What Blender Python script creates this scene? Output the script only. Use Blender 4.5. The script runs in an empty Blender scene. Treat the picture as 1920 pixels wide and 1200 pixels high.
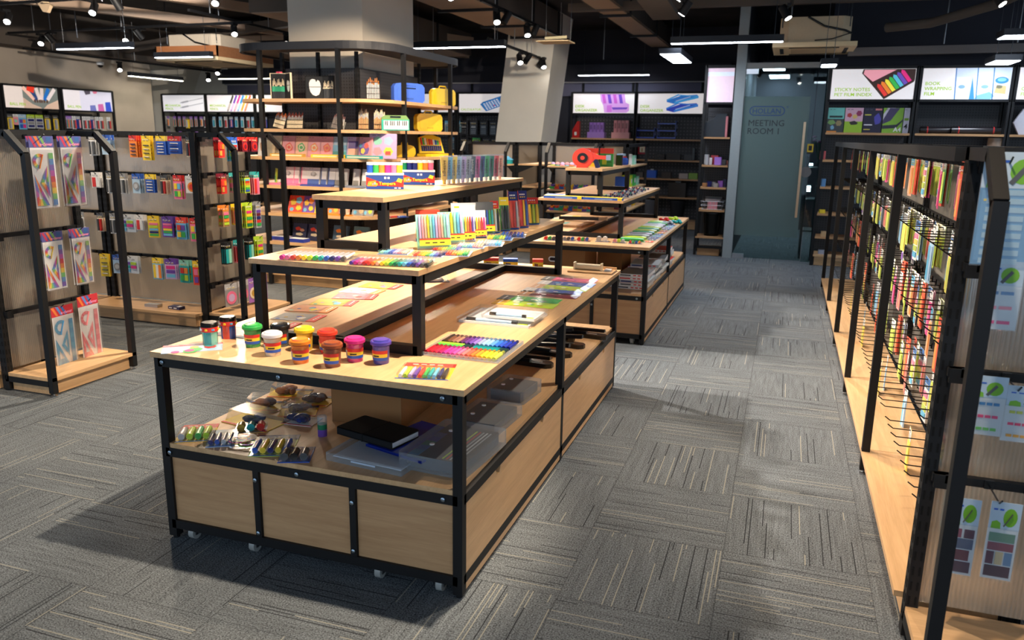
import bpy, math, random
from mathutils import Vector, Matrix
random.seed(7)
D = bpy.data
SC = bpy.context.scene
COL = SC.collection
R = math.radians

# ---------------------------------------------------------------- camera
CAM_H = 1.5
PITCH, YAW, ROLL, FPX = R(13.115), R(18.704), R(0.9), 1481.06
FW = Vector((-math.sin(YAW)*math.cos(PITCH), math.cos(YAW)*math.cos(PITCH), -math.sin(PITCH)))
_r = Vector((math.cos(YAW), math.sin(YAW), 0)); _u = _r.cross(FW)
RT = _r*math.cos(ROLL) + _u*math.sin(ROLL)
UP = _u*math.cos(ROLL) - _r*math.sin(ROLL)
cam_data = D.cameras.new('camera'); cam = D.objects.new('camera', cam_data); COL.objects.link(cam)
m = Matrix.Identity(4)
for i in range(3):
    m[i][0], m[i][1], m[i][2] = RT[i], UP[i], -FW[i]
m[2][3] = CAM_H
cam.matrix_world = m
cam_data.sensor_width = 36; cam_data.lens = 36*FPX/1920
cam_data.clip_start = 0.05; cam_data.clip_end = 100
cam_data.dof.use_dof = True; cam_data.dof.focus_distance = 3.6; cam_data.dof.aperture_fstop = 4.0
SC.camera = cam

# ---------------------------------------------------------------- world, exposure
SC.view_settings.view_transform = 'Standard'; SC.view_settings.look = 'None'
SC.view_settings.gamma = 1; SC.view_settings.use_curve_mapping = False
SC.view_settings.exposure = EXPOSURE = 1.12
w = D.worlds.new('world'); SC.world = w; w.use_nodes = True
w.node_tree.nodes['Background'].inputs[0].default_value = (0.62, 0.80, 1.0, 1)
w.node_tree.nodes['Background'].inputs[1].default_value = 0.58

def spot(x, y, z, tx, ty, tz, watt, col=(1, .86, .70), deg=60, blend=.35, rad=.03):
    l = D.lights.new('spot_light', 'SPOT'); l.energy = watt; l.color = col
    l.spot_size = R(deg); l.spot_blend = blend; l.shadow_soft_size = rad
    o = D.objects.new('spot_light', l); COL.objects.link(o); o.location = (x, y, z)
    o.rotation_euler = (Vector((tx, ty, tz))-Vector((x, y, z))).to_track_quat('-Z', 'Y').to_euler()
    return o
WARM = (1, .80, .58); NEUT = (1, .93, .84); COOL = (.86, .93, 1)
# the aimed heads: lamp position, aim point, watts, colour, beam
SPOTS = [
 # (x, y, z, tx, ty, tz, W, colour, deg)
 (-.76, 2.64, 2.82, -2.45, 2.45, 0, 215, (1, .83, .62), 70),
 (-3.1, 3.2, 2.75, -1.3, 2.9, .5, 70, WARM, 58),
 (-3.1, 4.4, 2.75, -.7, 3.9, .3, 330, (1, .88, .74), 56),
 (-3.1, 5.6, 2.75, -.8, 5.5, .4, 300, (1, .90, .78), 58),
 (-2.6, 1.3, 2.75, -3.7, 3.6, .6, 70, WARM, 55),
 (.3, 4.3, 2.75, -.95, 3.2, .1, 85, (1, .88, .72), 46),
 (-.1, 7.6, 2.75, -.3, 6.4, 0, 75, COOL, 80),
 (-3.0, 5.2, 2.75, -4.4, 5.3, .8, 150, WARM, 75),
 (-2.9, 5.6, 2.75, -4.2, 7.0, 1.3, 110, WARM, 70),
 (-2.2, 6.4, 2.75, -3.6, 7.6, 1.5, 90, WARM, 60),
 (-5.8, 4.4, 2.75, -5.2, 6.0, .8, 90, WARM, 75),
 (.1, 1.6, 2.75, .75, 2.5, .4, 60, WARM, 75),
 (.1, 4.2, 2.75, .75, 4.2, .4, 70, WARM, 80),
 (.1, 6.4, 2.75, .75, 6.4, .4, 70, WARM, 80),
 (-3.3, 4.75, 2.75, -3.9, 2.3, 0, 170, (1, .86, .68), 52),  # unseen head added to brighten the floor left of the front table
 (-1.1, 6.5, 2.75, -3.85, 11.9, 1.4, 260, (1, .90, .76), 30),  # unseen head added to light up the leaning column
 (-5.5, 5.8, 2.85, -11.6, 10.2, 2.0, 330, (1, .88, .74), 62),  # unseen wide wash, added to lift the beige wall
 (-5.2, 6.1, 2.85, -12.2, 13.6, 1.9, 200, (.9, .95, 1), 30),
]
# ---------------------------------------------------------------- picking points of the photograph on known planes
def P(u, v, ax, val):
    d = FW + RT*((u-960)/FPX) + UP*((600-v)/FPX)
    i = 'xyz'.index(ax); o = (0, 0, CAM_H)[i]
    t = (val-o)/d[i]
    return Vector((0, 0, CAM_H)) + d*t

# ---------------------------------------------------------------- materials
def sl(c):  # sRGB 0-255 -> linear
    return tuple(((x/255)/12.92 if x/255 <= .04045 else ((x/255+.055)/1.055)**2.4) for x in c)
PAL = {
 'red':(214,48,42),'scarlet':(235,70,50),'orange':(246,140,48),'yellow':(250,214,50),'lime':(190,222,60),'green':(60,176,84),
 'dark_green':(20,120,80),'teal':(40,170,170),'sky':(110,190,230),'blue':(40,90,190),'navy':(30,40,110),'purple':(110,70,170),
 'violet':(160,110,205),'pink':(242,120,160),'magenta':(226,50,140),'brown':(120,66,40),'black':(26,26,28),'white':(238,238,238),
 'grey':(150,150,152),'dgrey':(80,82,86),'silver':(190,192,196),'cream':(240,226,196),'beige':(214,190,150),'mint':(150,220,196),
 'lilac':(206,180,226),'peach':(248,190,160),'rose':(240,160,170),'gold':(200,160,70),'pale_blue':(176,206,232),'maroon':(120,30,50),
 'tan':(190,140,96),'blackish':(18,18,20)}
PALL = {k: sl(v) for k, v in PAL.items()}
def C(c):
    return PALL[c] if isinstance(c, str) else sl(c)

def newmat(name):
    mt = D.materials.new(name); mt.use_nodes = True
    nt = mt.node_tree; return mt, nt, nt.nodes['Principled BSDF'], nt.links
def attrmat(name, rough, spec=.5, metallic=0, coat=0, noise=.06, emit=0, scale=40):
    mt, nt, b, L = newmat(name)
    a = nt.nodes.new('ShaderNodeVertexColor'); a.layer_name = 'Col'
    tc = nt.nodes.new('ShaderNodeTexCoord'); n = nt.nodes.new('ShaderNodeTexNoise'); n.inputs['Scale'].default_value = scale
    L.new(tc.outputs['Object'], n.inputs['Vector'])
    mr = nt.nodes.new('ShaderNodeMapRange'); mr.inputs['To Min'].default_value = 1-noise; mr.inputs['To Max'].default_value = 1+noise
    L.new(n.outputs['Fac'], mr.inputs['Value'])
    mx = nt.nodes.new('ShaderNodeVectorMath'); mx.operation = 'SCALE'
    L.new(a.outputs['Color'], mx.inputs[0]); L.new(mr.outputs['Result'], mx.inputs['Scale'])
    L.new(mx.outputs['Vector'], b.inputs['Base Color'])
    b.inputs['Roughness'].default_value = rough; b.inputs['Metallic'].default_value = metallic
    b.inputs['Specular IOR Level'].default_value = spec; b.inputs['Coat Weight'].default_value = coat
    if emit:
        L.new(a.outputs['Color'], b.inputs['Emission Color']); b.inputs['Emission Strength'].default_value = emit
    return mt
M = {}
M['ink'] = attrmat('printed_card', .45)
M['gloss'] = attrmat('glossy_plastic', .22)
M['matte'] = attrmat('matte_paint', .75, .3)
M['metal'] = attrmat('bare_metal', .28, .5, 1.0)
M['steel'] = attrmat('black_powder_coated_steel', .55, .35, 0, 0, .12, scale=90)
M['sign'] = attrmat('backlit_print', .35, .3, emit=.27)
M['glow'] = attrmat('lamp_diffuser', .5, .3, emit=1)

def emis(name, col, s):
    mt, nt, b, L = newmat(name)
    b.inputs['Base Color'].default_value = (.8, .8, .8, 1)
    b.inputs['Emission Color'].default_value = (*col, 1); b.inputs['Emission Strength'].default_value = s
    return mt
M['lamp_cool'] = emis('cool_led_diffuser', (.80, .88, 1), 14)
M['lamp_warm'] = emis('warm_led_diffuser', (1, .95, .75), 11)
M['lens'] = emis('spot_lens', (1, .95, .88), 40)

def clearmat(name, tint, glossy, haze, rough=.08, hz=(.8, .83, .86)):
    """thin clear plastic: mostly see-through, a little white haze, a glossy skin"""
    mt = D.materials.new(name); mt.use_nodes = True; nt = mt.node_tree; N = nt.nodes; L = nt.links
    for n in list(N): N.remove(n)
    out = N.new('ShaderNodeOutputMaterial'); tr = N.new('ShaderNodeBsdfTransparent'); tr.inputs[0].default_value = (*tint, 1)
    df = N.new('ShaderNodeBsdfDiffuse'); df.inputs[0].default_value = (*hz, 1)
    gl = N.new('ShaderNodeBsdfGlossy'); gl.inputs['Roughness'].default_value = rough
    m1 = N.new('ShaderNodeMixShader'); m1.inputs[0].default_value = haze
    L.new(tr.outputs[0], m1.inputs[1]); L.new(df.outputs[0], m1.inputs[2])
    fr = N.new('ShaderNodeFresnel'); fr.inputs['IOR'].default_value = 1.45
    ad = N.new('ShaderNodeMath'); ad.operation = 'MULTIPLY_ADD'; ad.inputs[1].default_value = glossy; ad.inputs[2].default_value = .015
    L.new(fr.outputs[0], ad.inputs[0])
    m2 = N.new('ShaderNodeMixShader'); L.new(ad.outputs[0], m2.inputs[0]); L.new(m1.outputs[0], m2.inputs[1]); L.new(gl.outputs[0], m2.inputs[2])
    L.new(m2.outputs[0], out.inputs[0])
    return mt
M['clear'] = clearmat('clear_film', (1, 1, 1), .45, .03, .12)
M['milky'] = clearmat('milky_plastic', (.95, .97, 1), .5, .20, .2)
M['glass'] = clearmat('door_glass', (.66, .80, .80), .45, .0, .02)
M['frost'] = clearmat('frosted_film', (.30, .46, .46), .25, .17, .35, (.58, .78, .76))
M['acrylic'] = clearmat('acrylic_insert', (.85, .9, .95), .7, .22, .15)

def wood(scl=(11, .7, 11), scl2=(60, 3, 60), nm='light_oak_laminate'):
    mt, nt, b, L = newmat(nm); N = nt.nodes
    tc = N.new('ShaderNodeTexCoord'); mp = N.new('ShaderNodeMapping'); mp.inputs['Scale'].default_value = scl
    at = N.new('ShaderNodeVertexColor'); at.layer_name = 'Col'
    L.new(tc.outputs['Object'], mp.inputs['Vector'])
    n = N.new('ShaderNodeTexNoise'); n.inputs['Scale'].default_value = 3.2; n.inputs['Detail'].default_value = 7; n.inputs['Distortion'].default_value = .6
    L.new(mp.outputs[0], n.inputs['Vector'])
    mp2 = N.new('ShaderNodeMapping'); mp2.inputs['Scale'].default_value = scl2; L.new(tc.outputs['Object'], mp2.inputs['Vector'])
    n2 = N.new('ShaderNodeTexNoise'); n2.inputs['Scale'].default_value = 4; n2.inputs['Detail'].default_value = 4; L.new(mp2.outputs[0], n2.inputs['Vector'])
    mx = N.new('ShaderNodeMix'); mx.data_type = 'FLOAT'; mx.inputs[0].default_value = .35
    L.new(n.outputs['Fac'], mx.inputs[2]); L.new(n2.outputs['Fac'], mx.inputs[3])
    cr = N.new('ShaderNodeValToRGB'); e = cr.color_ramp.elements
    e[0].position = .32; e[0].color = (*sl((196, 154, 110)), 1); e[1].position = .68; e[1].color = (*sl((222, 181, 134)), 1)
    L.new(mx.outputs[0], cr.inputs[0])
    ml = N.new('ShaderNodeVectorMath'); ml.operation = 'MULTIPLY'; L.new(cr.outputs[0], ml.inputs[0]); L.new(at.outputs['Color'], ml.inputs[1])
    L.new(ml.outputs[0], b.inputs['Base Color']); b.inputs['Roughness'].default_value = .36; b.inputs['Specular IOR Level'].default_value = .45
    return mt
M['wood'] = wood(); M['woodx'] = wood((.7, 11, 11), (3, 60, 60), 'light_oak_laminate_crosswise')

def carpet():
    mt, nt, b, L = newmat('carpet_tiles'); N = nt.nodes
    def math_(op, a, bb=None, c=None):
        n = N.new('ShaderNodeMath'); n.operation = op
        for i, x in enumerate((a, bb, c)):
            if x is None: continue
            if isinstance(x, (int, float)): n.inputs[i].default_value = x
            else: L.new(x, n.inputs[i])
        return n.outputs[0]
    tc = N.new('ShaderNodeTexCoord'); sp = N.new('ShaderNodeSeparateXYZ'); L.new(tc.outputs['Object'], sp.inputs[0])
    tx = math_('MULTIPLY', math_('ADD', sp.outputs[0], .1), 2.0); ty = math_('MULTIPLY', math_('ADD', sp.outputs[1], -2.8), 2.0)
    ix = math_('FLOOR', tx); iy = math_('FLOOR', ty); fx = math_('SUBTRACT', tx, ix); fy = math_('SUBTRACT', ty, iy)
    par = math_('ABSOLUTE', math_('MODULO', math_('ADD', ix, iy), 2))   # 0: lines along y
    def mixf(f, a, bb):
        n = N.new('ShaderNodeMix'); n.data_type = 'FLOAT'; L.new(f, n.inputs[0]); L.new(a, n.inputs[2]); L.new(bb, n.inputs[3]); return n.outputs[0]
    ac = mixf(par, fx, fy); al = mixf(par, fy, fx)      # across / along the ribs
    tid = math_('ADD', math_('MULTIPLY', ix, 17.31), math_('MULTIPLY', iy, 5.77))
    # thread lanes, each lane with segments that are pale or dark
    def lanes(n_lane, seg, lo, hi, seed):
        lane = math_('FLOOR', math_('MULTIPLY', ac, n_lane))
        off = N.new('ShaderNodeTexWhiteNoise'); off.noise_dimensions = '2D'
        cv = N.new('ShaderNodeCombineXYZ'); L.new(lane, cv.inputs[0]); L.new(math_('ADD', tid, seed), cv.inputs[1]); L.new(cv.outputs[0], off.inputs['Vector'])
        s = math_('FLOOR', math_('ADD', math_('MULTIPLY', al, seg), off.outputs['Value']))
        wn = N.new('ShaderNodeTexWhiteNoise'); wn.noise_dimensions = '3D'
        c2 = N.new('ShaderNodeCombineXYZ'); L.new(lane, c2.inputs[0]); L.new(s, c2.inputs[1]); L.new(math_('ADD', tid, seed*3.1), c2.inputs[2]); L.new(c2.outputs[0], wn.inputs['Vector'])
        cen = math_('ABSOLUTE', math_('SUBTRACT', math_('FRACT', math_('MULTIPLY', ac, n_lane)), .5))
        thin = math_('LESS_THAN', cen, .12)
        return math_('MULTIPLY', math_('GREATER_THAN', wn.outputs['Value'], lo), math_('MULTIPLY', math_('LESS_THAN', wn.outputs['Value'], hi), thin))
    dark = lanes(32, 1.15, .90, 1.1, 3.0); pale = lanes(32, 1.1, .90, 1.1, 11.0)
    rib = math_('MULTIPLY_ADD', math_('SINE', math_('MULTIPLY', ac, 6.2832*56)), .07, 1.0)
    nz = N.new('ShaderNodeTexNoise'); nz.inputs['Scale'].default_value = 190; nz.inputs['Detail'].default_value = 1; L.new(tc.outputs['Object'], nz.inputs['Vector'])
    nb = N.new('ShaderNodeTexNoise'); nb.inputs['Scale'].default_value = 1; nb.inputs['Detail'].default_value = 3
    cv3 = N.new('ShaderNodeCombineXYZ'); L.new(math_('MULTIPLY', ac, 34), cv3.inputs[0]); L.new(math_('MULTIPLY', al, 2.2), cv3.inputs[1]); L.new(tid, cv3.inputs[2]); L.new(cv3.outputs[0], nb.inputs['Vector'])
    v = math_('MULTIPLY', rib, math_('ADD', math_('MULTIPLY_ADD', nz.outputs['Fac'], 2.6, -.85), math_('MULTIPLY', nb.outputs['Fac'], .8)))
    seam = math_('GREATER_THAN', math_('MINIMUM', math_('MINIMUM', fx, fy), math_('MINIMUM', math_('SUBTRACT', 1, fx), math_('SUBTRACT', 1, fy))), .004)
    base = N.new('ShaderNodeVectorMath'); base.operation = 'SCALE'; base.inputs[0].default_value = sl((108, 113, 118)); L.new(v, base.inputs['Scale'])
    m1 = N.new('ShaderNodeMix'); m1.data_type = 'RGBA'; L.new(dark, m1.inputs[0]); L.new(base.outputs[0], m1.inputs[6]); m1.inputs[7].default_value = (*sl((44, 46, 50)), 1)
    m2 = N.new('ShaderNodeMix'); m2.data_type = 'RGBA'; L.new(pale, m2.inputs[0]); L.new(m1.outputs[2], m2.inputs[6]); m2.inputs[7].default_value = (*sl((150, 148, 138)), 1)
    m3 = N.new('ShaderNodeVectorMath'); m3.operation = 'SCALE'; L.new(m2.outputs[2], m3.inputs[0]); L.new(math_('MULTIPLY_ADD', seam, .35, .65), m3.inputs['Scale'])
    L.new(m3.outputs[0], b.inputs['Base Color']); b.inputs['Roughness'].default_value = .95; b.inputs['Specular IOR Level'].default_value = .15
    bp_ = N.new('ShaderNodeBump'); bp_.inputs['Strength'].default_value = .5; bp_.inputs['Distance'].default_value = .002; L.new(v, bp_.inputs['Height']); L.new(bp_.outputs[0], b.inputs['Normal'])
    return mt
M['carpet'] = carpet()

def wallmat(name, c, var=.08, rough=.85):
    mt, nt, b, L = newmat(name); N = nt.nodes
    tc = N.new('ShaderNodeTexCoord'); n = N.new('ShaderNodeTexNoise'); n.inputs['Scale'].default_value = 1.3; n.inputs['Detail'].default_value = 6
    L.new(tc.outputs['Object'], n.inputs['Vector'])
    cr = N.new('ShaderNodeValToRGB'); e = cr.color_ramp.elements; c = sl(c)
    e[0].position = .35; e[0].color = (*[x*(1-var) for x in c], 1); e[1].position = .65; e[1].color = (*[min(1, x*(1+var)) for x in c], 1)
    L.new(n.outputs['Fac'], cr.inputs[0]); L.new(cr.outputs[0], b.inputs['Base Color']); b.inputs['Roughness'].default_value = rough
    b.inputs['Specular IOR Level'].default_value = .25
    return mt
M['wall_beige'] = wallmat('greige_wall_paint', (186, 172, 156), .1)
M['wall_white'] = wallmat('white_column_paint', (222, 216, 204), .05)
M['wall_dark'] = wallmat('charcoal_wall_paint', (50, 50, 58), .1)
M['panel_grey'] = wallmat('violet_grey_wall_panel', (104, 102, 122), .04)
M['ceiling'] = wallmat('black_ceiling_paint', (52, 48, 46), .3)
M['duct'] = wallmat('dark_duct_paint', (92, 83, 76), .12)
M['ductlight'] = wallmat('brown_duct_lining', (158, 136, 118), .08)
M['concrete'] = wallmat('column_paint', (188, 180, 168), .05)
M['card'] = wallmat('corrugated_cardboard', (150, 106, 66), .05)

def pegboard(name, base, hole, s=.025):
    mt, nt, b, L = newmat(name); N = nt.nodes
    tc = N.new('ShaderNodeTexCoord'); sp = N.new('ShaderNodeSeparateXYZ'); L.new(tc.outputs['Object'], sp.inputs[0])
    def mt_(op, a, bb=None):
        n = N.new('ShaderNodeMath'); n.operation = op
        for i, x in enumerate((a, bb)):
            if x is None: continue
            if isinstance(x, (int, float)): n.inputs[i].default_value = x
            else: L.new(x, n.inputs[i])
        return n.outputs[0]
    h = mt_('ADD', sp.outputs[0], sp.outputs[1])
    a = mt_('SUBTRACT', mt_('FRACT', mt_('MULTIPLY', h, 1/s)), .5); c = mt_('SUBTRACT', mt_('FRACT', mt_('MULTIPLY', sp.outputs[2], 1/s)), .5)
    r2 = mt_('ADD', mt_('MULTIPLY', a, a), mt_('MULTIPLY', c, c)); f = mt_('LESS_THAN', r2, .045)
    mx = N.new('ShaderNodeMix'); mx.data_type = 'RGBA'; L.new(f, mx.inputs[0]); mx.inputs[6].default_value = (*sl(base), 1); mx.inputs[7].default_value = (*sl(hole), 1)
    L.new(mx.outputs[2], b.inputs['Base Color']); b.inputs['Roughness'].default_value = .5
    return mt
M['peg'] = pegboard('black_pegboard', (50, 50, 54), (14, 14, 15), .03)
M['pegfar'] = pegboard('black_pegboard_wide', (44, 44, 50), (92, 90, 94), .055)

def polycarb():
    mt = D.materials.new('fluted_polycarbonate'); mt.use_nodes = True; nt = mt.node_tree; N = nt.nodes; L = nt.links
    for n in list(N): N.remove(n)
    out = N.new('ShaderNodeOutputMaterial'); tr = N.new('ShaderNodeBsdfTransparent'); tr.inputs[0].default_value = (.62, .60, .57, 1)
    df = N.new('ShaderNodeBsdfDiffuse'); df.inputs[0].default_value = (*sl((188, 178, 166)), 1)
    tl = N.new('ShaderNodeBsdfTranslucent'); tl.inputs[0].default_value = (*sl((205, 195, 180)), 1)
    gl = N.new('ShaderNodeBsdfGlossy'); gl.inputs['Roughness'].default_value = .16; gl.inputs[0].default_value = (.9, .9, .9, 1)
    tc = N.new('ShaderNodeTexCoord'); sp = N.new('ShaderNodeSeparateXYZ'); L.new(tc.outputs['Object'], sp.inputs[0])
    ad = N.new('ShaderNodeMath'); ad.operation = 'ADD'; L.new(sp.outputs[0], ad.inputs[0]); L.new(sp.outputs[1], ad.inputs[1])
    mu = N.new('ShaderNodeMath'); mu.operation = 'MULTIPLY'; mu.inputs[1].default_value = 6.2832/.012; L.new(ad.outputs[0], mu.inputs[0])
    sn = N.new('ShaderNodeMath'); sn.operation = 'SINE'; L.new(mu.outputs[0], sn.inputs[0])
    bm = N.new('ShaderNodeBump'); bm.inputs['Strength'].default_value = .35; bm.inputs['Distance'].default_value = .002; L.new(sn.outputs[0], bm.inputs['Height'])
    for s in (df, gl): L.new(bm.outputs[0], s.inputs['Normal'])
    a = N.new('ShaderNodeMixShader'); a.inputs[0].default_value = .55; L.new(df.outputs[0], a.inputs[1]); L.new(tl.outputs[0], a.inputs[2])
    rib = N.new('ShaderNodeMath'); rib.operation = 'MULTIPLY_ADD'; rib.inputs[1].default_value = .07; rib.inputs[2].default_value = .56; L.new(sn.outputs[0], rib.inputs[0])
    b = N.new('ShaderNodeMixShader'); L.new(rib.outputs[0], b.inputs[0]); L.new(tr.outputs[0], b.inputs[1]); L.new(a.outputs[0], b.inputs[2])
    c = N.new('ShaderNodeMixShader'); c.inputs[0].default_value = .16; L.new(b.outputs[0], c.inputs[1]); L.new(gl.outputs[0], c.inputs[2])
    L.new(c.outputs[0], out.inputs[0]); return mt
M['poly'] = polycarb()
M['mesh_wire'] = clearmat('black_wire_mesh', (.25, .25, .25), .5, .0, .3)

# ---------------------------------------------------------------- mesh builder
class MB:
    def __init__(s): s.v = []; s.f = []; s.c = []; s.m = []; s.s = []; s.M = Matrix.Identity(4); s.mats = []; s.cm = 0
    def mat(s, name):
        if name not in s.mats: s.mats.append(name)
        s.cm = s.mats.index(name); return s
    def tf(s, M_): s.M = M_; return s
    def add(s, vs, fs, col, smooth=False):
        if not s.mats: s.mat('ink')
        b = len(s.v); s.v += [tuple(s.M @ Vector(p)) for p in vs]
        col = C(col) if col is not None else (1, 1, 1)
        for f in fs: s.f.append([b+i for i in f]); s.c.append(col); s.m.append(s.cm); s.s.append(smooth)
        return s
    def box(s, x0, x1, y0, y1, z0, z1, col=None):
        if x0 > x1: x0, x1 = x1, x0
        if y0 > y1: y0, y1 = y1, y0
        if z0 > z1: z0, z1 = z1, z0
        return s.add([(x0,y0,z0),(x1,y0,z0),(x1,y1,z0),(x0,y1,z0),(x0,y0,z1),(x1,y0,z1),(x1,y1,z1),(x0,y1,z1)],
              [(3,2,1,0),(4,5,6,7),(0,1,5,4),(1,2,6,5),(2,3,7,6),(3,0,4,7)], col)
    def bevbox(s, x0, x1, y0, y1, z0, z1, b, col=None):
        """box with chamfered vertical edges"""
        pl = [(x0+b,y0),(x1-b,y0),(x1,y0+b),(x1,y1-b),(x1-b,y1),(x0+b,y1),(x0,y1-b),(x0,y0+b)]
        return s.prism(pl, z0, z1, col)
    def prism(s, pl, z0, z1, col=None, smooth=False):
        n = len(pl); vs = [(x, y, z0) for x, y in pl]+[(x, y, z1) for x, y in pl]
        fs = [tuple(range(n-1, -1, -1)), tuple(range(n, 2*n))]+[(i, (i+1) % n, n+(i+1) % n, n+i) for i in range(n)]
        return s.add(vs, fs, col, smooth)
    def prismY(s, pl, y0, y1, col=None):
        """outline in x,z extruded along y"""
        n = len(pl); vs = [(x, y0, z) for x, z in pl]+[(x, y1, z) for x, z in pl]
        fs = [tuple(range(n)), tuple(range(2*n-1, n-1, -1))]+[((i+1) % n, i, n+i, n+(i+1) % n) for i in range(n)]
        return s.add(vs, fs, col)
    def quad(s, pts, col=None): return s.add(pts, [tuple(range(len(pts)))], col)
    def lathe(s, prof, col=None, n=20, c=(0, 0, 0)):
        """profile of (r,z) revolved about z; cols may be a list per segment"""
        k = len(prof); vs = []
        for r, z in prof:
            for i in range(n):
                a = 2*math.pi*i/n; vs.append((c[0]+r*math.cos(a), c[1]+r*math.sin(a), c[2]+z))
        for j in range(k-1):
            fs = [(j*n+i, j*n+(i+1) % n, (j+1)*n+(i+1) % n, (j+1)*n+i) for i in range(n)]
            cc = col[j] if isinstance(col, list) else col
            b = len(s.v)
            s.add(vs[j*n:(j+2)*n], [(i, (i+1) % n, n+(i+1) % n, n+i) for i in range(n)], cc, True)
        if prof[0][0] > 1e-5: s.add(vs[:n], [tuple(range(n-1, -1, -1))], col[0] if isinstance(col, list) else col)
        if prof[-1][0] > 1e-5: s.add(vs[-n:], [tuple(range(n))], col[-1] if isinstance(col, list) else col)
        return s
    def rod(s, a, b, r, col=None, n=8, r2=None):
        a = Vector(a); b = Vector(b); d = (b-a); q = d.to_track_quat('Z', 'Y').to_matrix(); r2 = r if r2 is None else r2
        vs = []
        for p, rr in ((a, r), (b, r2)):
            for i in range(n):
                t = 2*math.pi*i/n; vs.append(tuple(p+q @ Vector((rr*math.cos(t), rr*math.sin(t), 0))))
        s.add(vs, [(i, (i+1) % n, n+(i+1) % n, n+i) for i in range(n)], col, True)
        return s.add(vs, [tuple(range(n-1, -1, -1)), tuple(range(n, 2*n))], col)
    def tube(s, pts, r, col=None, n=6):
        for a, b in zip(pts, pts[1:]): s.rod(a, b, r, col, n)
        return s
    def bar(s, a, b, w, h, col=None):
        """square-section bar between two points: w across, h in height"""
        a = Vector(a); b = Vector(b); d = (b-a).normalized()
        up = Vector((0, 0, 1)) if abs(d.z) < .9 else Vector((0, 1, 0))
        x = d.cross(up).normalized()*w/2; y = x.normalized().cross(d).normalized()*h/2
        vs = [a-x-y, a+x-y, a+x+y, a-x+y, b-x-y, b+x-y, b+x+y, b-x+y]
        return s.add([tuple(p) for p in vs], [(3,2,1,0),(4,5,6,7),(0,1,5,4),(1,2,6,5),(2,3,7,6),(3,0,4,7)], col)
    def text(s, txt, size, Mx, col, depth=.001, bold=0.0, sx=1):
        key = (txt, round(depth/size, 4), bold)
        if key not in TXT:
            cu = D.curves.new('t', 'FONT'); cu.body = txt; cu.size = 1; cu.extrude = depth/size; cu.offset = bold; cu.resolution_u = 2
            ob = D.objects.new('t', cu); COL.objects.link(ob); dg = bpy.context.evaluated_depsgraph_get()
            me = D.meshes.new_from_object(ob.evaluated_get(dg)); TXT[key] = ([tuple(v.co) for v in me.vertices], [tuple(p.vertices) for p in me.polygons])
            D.objects.remove(ob); D.curves.remove(cu); D.meshes.remove(me)
        vs, fs = TXT[key]; old = s.M; s.M = old @ Mx @ Matrix.Diagonal((size*sx, size, size, 1)); s.add(vs, fs, col); s.M = old
        return s
    def build(s, name, parent=None, loc=None, rz=0, mats=None):
        me = D.meshes.new(name); me.from_pydata(s.v, [], s.f)
        for k in (s.mats or ['ink']): me.materials.append(M[k])
        me.polygons.foreach_set('material_index', s.m); me.polygons.foreach_set('use_smooth', s.s)
        ca = me.color_attributes.new('Col', 'FLOAT_COLOR', 'CORNER'); buf = []
        for p, c in zip(me.polygons, s.c): buf += [c[0], c[1], c[2], 1]*p.loop_total
        ca.data.foreach_set('color', buf); me.update()
        o = D.objects.new(name, me); COL.objects.link(o)
        if parent: o.parent = parent
        if loc is not None: o.location = loc
        o.rotation_euler = (0, 0, rz); return o
TXT = {}
SEEN = {}
def tag(o, label, cat, group=None):
    o['label'] = label; o['category'] = cat
    if group: o['group'] = group
    SEEN.setdefault(label, []).append(o); return o
def empty(name, loc=(0, 0, 0), rz=0, label=None, cat=None, group=None):
    o = D.objects.new(name, None); COL.objects.link(o); o.location = loc; o.rotation_euler = (0, 0, rz); o.empty_display_size = .05
    if label: tag(o, label, cat, group)
    return o
def struct(name, mb, loc=None):
    o = mb.build(name, loc=loc); o['kind'] = 'structure'; return o
KIDS = {}
def copy_tree(o, loc=None, rot=None, label=None, group=None):
    """a thing and copies of its parts and sub-parts"""
    def cp(x, parent):
        c = x.copy(); COL.objects.link(c)
        if parent: c.parent = parent
        for k in KIDS_OF(x): cp(k, c)
        return c
    r = cp(o, None)
    if loc is not None: r.location = loc
    if rot is not None: r.rotation_euler = rot
    if label: r['label'] = label; SEEN.setdefault(label, []).append(r)
    if group: r['group'] = group
    return r
def KIDS_OF(x):
    return [k for k in KIDLIST.get(x.name, [])]
KIDLIST = {}
def note_kids(o):
    """remember a prototype's children (o.children scans the whole file, so ask it once)"""
    ks = list(o.children); KIDLIST[o.name] = ks
    for k in ks: note_kids(k)
def rotm(rx, ry, rz, loc=(0, 0, 0)):
    return Matrix.Translation(loc) @ Matrix.Rotation(rz, 4, 'Z') @ Matrix.Rotation(ry, 4, 'Y') @ Matrix.Rotation(rx, 4, 'X')
BK = 'blackish'
# ================================================================ THE ROOM
b = MB().mat('carpet'); b.quad([(-14, -3, 0), (7, -3, 0), (7, 16, 0), (-14, 16, 0)]); struct('floor', b)
b = MB().mat('ceiling'); b.box(-14, 7, -3, 16, 3.3, 3.4); struct('ceiling', b)
b = MB().mat('wall_beige'); b.box(-11.75, -11.6, 2, 12.6, 0, 3.3); struct('wall_left', b)
b = MB().mat('wall_white'); b.box(-14.6, -14.5, 12.6, 14.25, 0, 3.3); b.box(-14.6, -11.75, 12.5, 12.6, 0, 3.3); b.box(-14.5, -11.0, 14.1, 14.2, 0, 3.3); struct('wall_recess', b)
b = MB().mat('wall_dark'); b.box(-11.0, -.72, 14.1, 14.25, 0, 3.3)
b.box(-11.0, -1.0, 13.9, 14.1, 2.44, 2.72); struct('wall_back', b)
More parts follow.
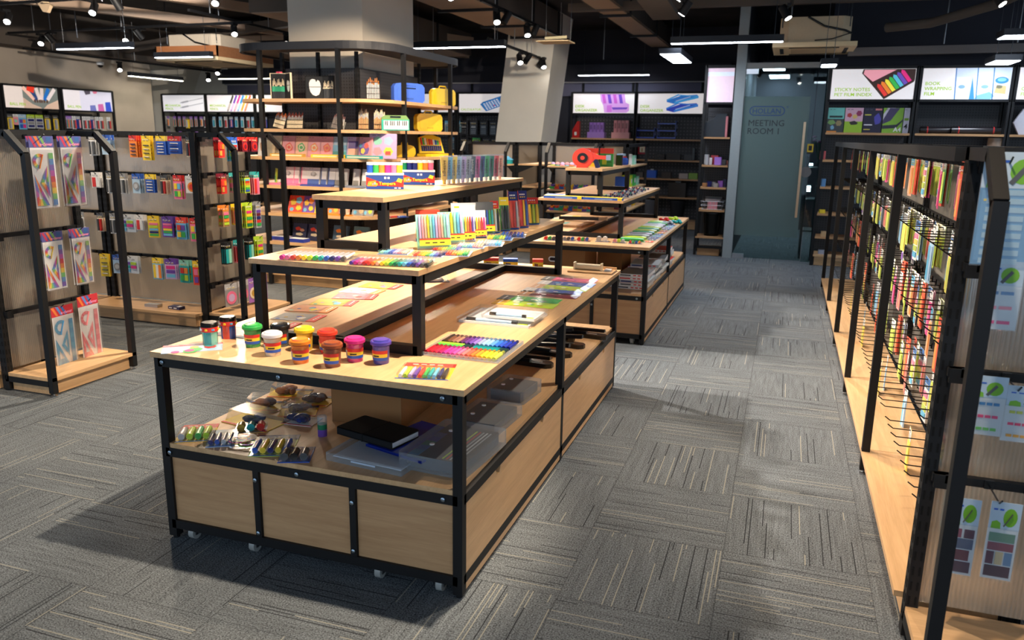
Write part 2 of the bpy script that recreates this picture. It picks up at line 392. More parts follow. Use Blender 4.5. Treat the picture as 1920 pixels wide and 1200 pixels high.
# panelled strip under the bulkhead
b = MB().mat('panel_grey'); b.box(-11.0, -1.1, 14.05, 14.1, 2.2, 2.42)
b.mat('matte'); b.box(-11.0, -1.1, 13.97, 14.1, 2.42, 2.44, (170, 168, 172))
for x in (-9.2, -7.5, -5.6, -3.5, -2.62, -2.56, -1.45): b.box(x-.02, x+.02, 14.03, 14.06, 2.2, 2.42, BK)
struct('trim_1', b)
b = MB().mat('wall_dark'); b.box(.38, 6, 10.76, 10.9, 0, 3.3); struct('wall_right', b)
# interior walls of the meeting room
b = MB().mat('wall_dark'); b.box(-.72, 4, 14.5, 14.6, 0, 3.3); b.box(-.69, -.6, 10.68, 14.6, 0, 3.3); b.box(.9, 1.0, 10.9, 14.5, 0, 3.3); struct('wall_meeting_room', b)

# column one: inside the round-cornered tower
b = MB().mat('concrete'); b.box(-4.87, -4.03, 7.22, 8.35, 0, 3.3); struct('wall_column', b)
# leaning column two
def lean(pts_top, pts_bot, z0, z1, name, mat):
    b = MB().mat(mat); n = len(pts_top)
    vs = [(*p, z0) for p in pts_bot]+[(*p, z1) for p in pts_top]
    b.add(vs, [tuple(range(n-1, -1, -1)), tuple(range(n, 2*n))]+[(i, (i+1) % n, n+(i+1) % n, n+i) for i in range(n)], None)
    return struct(name, b)
lean([(-4.12,11.9),(-3.38,11.9),(-3.38,12.75),(-4.12,12.75)], [(-4.52,11.9),(-3.78,11.9),(-3.78,12.75),(-4.52,12.75)], 0, 3.3, 'wall_leaning_column', 'wall_white')
lean([(-12.4,13.62),(-11.35,13.62),(-11.35,14.1),(-12.4,14.1)], [(-14.1,13.62),(-13.1,13.62),(-13.1,14.1),(-14.1,14.1)], 0, 3.3, 'wall_leaning_pier', 'wall_white')
b = MB().mat('duct'); b.box(-11.6, -11.15, 2, 14.1, 2.72, 3.3); struct('trim_2', b)   # dark bulkhead along the left wall

# ---------------------------------------------------------------- ceiling services
def duct(x0, x1, y0, y1, z0, z1, label, seams=()):
    b = MB().mat('duct'); b.box(x0, x1, y0, y1, z0+.01, z1)
    b.mat('ductlight'); b.box(x0+.03, x1-.03, y0, y1, z0, z0+.012)
    b.mat('steel')
    for y in seams: b.box(x0-.02, x1+.02, y-.02, y+.02, z0-.03, z1, BK)
    return tag(b.build('air_duct'), label, 'air duct')
duct(-4.0, -3.3, 5, 11.85, 2.92, 3.25, 'wide rectangular air duct with brown underside beside the right track', (6.2, 7.6, 9.0, 10.4, 11.6))
duct(-5.9, -5.2, 8.0, 13.0, 2.80, 3.15, 'narrower brown-bottomed air duct behind the tower column', (9.2, 10.4, 11.6))
duct(-9.8, -7.1, 11.3, 11.9, 3.0, 3.2, 'wide dark air duct crossing above the left side of the shop', ())
duct(-2.3, -1.95, 6, 13.6, 2.95, 3.2, 'long dark duct running toward the desk organizer shelves', (8, 10, 12))
def beam(name, a, c, w, h, label, cat, mat='duct', col=None):
    b = MB().mat(mat); b.bar(a, c, w, h, col); return tag(b.build(name), label, cat)
beam('cable_tray', (-1.45, 4.0, 3.10), (-1.4, 9.3, 2.80), .30, .05, 'sloping grey cable tray over the middle aisle', 'cable tray')
beam('ceiling_pipe', (-2.6, 9.6, 2.98), (5, 9.6, 2.98), .09, .09, 'straight dark pipe crossing above the meeting room door', 'pipe')
beam('ceiling_pipe', (-11.4, 8.1, 3.05), (-4.4, 7.4, 3.12), .10, .10, 'long brown-grey pipe high over the left gondolas', 'pipe')
beam('ceiling_pipe', (-11, 11.4, 2.86), (-5.2, 9.3, 3.0), .12, .12, 'slanting pipe over the far left of the shop', 'pipe')
beam('ceiling_pipe', (-9.0, 7.4, 3.02), (-5.6, 13.8, 2.9), .11, .11, 'brown pipe running back toward the tower top', 'pipe', 'ductlight')
beam('ceiling_pipe', (-8.0, 6.6, 3.1), (-5.0, 12.5, 2.98), .11, .11, 'second brown pipe beside the tower, nearer the camera', 'pipe', 'ductlight')
beam('overhead_pipe', (.55, 10.3, 2.50), (5.6, 10.3, 2.54), .10, .085, 'long grey header beam over the right wall shelves', 'beam', 'matte', (120, 112, 108))
beam('ceiling_pipe', (.9, 9.0, 3.0), (2.0, 6.0, 3.1), .14, .14, 'fat slanted brown pipe over the right gondola', 'pipe')
b = MB().mat('duct'); b.tube([(.9, 10.0, 2.72), (1.3, 9.7, 2.72), (1.8, 9.2, 2.82), (2.2, 8.6, 2.98), (2.4, 8.0, 3.1)], .05, None, 8)
tag(b.build('flexible_hose'), 'curved flexible dark hose beside the right air conditioner', 'hose')
# drop rods holding things up
for x, y, z, lb in [(-9.6, 9.1, 2.75, 'thin drop rod above the left lamp track'), (-6.9, 6.9, 2.8, 'pale drop rod above the second left spotlight'),
                    (-2.7, 12.0, 2.62, 'drop rod beside the far end of the right track'), (-.1, 9.9, 2.6, 'drop rod above the meeting room lamp'),
                    (1.5, 10.1, 2.55, 'drop rod above the sticky notes shelf'), (2.2, 10.1, 2.55, 'drop rod above the book film shelf')]:
    b = MB().mat('metal'); b.rod((x, y, z), (x, y, 3.3), .008, 'grey', 6); tag(b.build('drop_rod'), lb, 'rod', 'ceiling drop rods')

# cassette air conditioners
def cassette(x0, x1, y0, y1, z, hbox, label, boxcol, skirt=None):
    t = empty('cassette_air_conditioner', ((x0+x1)/2, (y0+y1)/2, z), 0, label, 'air conditioner')
    w, d = (x1-x0)/2, (y1-y0)/2
    b = MB().mat('matte'); b.box(-w, w, -d, d, 0, .05, (232, 204, 160))
    b.box(-w*.55, w*.55, -d*.55, d*.55, -.004, 0, (200, 172, 134)); b.build('grille_panel', t)
    b = MB().mat('matte')
    for s in (-1, 1):
        b.box(-w*.6, w*.6, s*d*.78-.02, s*d*.78+.02, -.006, .001, BK); b.box(s*w*.78-.02, s*w*.78+.02, -d*.6, d*.6, -.006, .001, BK)
    b.build('air_slots', t)
    b = MB().mat('matte'); b.bevbox(-w*.85, w*.85, -d*.85, d*.85, .05, .05+hbox, .09, boxcol); b.build('unit_body', t)
    b = MB().mat('gloss'); b.tube([(-w*.2, -d*.86, .05+hbox), (w*.2, -d*.9, hbox*.8), (w*.7, -d*.9, hbox*.62), (w*.86, -d*.86, hbox*.5)], .012, BK)
    b.tube([(w*.8, -d*.9, hbox*.5), (w*.4, -d*.92, hbox*.3), (0, -d*.9, .07)], .006, BK); b.build('cable', t)
    for sx in (-1, 1):
        for sy in (-1, 1): b = MB().mat('metal'); b.rod((sx*w*.8, sy*d*.8, .05+hbox*.6), (sx*w*.8, sy*d*.8, 3.3-z), .006, 'dgrey', 6); b.build('hanger_rod', t)
    if skirt:
        b = MB().mat('woodx'); b.box(-w, w, -d, -d+.02, .05, .2, (210, 170, 150)); b.box(w-.02, w, -d, d, .05, .2, (190, 160, 150)); b.box(-w, -w+.02, -d, d, .05, .2); b.build('timber_skirt', t)
cassette(-.27, .60, 9.65, 10.55, 2.5, .27, 'beige ceiling cassette air conditioner above the meeting room door', (196, 172, 140))
cassette(-8.80, -7.72, 9.7, 11.0, 2.48, .32, 'cassette air conditioner with timber skirt beside the tower top', (206, 190, 168), True)
q_ = P(1042, 80, 'y', 9.3); x_ = q_.x; z_ = q_.z; b = MB().mat('matte'); b.box(x_-.19, x_+.19, 9.15, 9.45, z_, z_+.012, (190, 166, 130)); b.rod((x_-.13, 9.3, z_+.05), (x_+.13, 9.3, z_+.06), .018, (190, 176, 140))
b.rod((x_-.15, 9.4, z_), (x_-.15, 9.4, 3.3), .004, 'dgrey'); b.rod((x_+.15, 9.4, z_), (x_+.15, 9.4, 3.3), .004, 'dgrey')
tag(b.build('hanging_tray'), 'small beige tray with a tube hanging at the end of the right duct', 'tray')

# linear lamps
def linear(x, y, z, along, L_, label, warm=False, wid=.085, h=.07):
    t = empty('linear_lamp', (x, y, z), 0 if along == 'x' else R(90), label, 'lamp', 'hanging linear lamps')
    b = MB().mat('steel'); b.box(-L_/2, L_/2, -wid/2, wid/2, 0, h, (28, 32, 40)); b.build('housing', t)
    b = MB().mat('lamp_warm' if warm else 'lamp_cool'); b.box(-L_/2+.01, L_/2-.01, -wid/2+.008, wid/2-.008, -.006, -.0005); b.build('diffuser', t)
    for s in (-1, 1): b = MB().mat('metal'); b.rod((s*(L_/2-.1), 0, h), (s*(L_/2-.1), 0, 3.3-z), .003, 'dgrey', 5); b.build('suspension_wire', t)
    return t
for a in [(-8.44, 8.25, 2.5, 'x', 1.2, 'linear lamp hanging in front of the ball pen signs'),
          (-8.1, 9.45, 2.5, 'x', .95, 'linear lamp under the timber-skirted air conditioner'),
          (-9.75, 13.0, 2.47, 'x', 1.2, 'linear lamp with yellowish light before the mechanical pencil signs', True),
          (-11.0, 12.1, 2.42, 'y', 1.3, 'linear lamp with yellowish light hung along the left wall corner', True),
          (-3.78, 9.0, 2.5, 'x', 1.2, 'linear lamp right beside the tower column'),
          (-.75, 9.36, 2.53, 'x', 1.2, 'linear lamp before the beige air conditioner, nearest the meeting room'),
          (-2.86, 13.5, 2.51, 'x', 1.2, 'linear lamp above the desk organizer signs'),
          (1.55, 10.3, 2.62, 'y', .0, '')][:7]:
    linear(*a)
def panel_lamp(x, y, z, w, d, label):
    t = empty('panel_lamp', (x, y, z), 0, label, 'lamp')
    b = MB().mat('steel'); b.box(-w/2-.015, w/2+.015, -d/2-.015, d/2+.015, 0, .06, (28, 32, 40)); b.build('housing', t)
    b = MB().mat('lamp_cool'); b.box(-w/2, w/2, -d/2, d/2, -.006, -.0005); b.build('diffuser', t)
    for s in (-1, 1): b = MB().mat('metal'); b.rod((s*w*.3, 0, .06), (s*w*.3, 0, 3.3-z), .003, 'dgrey', 5); b.build('suspension_wire', t)
panel_lamp(-1.36, 9.98, 2.43, .22, 1.1, 'square-looking linear lamp seen end-on over the aisle')
q_ = P(1554, 123, 'y', 9.3); panel_lamp(q_.x, 9.3, q_.z, .14, .3, 'small bright lamp above the left end of the sticky notes sign')
q_ = P(1880, 117, 'y', 9.9); panel_lamp(q_.x, 9.9, q_.z, .22, .45, 'small bright lamp above the book wrapping film sign')
q_ = P(1915, 69, 'y', 9.2); panel_lamp(q_.x, 9.2, q_.z, .34, .3, 'small bright lamp at the right edge of the ceiling')
panel_lamp(-.30, 12.3, 2.50, .30, .9, 'larger panel lamp seen through the meeting room glass')
panel_lamp(-.24, 14.0, 2.50, .30, .7, 'farther panel lamp seen through the meeting room glass')

# ---------------------------------------------------------------- lamp tracks and spotlights
def track(a, c, label, top=3.3):
    b = MB().mat('steel'); b.bar(a, c, .035, .03, BK); a = Vector(a); c = Vector(c)
    for f in (.12, .5, .88):
        p = a.lerp(c, f); b.rod(p, (p.x, p.y, top), .006, 'grey', 6)
    return tag(b.build('lamp_track'), label, 'lamp track', 'lamp tracks')
track((-3.1, 2.4, 2.88), (-3.12, 8.0, 2.86), 'nearest track over the front display table, running beside the tower')
track((-3.13, 8.1, 2.86), (-3.14, 11.6, 2.86), 'black track with three lamp pairs beside the right air duct')
track((-3.62, 9.6, 2.66), (-3.68, 11.8, 2.66), 'lower black track ending before the leaning column', 2.915)
track((-10.6, 7.3, 2.88), (-5.4, 7.3, 2.94), 'long black track above the left gondolas, nearest the camera')
track((-11.0, 9.2, 2.86), (-6.6, 9.0, 2.86), 'second long track above the left gondolas')
track((-6.9, 8.2, 2.90), (-6.95, 11.4, 2.88), 'track running back toward the tower on its left side')
track((-11.1, 9.5, 2.68), (-10.6, 13.4, 2.62), 'track along the top of the left beige wall')
track((-1.1, 1.8, 2.90), (-1.1, 8.4, 2.90), 'black track over the front of the aisle')
track((-.1, 3.0, 2.90), (-.1, 9.4, 2.90), 'black track over the middle of the aisle')
track((1.75, 3, 2.90), (1.78, 9.2, 2.90), 'black track over the right gondola')
def spothead(x, y, z, tx, ty, tz, label, on=True, L_=.14, r=.043):
    d = (Vector((tx, ty, tz))-Vector((x, y, z))).normalized()
    t = empty('track_spotlight', (x, y, z), 0, label, 'spotlight', 'track spotlights')
    b = MB().mat('steel'); p = -d*L_
    b.rod(p, (0, 0, 0), r*.92, BK, 14, r); b.build('lamp_head', t)
    b = MB().mat('steel'); b.box(-.02, .02, -.05, .05, .11, .14, BK); b.rod((0, 0, .12), -d*L_*.55, .009, BK, 6)
    if z < 2.53 and x < -4: b.rod((0, 0, .13), (0, 0, 3.3-z), .005, 'dgrey', 5)
    b.build('swivel_arm', t)
    b = MB()
    if on:
        b.mat('lens'); q = d.to_track_quat('Z', 'Y').to_matrix()
        b.add([tuple(d*.004+q @ Vector((r*.78*math.cos(a*R(22.5)), r*.78*math.sin(a*R(22.5)), 0))) for a in range(16)], [tuple(range(16))], None)
        b.build('glowing_lens', t)
    return t
HEADS = [  # x,y,z, aim, on, label
 (-8.85,7.4,2.72, -8.2,6.4,1.6, 1, 'lit spotlight at the far upper left corner of the ceiling'),
 (-7.45,7.3,2.76, -7.0,6.3,1.6, 1, 'lit spotlight of the left ceiling pair, second from the left edge'),
 (-7.05,7.3,2.78, -6.8,8.0,1.6, 0, 'unlit spotlight beside the second lit one on the left'),
 (-10.4,9.2,2.70, -9.8,8.2,1.5, 1, 'lit spotlight above the left end lamp'),
 (-10.15,9.2,2.72, -9.9,10.2,1.6, 0, 'unlit spotlight next to the lit one above the ball pen signs'),
 (-8.8,9.15,2.70, -8.2,8.1,1.5, 1, 'lit spotlight of the middle left pair'),
 (-8.5,9.15,2.72, -8.1,10,1.6, 0, 'unlit spotlight of the middle left pair'),
 (-5.8,7.3,2.80, -5.2,6.3,1.6, 1, 'large lit spotlight left of the tower column'),
 (-6.88,9.0,2.72, -6.2,8.2,1.5, 1, 'lit spotlight over the timber-skirted air conditioner'),
 (-6.92,10.2,2.74, -6.4,9.4,1.5, 1, 'lit spotlight just left of the tower column'),
 (-11.0,11.25,2.50, -10.4,10.6,1.6, 1, 'lit spotlight over the beige wall near the dome camera'),
 (-10.6,13.0,2.45, -10.2,12.4,1.5, 1, 'lit spotlight at the back left corner, nearer one'),
 (-9.9,12.4,2.52, -9.6,11.6,1.5, 1, 'lit spotlight under the timber-skirted air conditioner'),
 (-4.75,6.65,2.82, -4.7,6.9,1.8, 0, 'unlit spotlight hanging before the tower column'),
 (-3.08,7.2,2.74, -2.4,6.6,1.6, 1, 'lit spotlight at the top edge right of the tower column'),
 (-3.12,8.55,2.70, -2.7,7.7,1.2, 1, 'lit spotlight of the first pair on the right track'),
 (-3.12,8.75,2.72, -3.6,8.2,1.6, 0, 'unlit spotlight of the first pair on the right track'),
 (-3.14,9.7,2.70, -2.7,9.0,1.2, 1, 'lit spotlight of the second pair on the right track'),
 (-3.14,9.9,2.72, -3.5,9.4,1.6, 0, 'unlit spotlight of the second pair on the right track'),
 (-3.66,11.0,2.50, -3.2,10.3,1.4, 1, 'lit spotlight on the lower track, left of the leaning column'),
 (-3.66,11.2,2.52, -4.1,10.6,1.6, 0, 'unlit spotlight on the lower track, left of the leaning column'),
 (-3.54,11.75,2.50, -3.1,11.2,1.3, 1, 'lit spotlight shining on the leaning column'),
 (-3.64,11.8,2.52, -4.1,11.2,1.6, 0, 'unlit spotlight beside the lit one at the leaning column'),
 (-4.4,9.7,2.36, -4.0,9.0,1.5, 1, 'lit spotlight behind the tower'),
 (-1.10,7.9,2.76, -1.9,7.9,1.5, 1, 'spotlight above the aisle seen from the side, nearer one'),
 (-1.12,8.4,2.70, -1.9,8.6,1.5, 1, 'spotlight above the aisle seen from the side, farther one'),
 (-.12,8.9,2.70, .6,8.6,1.5, 1, 'spotlight seen from the side before the beige air conditioner'),
 (1.76,8.85,2.76, 2.5,8.4,1.7, 1, 'spotlight seen from the side at the upper right edge'),
]
for x, y, z, tx, ty, tz, on, lb in HEADS: spothead(x, y, z, tx, ty, tz, lb, bool(on))
# the heads that light the shop floor, most of them above the frame
for i, (x, y, z, tx, ty, tz, W_, col, dg) in enumerate(SPOTS):
    spothead(x, y, z, tx, ty, tz, 'spotlight above the frame over '+['the front table','the left rail of the front table','the middle of the front table','the gap between the tables','the left front gondola','the near aisle','the far aisle','the left end gondola','the tower front','the tower side','the second left gondola','the right end gondola','the right gondola middle','the right gondola far bays','the left front floor, added to brighten it','the leaning column, added to light it up','the left beige wall, added as a wash light','the pale pier by the pencil signs'][i])
    d = (Vector((tx, ty, tz))-Vector((x, y, z))).normalized(); q = Vector((x, y, z))+d*.02
    spot(q.x, q.y, q.z, tx, ty, tz, W_, col, dg)
# and the lit heads in view
for x, y, z, tx, ty, tz, on, lb in HEADS:
    if on and x < -1.2:
        d = (Vector((tx, ty, tz))-Vector((x, y, z))).normalized(); q = Vector((x, y, z))+d*.02
        spot(q.x, q.y, q.z, tx, ty, tz, 60, WARM, 85)

# dome camera and paper flyer on the left
b = MB().mat('matte'); b.lathe([(.055, 0), (.06, .03), (.06, .05)], 'white', 16); b.mat('gloss'); b.lathe([(.001, -.045), (.03, -.035), (.045, -.012), (.05, 0)], BK, 16)
o = b.build('dome_camera'); o.location = P(188, 122, 'x', -11.5); o.location.x = -11.5; tag(o, 'small white dome camera with black lens on the left wall', 'security camera')
b = MB().mat('matte'); b.prism([(-.12, 0), (-.05, .02), (.1, -.03), (.06, -.02), (0, -.1), (-.06, -.09)], 0, .04, (190, 165, 135))
b.tube([(-.02, 0, .04), (.02, 0, .09), (.06, 0, .06), (.02, 0, .03)], .008, (170, 150, 120))
o = b.build('cable_bracket'); o.location = (-7.95, 7.2, 2.86); o.rotation_euler = (R(90), 0, 0); tag(o, 'beige bracket with a cable loop hanging from the left pipes', 'bracket')

# ---------------------------------------------------------------- meeting room glass front
b = MB().mat('matte'); b.box(-.70, -.585, 10.55, 10.68, 0, 3.3, (150, 158, 160)); struct('trim_3', b)
b = MB().mat('matte'); b.box(-.585, .40, 10.57, 10.66, 2.355, 2.42, (140, 140, 138)); struct('trim_4', b)
t = D.objects.new('door_1', None); COL.objects.link(t); t.location = (-.575, 10.6, 0); t['kind'] = 'structure'
b = MB().mat('glass'); b.box(0, .83, -.006, .006, .012, 2.35); b.build('glass_leaf', t)
b = MB().mat('frost'); b.box(.0, .775, -.0085, -.0065, .30, 2.022); b.build('frosted_film', t)
Fx = Matrix.Rotation(R(90), 4, 'X')
b = MB().mat('matte'); p = P(1402, 236, 'y', 10.588)
b.text('MEETING', .105, Matrix.Translation((p.x+.575, -.0095, p.z)) @ Fx, (52, 54, 58), .0006, 0); p2 = P(1400, 251, 'y', 10.588)
b.text('ROOM 1', .105, Matrix.Translation((p2.x+.575, -.0095, p2.z)) @ Fx, (52, 54, 58), .0006, 0); b.build('door_lettering', t)
b = MB().mat('matte'); x0 = P(1406, 208, 'y', 10.588).x+.575; zc = P(1432, 208, 'y', 10.588).z
def ring(bm, cx, cz, w, h, th, y0, y1, col, n=8):
    """a stadium outline standing in the x-z plane"""
    def st(w_, h_):
        r = h_/2; pts = []
        for s, a0 in ((1, -90), (-1, 90)):
            for i in range(n+1):
                a = R(a0+180*i/n); pts.append((cx+s*(w_/2-r)+r*math.cos(a), cz+r*math.sin(a)))
        return pts
    o_, i_ = st(w, h), st(w-2*th, h-2*th); k = len(o_)
    for i in range(k):
        j = (i+1) % k; bm.quad([(o_[i][0], y0, o_[i][1]), (o_[j][0], y0, o_[j][1]), (i_[j][0], y0, i_[j][1]), (i_[i][0], y0, i_[i][1])], col)
ring(b, x0+.205, zc, .42, .115, .010, -.0100, -.0096, (48, 72, 120))
b.text('HOLLAN', .088, Matrix.Translation((x0+.028, -.0095, zc-.031)) @ Fx, (48, 72, 120), .0006, 0, .98)
b.text('\u00ae', .035, Matrix.Translation((x0+.43, -.0095, zc+.035)) @ Fx, (48, 72, 120), .0006)
b.build('logo', t)
b = MB().mat('metal'); b.bar((.735, -.055, .56), (.735, -.055, 1.72), .028, .028, (200, 170, 140))
b.rod((.735, -.055, .65), (.735, -.006, .65), .009, 'grey'); b.rod((.735, -.055, 1.62), (.735, -.006, 1.62), .009, 'grey'); b.build('door_handle', t)
b = MB().mat('metal'); b.box(.0, .14, -.02, .02, .0, .06, 'silver'); b.box(.0, .14, -.02, .02, 2.29, 2.35, 'silver'); b.build('door_clamp', t)
b = MB().mat('ink'); b.box(.79, .86, -.012, -.008, 1.34, 1.46, (210, 180, 40)); b.box(.805, .845, -.0128, -.0122, 1.38, 1.44, BK); b.box(.79, .86, -.0125, -.009, 1.34, 1.362, BK); b.build('door_sticker', t)
b = MB().mat('matte'); b.tf(Matrix.Translation((.80, -.012, 1.12)) @ Matrix.Rotation(R(90), 4, 'X')); b.lathe([(.001, 0), (.065, 0), (.065, .004), (.001, .004)], (120, 118, 118), 24); b.build('round_sticker', t)
b = MB().mat('glass'); b.box(.262, .385, 10.595, 10.605, .0, 2.35); o = b.build('window_1'); o['kind'] = 'structure'
# things behind the glass
t = empty('storage_rack', (.55, 11.1, 0), 0, 'dim wire storage rack standing behind the meeting room glass', 'rack')
b = MB().mat('steel')
for z in (.35, .75, 1.15): b.box(-.3, .25, -.2, .2, z, z+.02, (60, 70, 72))
b.build('shelf', t); b = MB().mat('steel')
for x in (-.3, .25):
    for y in (-.2, .2): b.rod((x, y, 0), (x, y, 1.3), .012, (40, 44, 46))
b.build('posts', t)
b = MB().mat('lamp_cool'); b.box(.27, .31, 11.0, 11.02, .86, .93); b.box(.27, .31, 11.0, 11.02, 1.19, 1.215)
b.mat('gloss'); b.box(.255, .325, 11.02, 11.05, .84, .96, BK); b.box(.25, .33, 11.02, 11.05, 1.18, 1.22, BK)
tag(b.build('charger'), 'small device with glowing white display behind the glass', 'device')
b = MB().mat('matte')
for i in range(14):
    a = i*2.4; b.rod((.40, 11.2, 1.17), (.40+.1*math.cos(a), 11.2+.08*math.sin(a), 1.45+.02*(i % 5)), .004, (50, 90, 50), 5)
    if i % 3 == 0: b.lathe([(.001, 0), (.03, .01), (.02, .03), (.001, .035)], (150, 40, 110), 8, (.40+.1*math.cos(a), 11.2+.08*math.sin(a), 1.45+.02*(i % 5)))
b.lathe([(.03, 0), (.045, .05), (.03, .1)], (70, 80, 80), 10, (.40, 11.2, 1.17))
tag(b.build('flower_vase'), 'vase of purple flowers behind the meeting room glass', 'vase')
# ================================================================ SHOP FIXTURES
T = .034
def frame_obj(bars, name, parent, loc=None, w=T, h=T, col=BK):
    b = MB().mat('steel')
    for a, c in bars: b.bar(a, c, w, h, col)
    return b.build(name, parent, loc)

def display_table(cx, cy, hw, hl, label, ztop=.731, zmid=.385, group=None):
    t = empty('display_table', (cx, cy, 0), 0, label, 'table')
    b = MB().mat('wood'); b.box(-hw-.008, hw+.008, -hl-.008, hl+.008, ztop-.02, ztop); b.build('tabletop', t)
    b = MB().mat('wood'); b.box(-hw+T*.6, hw-T*.6, -hl+.004, hl-.004, zmid-.018, zmid); b.build('lower_shelf', t)
    k = T/2; X0, X1, Y0, Y1 = -hw+k, hw-k, -hl+k, hl-k; zt = ztop-.02-k; zm = zmid-.018-k
    for x in (X0, X1):
        for y in (Y0, 0, Y1):
            frame_obj([((x, y, .012), (x, y, ztop-.02))], 'post', t)
            b = MB().mat('steel'); b.lathe([(.012, 0), (.012, .012)], BK, 10, (x, y, 0)); b.build('levelling_foot', t)
    frame_obj([((X0, Y0, zt), (X0, Y1, zt)), ((X1, Y0, zt), (X1, Y1, zt)), ((X0, Y0, zt), (X1, Y0, zt)), ((X0, Y1, zt), (X1, Y1, zt)), ((X0, 0, zt), (X1, 0, zt))], 'top_frame', t)
    frame_obj([((X0, Y0, zm), (X0, Y1, zm)), ((X1, Y0, zm), (X1, Y1, zm)), ((X0, Y0, zm), (X1, Y0, zm)), ((X0, Y1, zm), (X1, Y1, zm))], 'shelf_frame', t)
    frame_obj([((X0, Y0, .062), (X1, Y0, .062)), ((X0, Y1, .062), (X1, Y1, .062)), ((X0, Y0, .062), (X0, Y1, .062)), ((X1, Y0, .062), (X1, Y1, .062))], 'bottom_frame', t)
    third = (X1-X0)/3
    for s, y in ((-1, Y0), (1, Y1)):
        frame_obj([((X0+third*i, y, .078), (X0+third*i, y, zm-k)) for i in (1, 2)], 'divider', t, w=T*.7)
        for i in range(3):
            b = MB().mat('woodx'); b.box(X0+third*i+k*.8, X0+third*(i+1)-k*.8, y-s*.0-.006, y+.006, .079, zm-k, (235, 228, 226)); b.build('front_panel', t)
    for s in (-1, 1):      # drawer fronts down both long sides, with the finger notch
        for y0, y1 in ((-hl+T, -k*1.1), (k*1.1, hl-T)):
            zt2 = zm-k-.002; m_ = (y0+y1)/2; x = s*(hw-.0105)
            pl = [(y0, .018), (y1, .018), (y1, zt2), (m_+.30, zt2), (m_+.288, zt2-.024), (m_+.262, zt2-.024), (m_+.25, zt2), (m_-.25, zt2), (m_-.262, zt2-.024), (m_-.288, zt2-.024), (m_-.30, zt2), (y0, zt2)]
            b = MB().mat('wood'); b.tf(Matrix.Translation((x, 0, 0)) @ Matrix.Rotation(R(90), 4, 'Z')); b.prismY(pl, -.009, .009); b.build('drawer_front', t)
    b = MB().mat('matte'); b.box(-hw+.04, hw-.04, -hl+.04, hl-.04, .075, .085, (30, 28, 26)); b.build('underside_board', t)
    bolt = MB().mat('metal')
    for s, y in ((-1, -hl-.001), (1, hl+.001)):
        q = Matrix.Translation((0, y, 0)) @ Matrix.Rotation(R(90), 4, 'X')
        for x, z in [(X0+.02, zt), (0-third*.5+.12, zt), (X1-.05, zt), (X0+.02, zm), (-.02, zm), (X1-.05, zm), (X0+third, zm-.05), (X0+third, .095), (X0+third*2, zm-.07), (X0+third*2, .10)]:
            bb = MB().mat('metal'); bb.tf(Matrix.Translation((x, y, z)) @ Matrix.Rotation(R(90*(-s if s < 0 else -1)), 4, 'X')); bb.lathe([(.008, 0), (.008, .004), (.004, .006), (.001, .006)], (150, 165, 178), 10); bb.build('bolt', t)
    for x in (-hw+.09, -hw+.36, hw-.32, hw-.09):
        for s in (-1, 1):
            c = empty('caster', (x, s*(hl-.034), 0)); c.parent = t
            b = MB().mat('gloss'); b.rod((-.011, 0, .026), (.011, 0, .026), .026, (160, 160, 156), 18); b.rod((-.0125, 0, .026), (.0125, 0, .026), .007, (190, 200, 200), 10); b.build('wheel', c)
            b = MB().mat('metal'); b.box(-.017, -.014, -.015, .015, .02, .06, 'grey'); b.box(.014, .017, -.015, .015, .02, .06, 'grey'); b.box(-.02, .02, -.025, .025, .058, .066, 'grey'); b.build('fork', c)
    return t
display_table(-1.489, 3.388, .597, 1.222, 'front oak display table on casters with black steel frame and drawers')
display_table(-1.489, 6.88, .597, 1.20, 'rear oak display table behind the front one, with catalogues on its lower shelf')

def riser(x0, x1, y0, y1, z0, z1, label, bar=True, legs=.034):
    cx, cy = (x0+x1)/2, (y0+y1)/2; hw, hl = (x1-x0)/2, (y1-y0)/2; H = z1-z0; k = legs/2
    t = empty('display_riser', (cx, cy, z0), 0, label, 'table riser', 'stacked table risers')
    b = MB().mat('wood'); b.box(-hw, hw, -hl, hl, H-.019, H); b.build('tabletop', t)
    X0, X1, Y0, Y1 = -hw+k+.002, hw-k-.002, -hl+k+.02, hl-k-.02; zt = H-.019-k
    for x in (X0, X1):
        for y in (Y0, Y1): frame_obj([((x, y, 0), (x, y, H-.02))], 'leg', t, w=legs, h=legs)
    frame_obj([((X0, Y0, zt), (X0, Y1, zt)), ((X1, Y0, zt), (X1, Y1, zt)), ((X0, Y0, zt), (X1, Y0, zt)), ((X0, Y1, zt), (X1, Y1, zt))], 'top_frame', t, w=legs, h=legs)
    bars = [((X0, Y0, k), (X1, Y0, k)), ((X0, Y1, k), (X1, Y1, k))]
    if bar: bars.append(((0, Y0, k), (0, Y1, k)))
    for br in bars: frame_obj([br], 'bottom_rail', t, w=legs, h=legs)
    return t
riser(-1.868, -1.170, 2.443, 4.36, .731, 1.042, 'middle tier riser on the front display table')
riser(-1.790, -1.472, 2.764, 4.52, 1.042, 1.259, 'narrow top tier riser on the front table, carrying paint sets', False)
riser(-1.851, -1.167, 6.067, 7.93, .731, 1.025, 'middle tier riser on the rear display table')
riser(-1.665, -1.365, 6.18, 7.38, 1.025, 1.259, 'narrow top tier riser on the rear table, carrying the red tape dispenser', False)

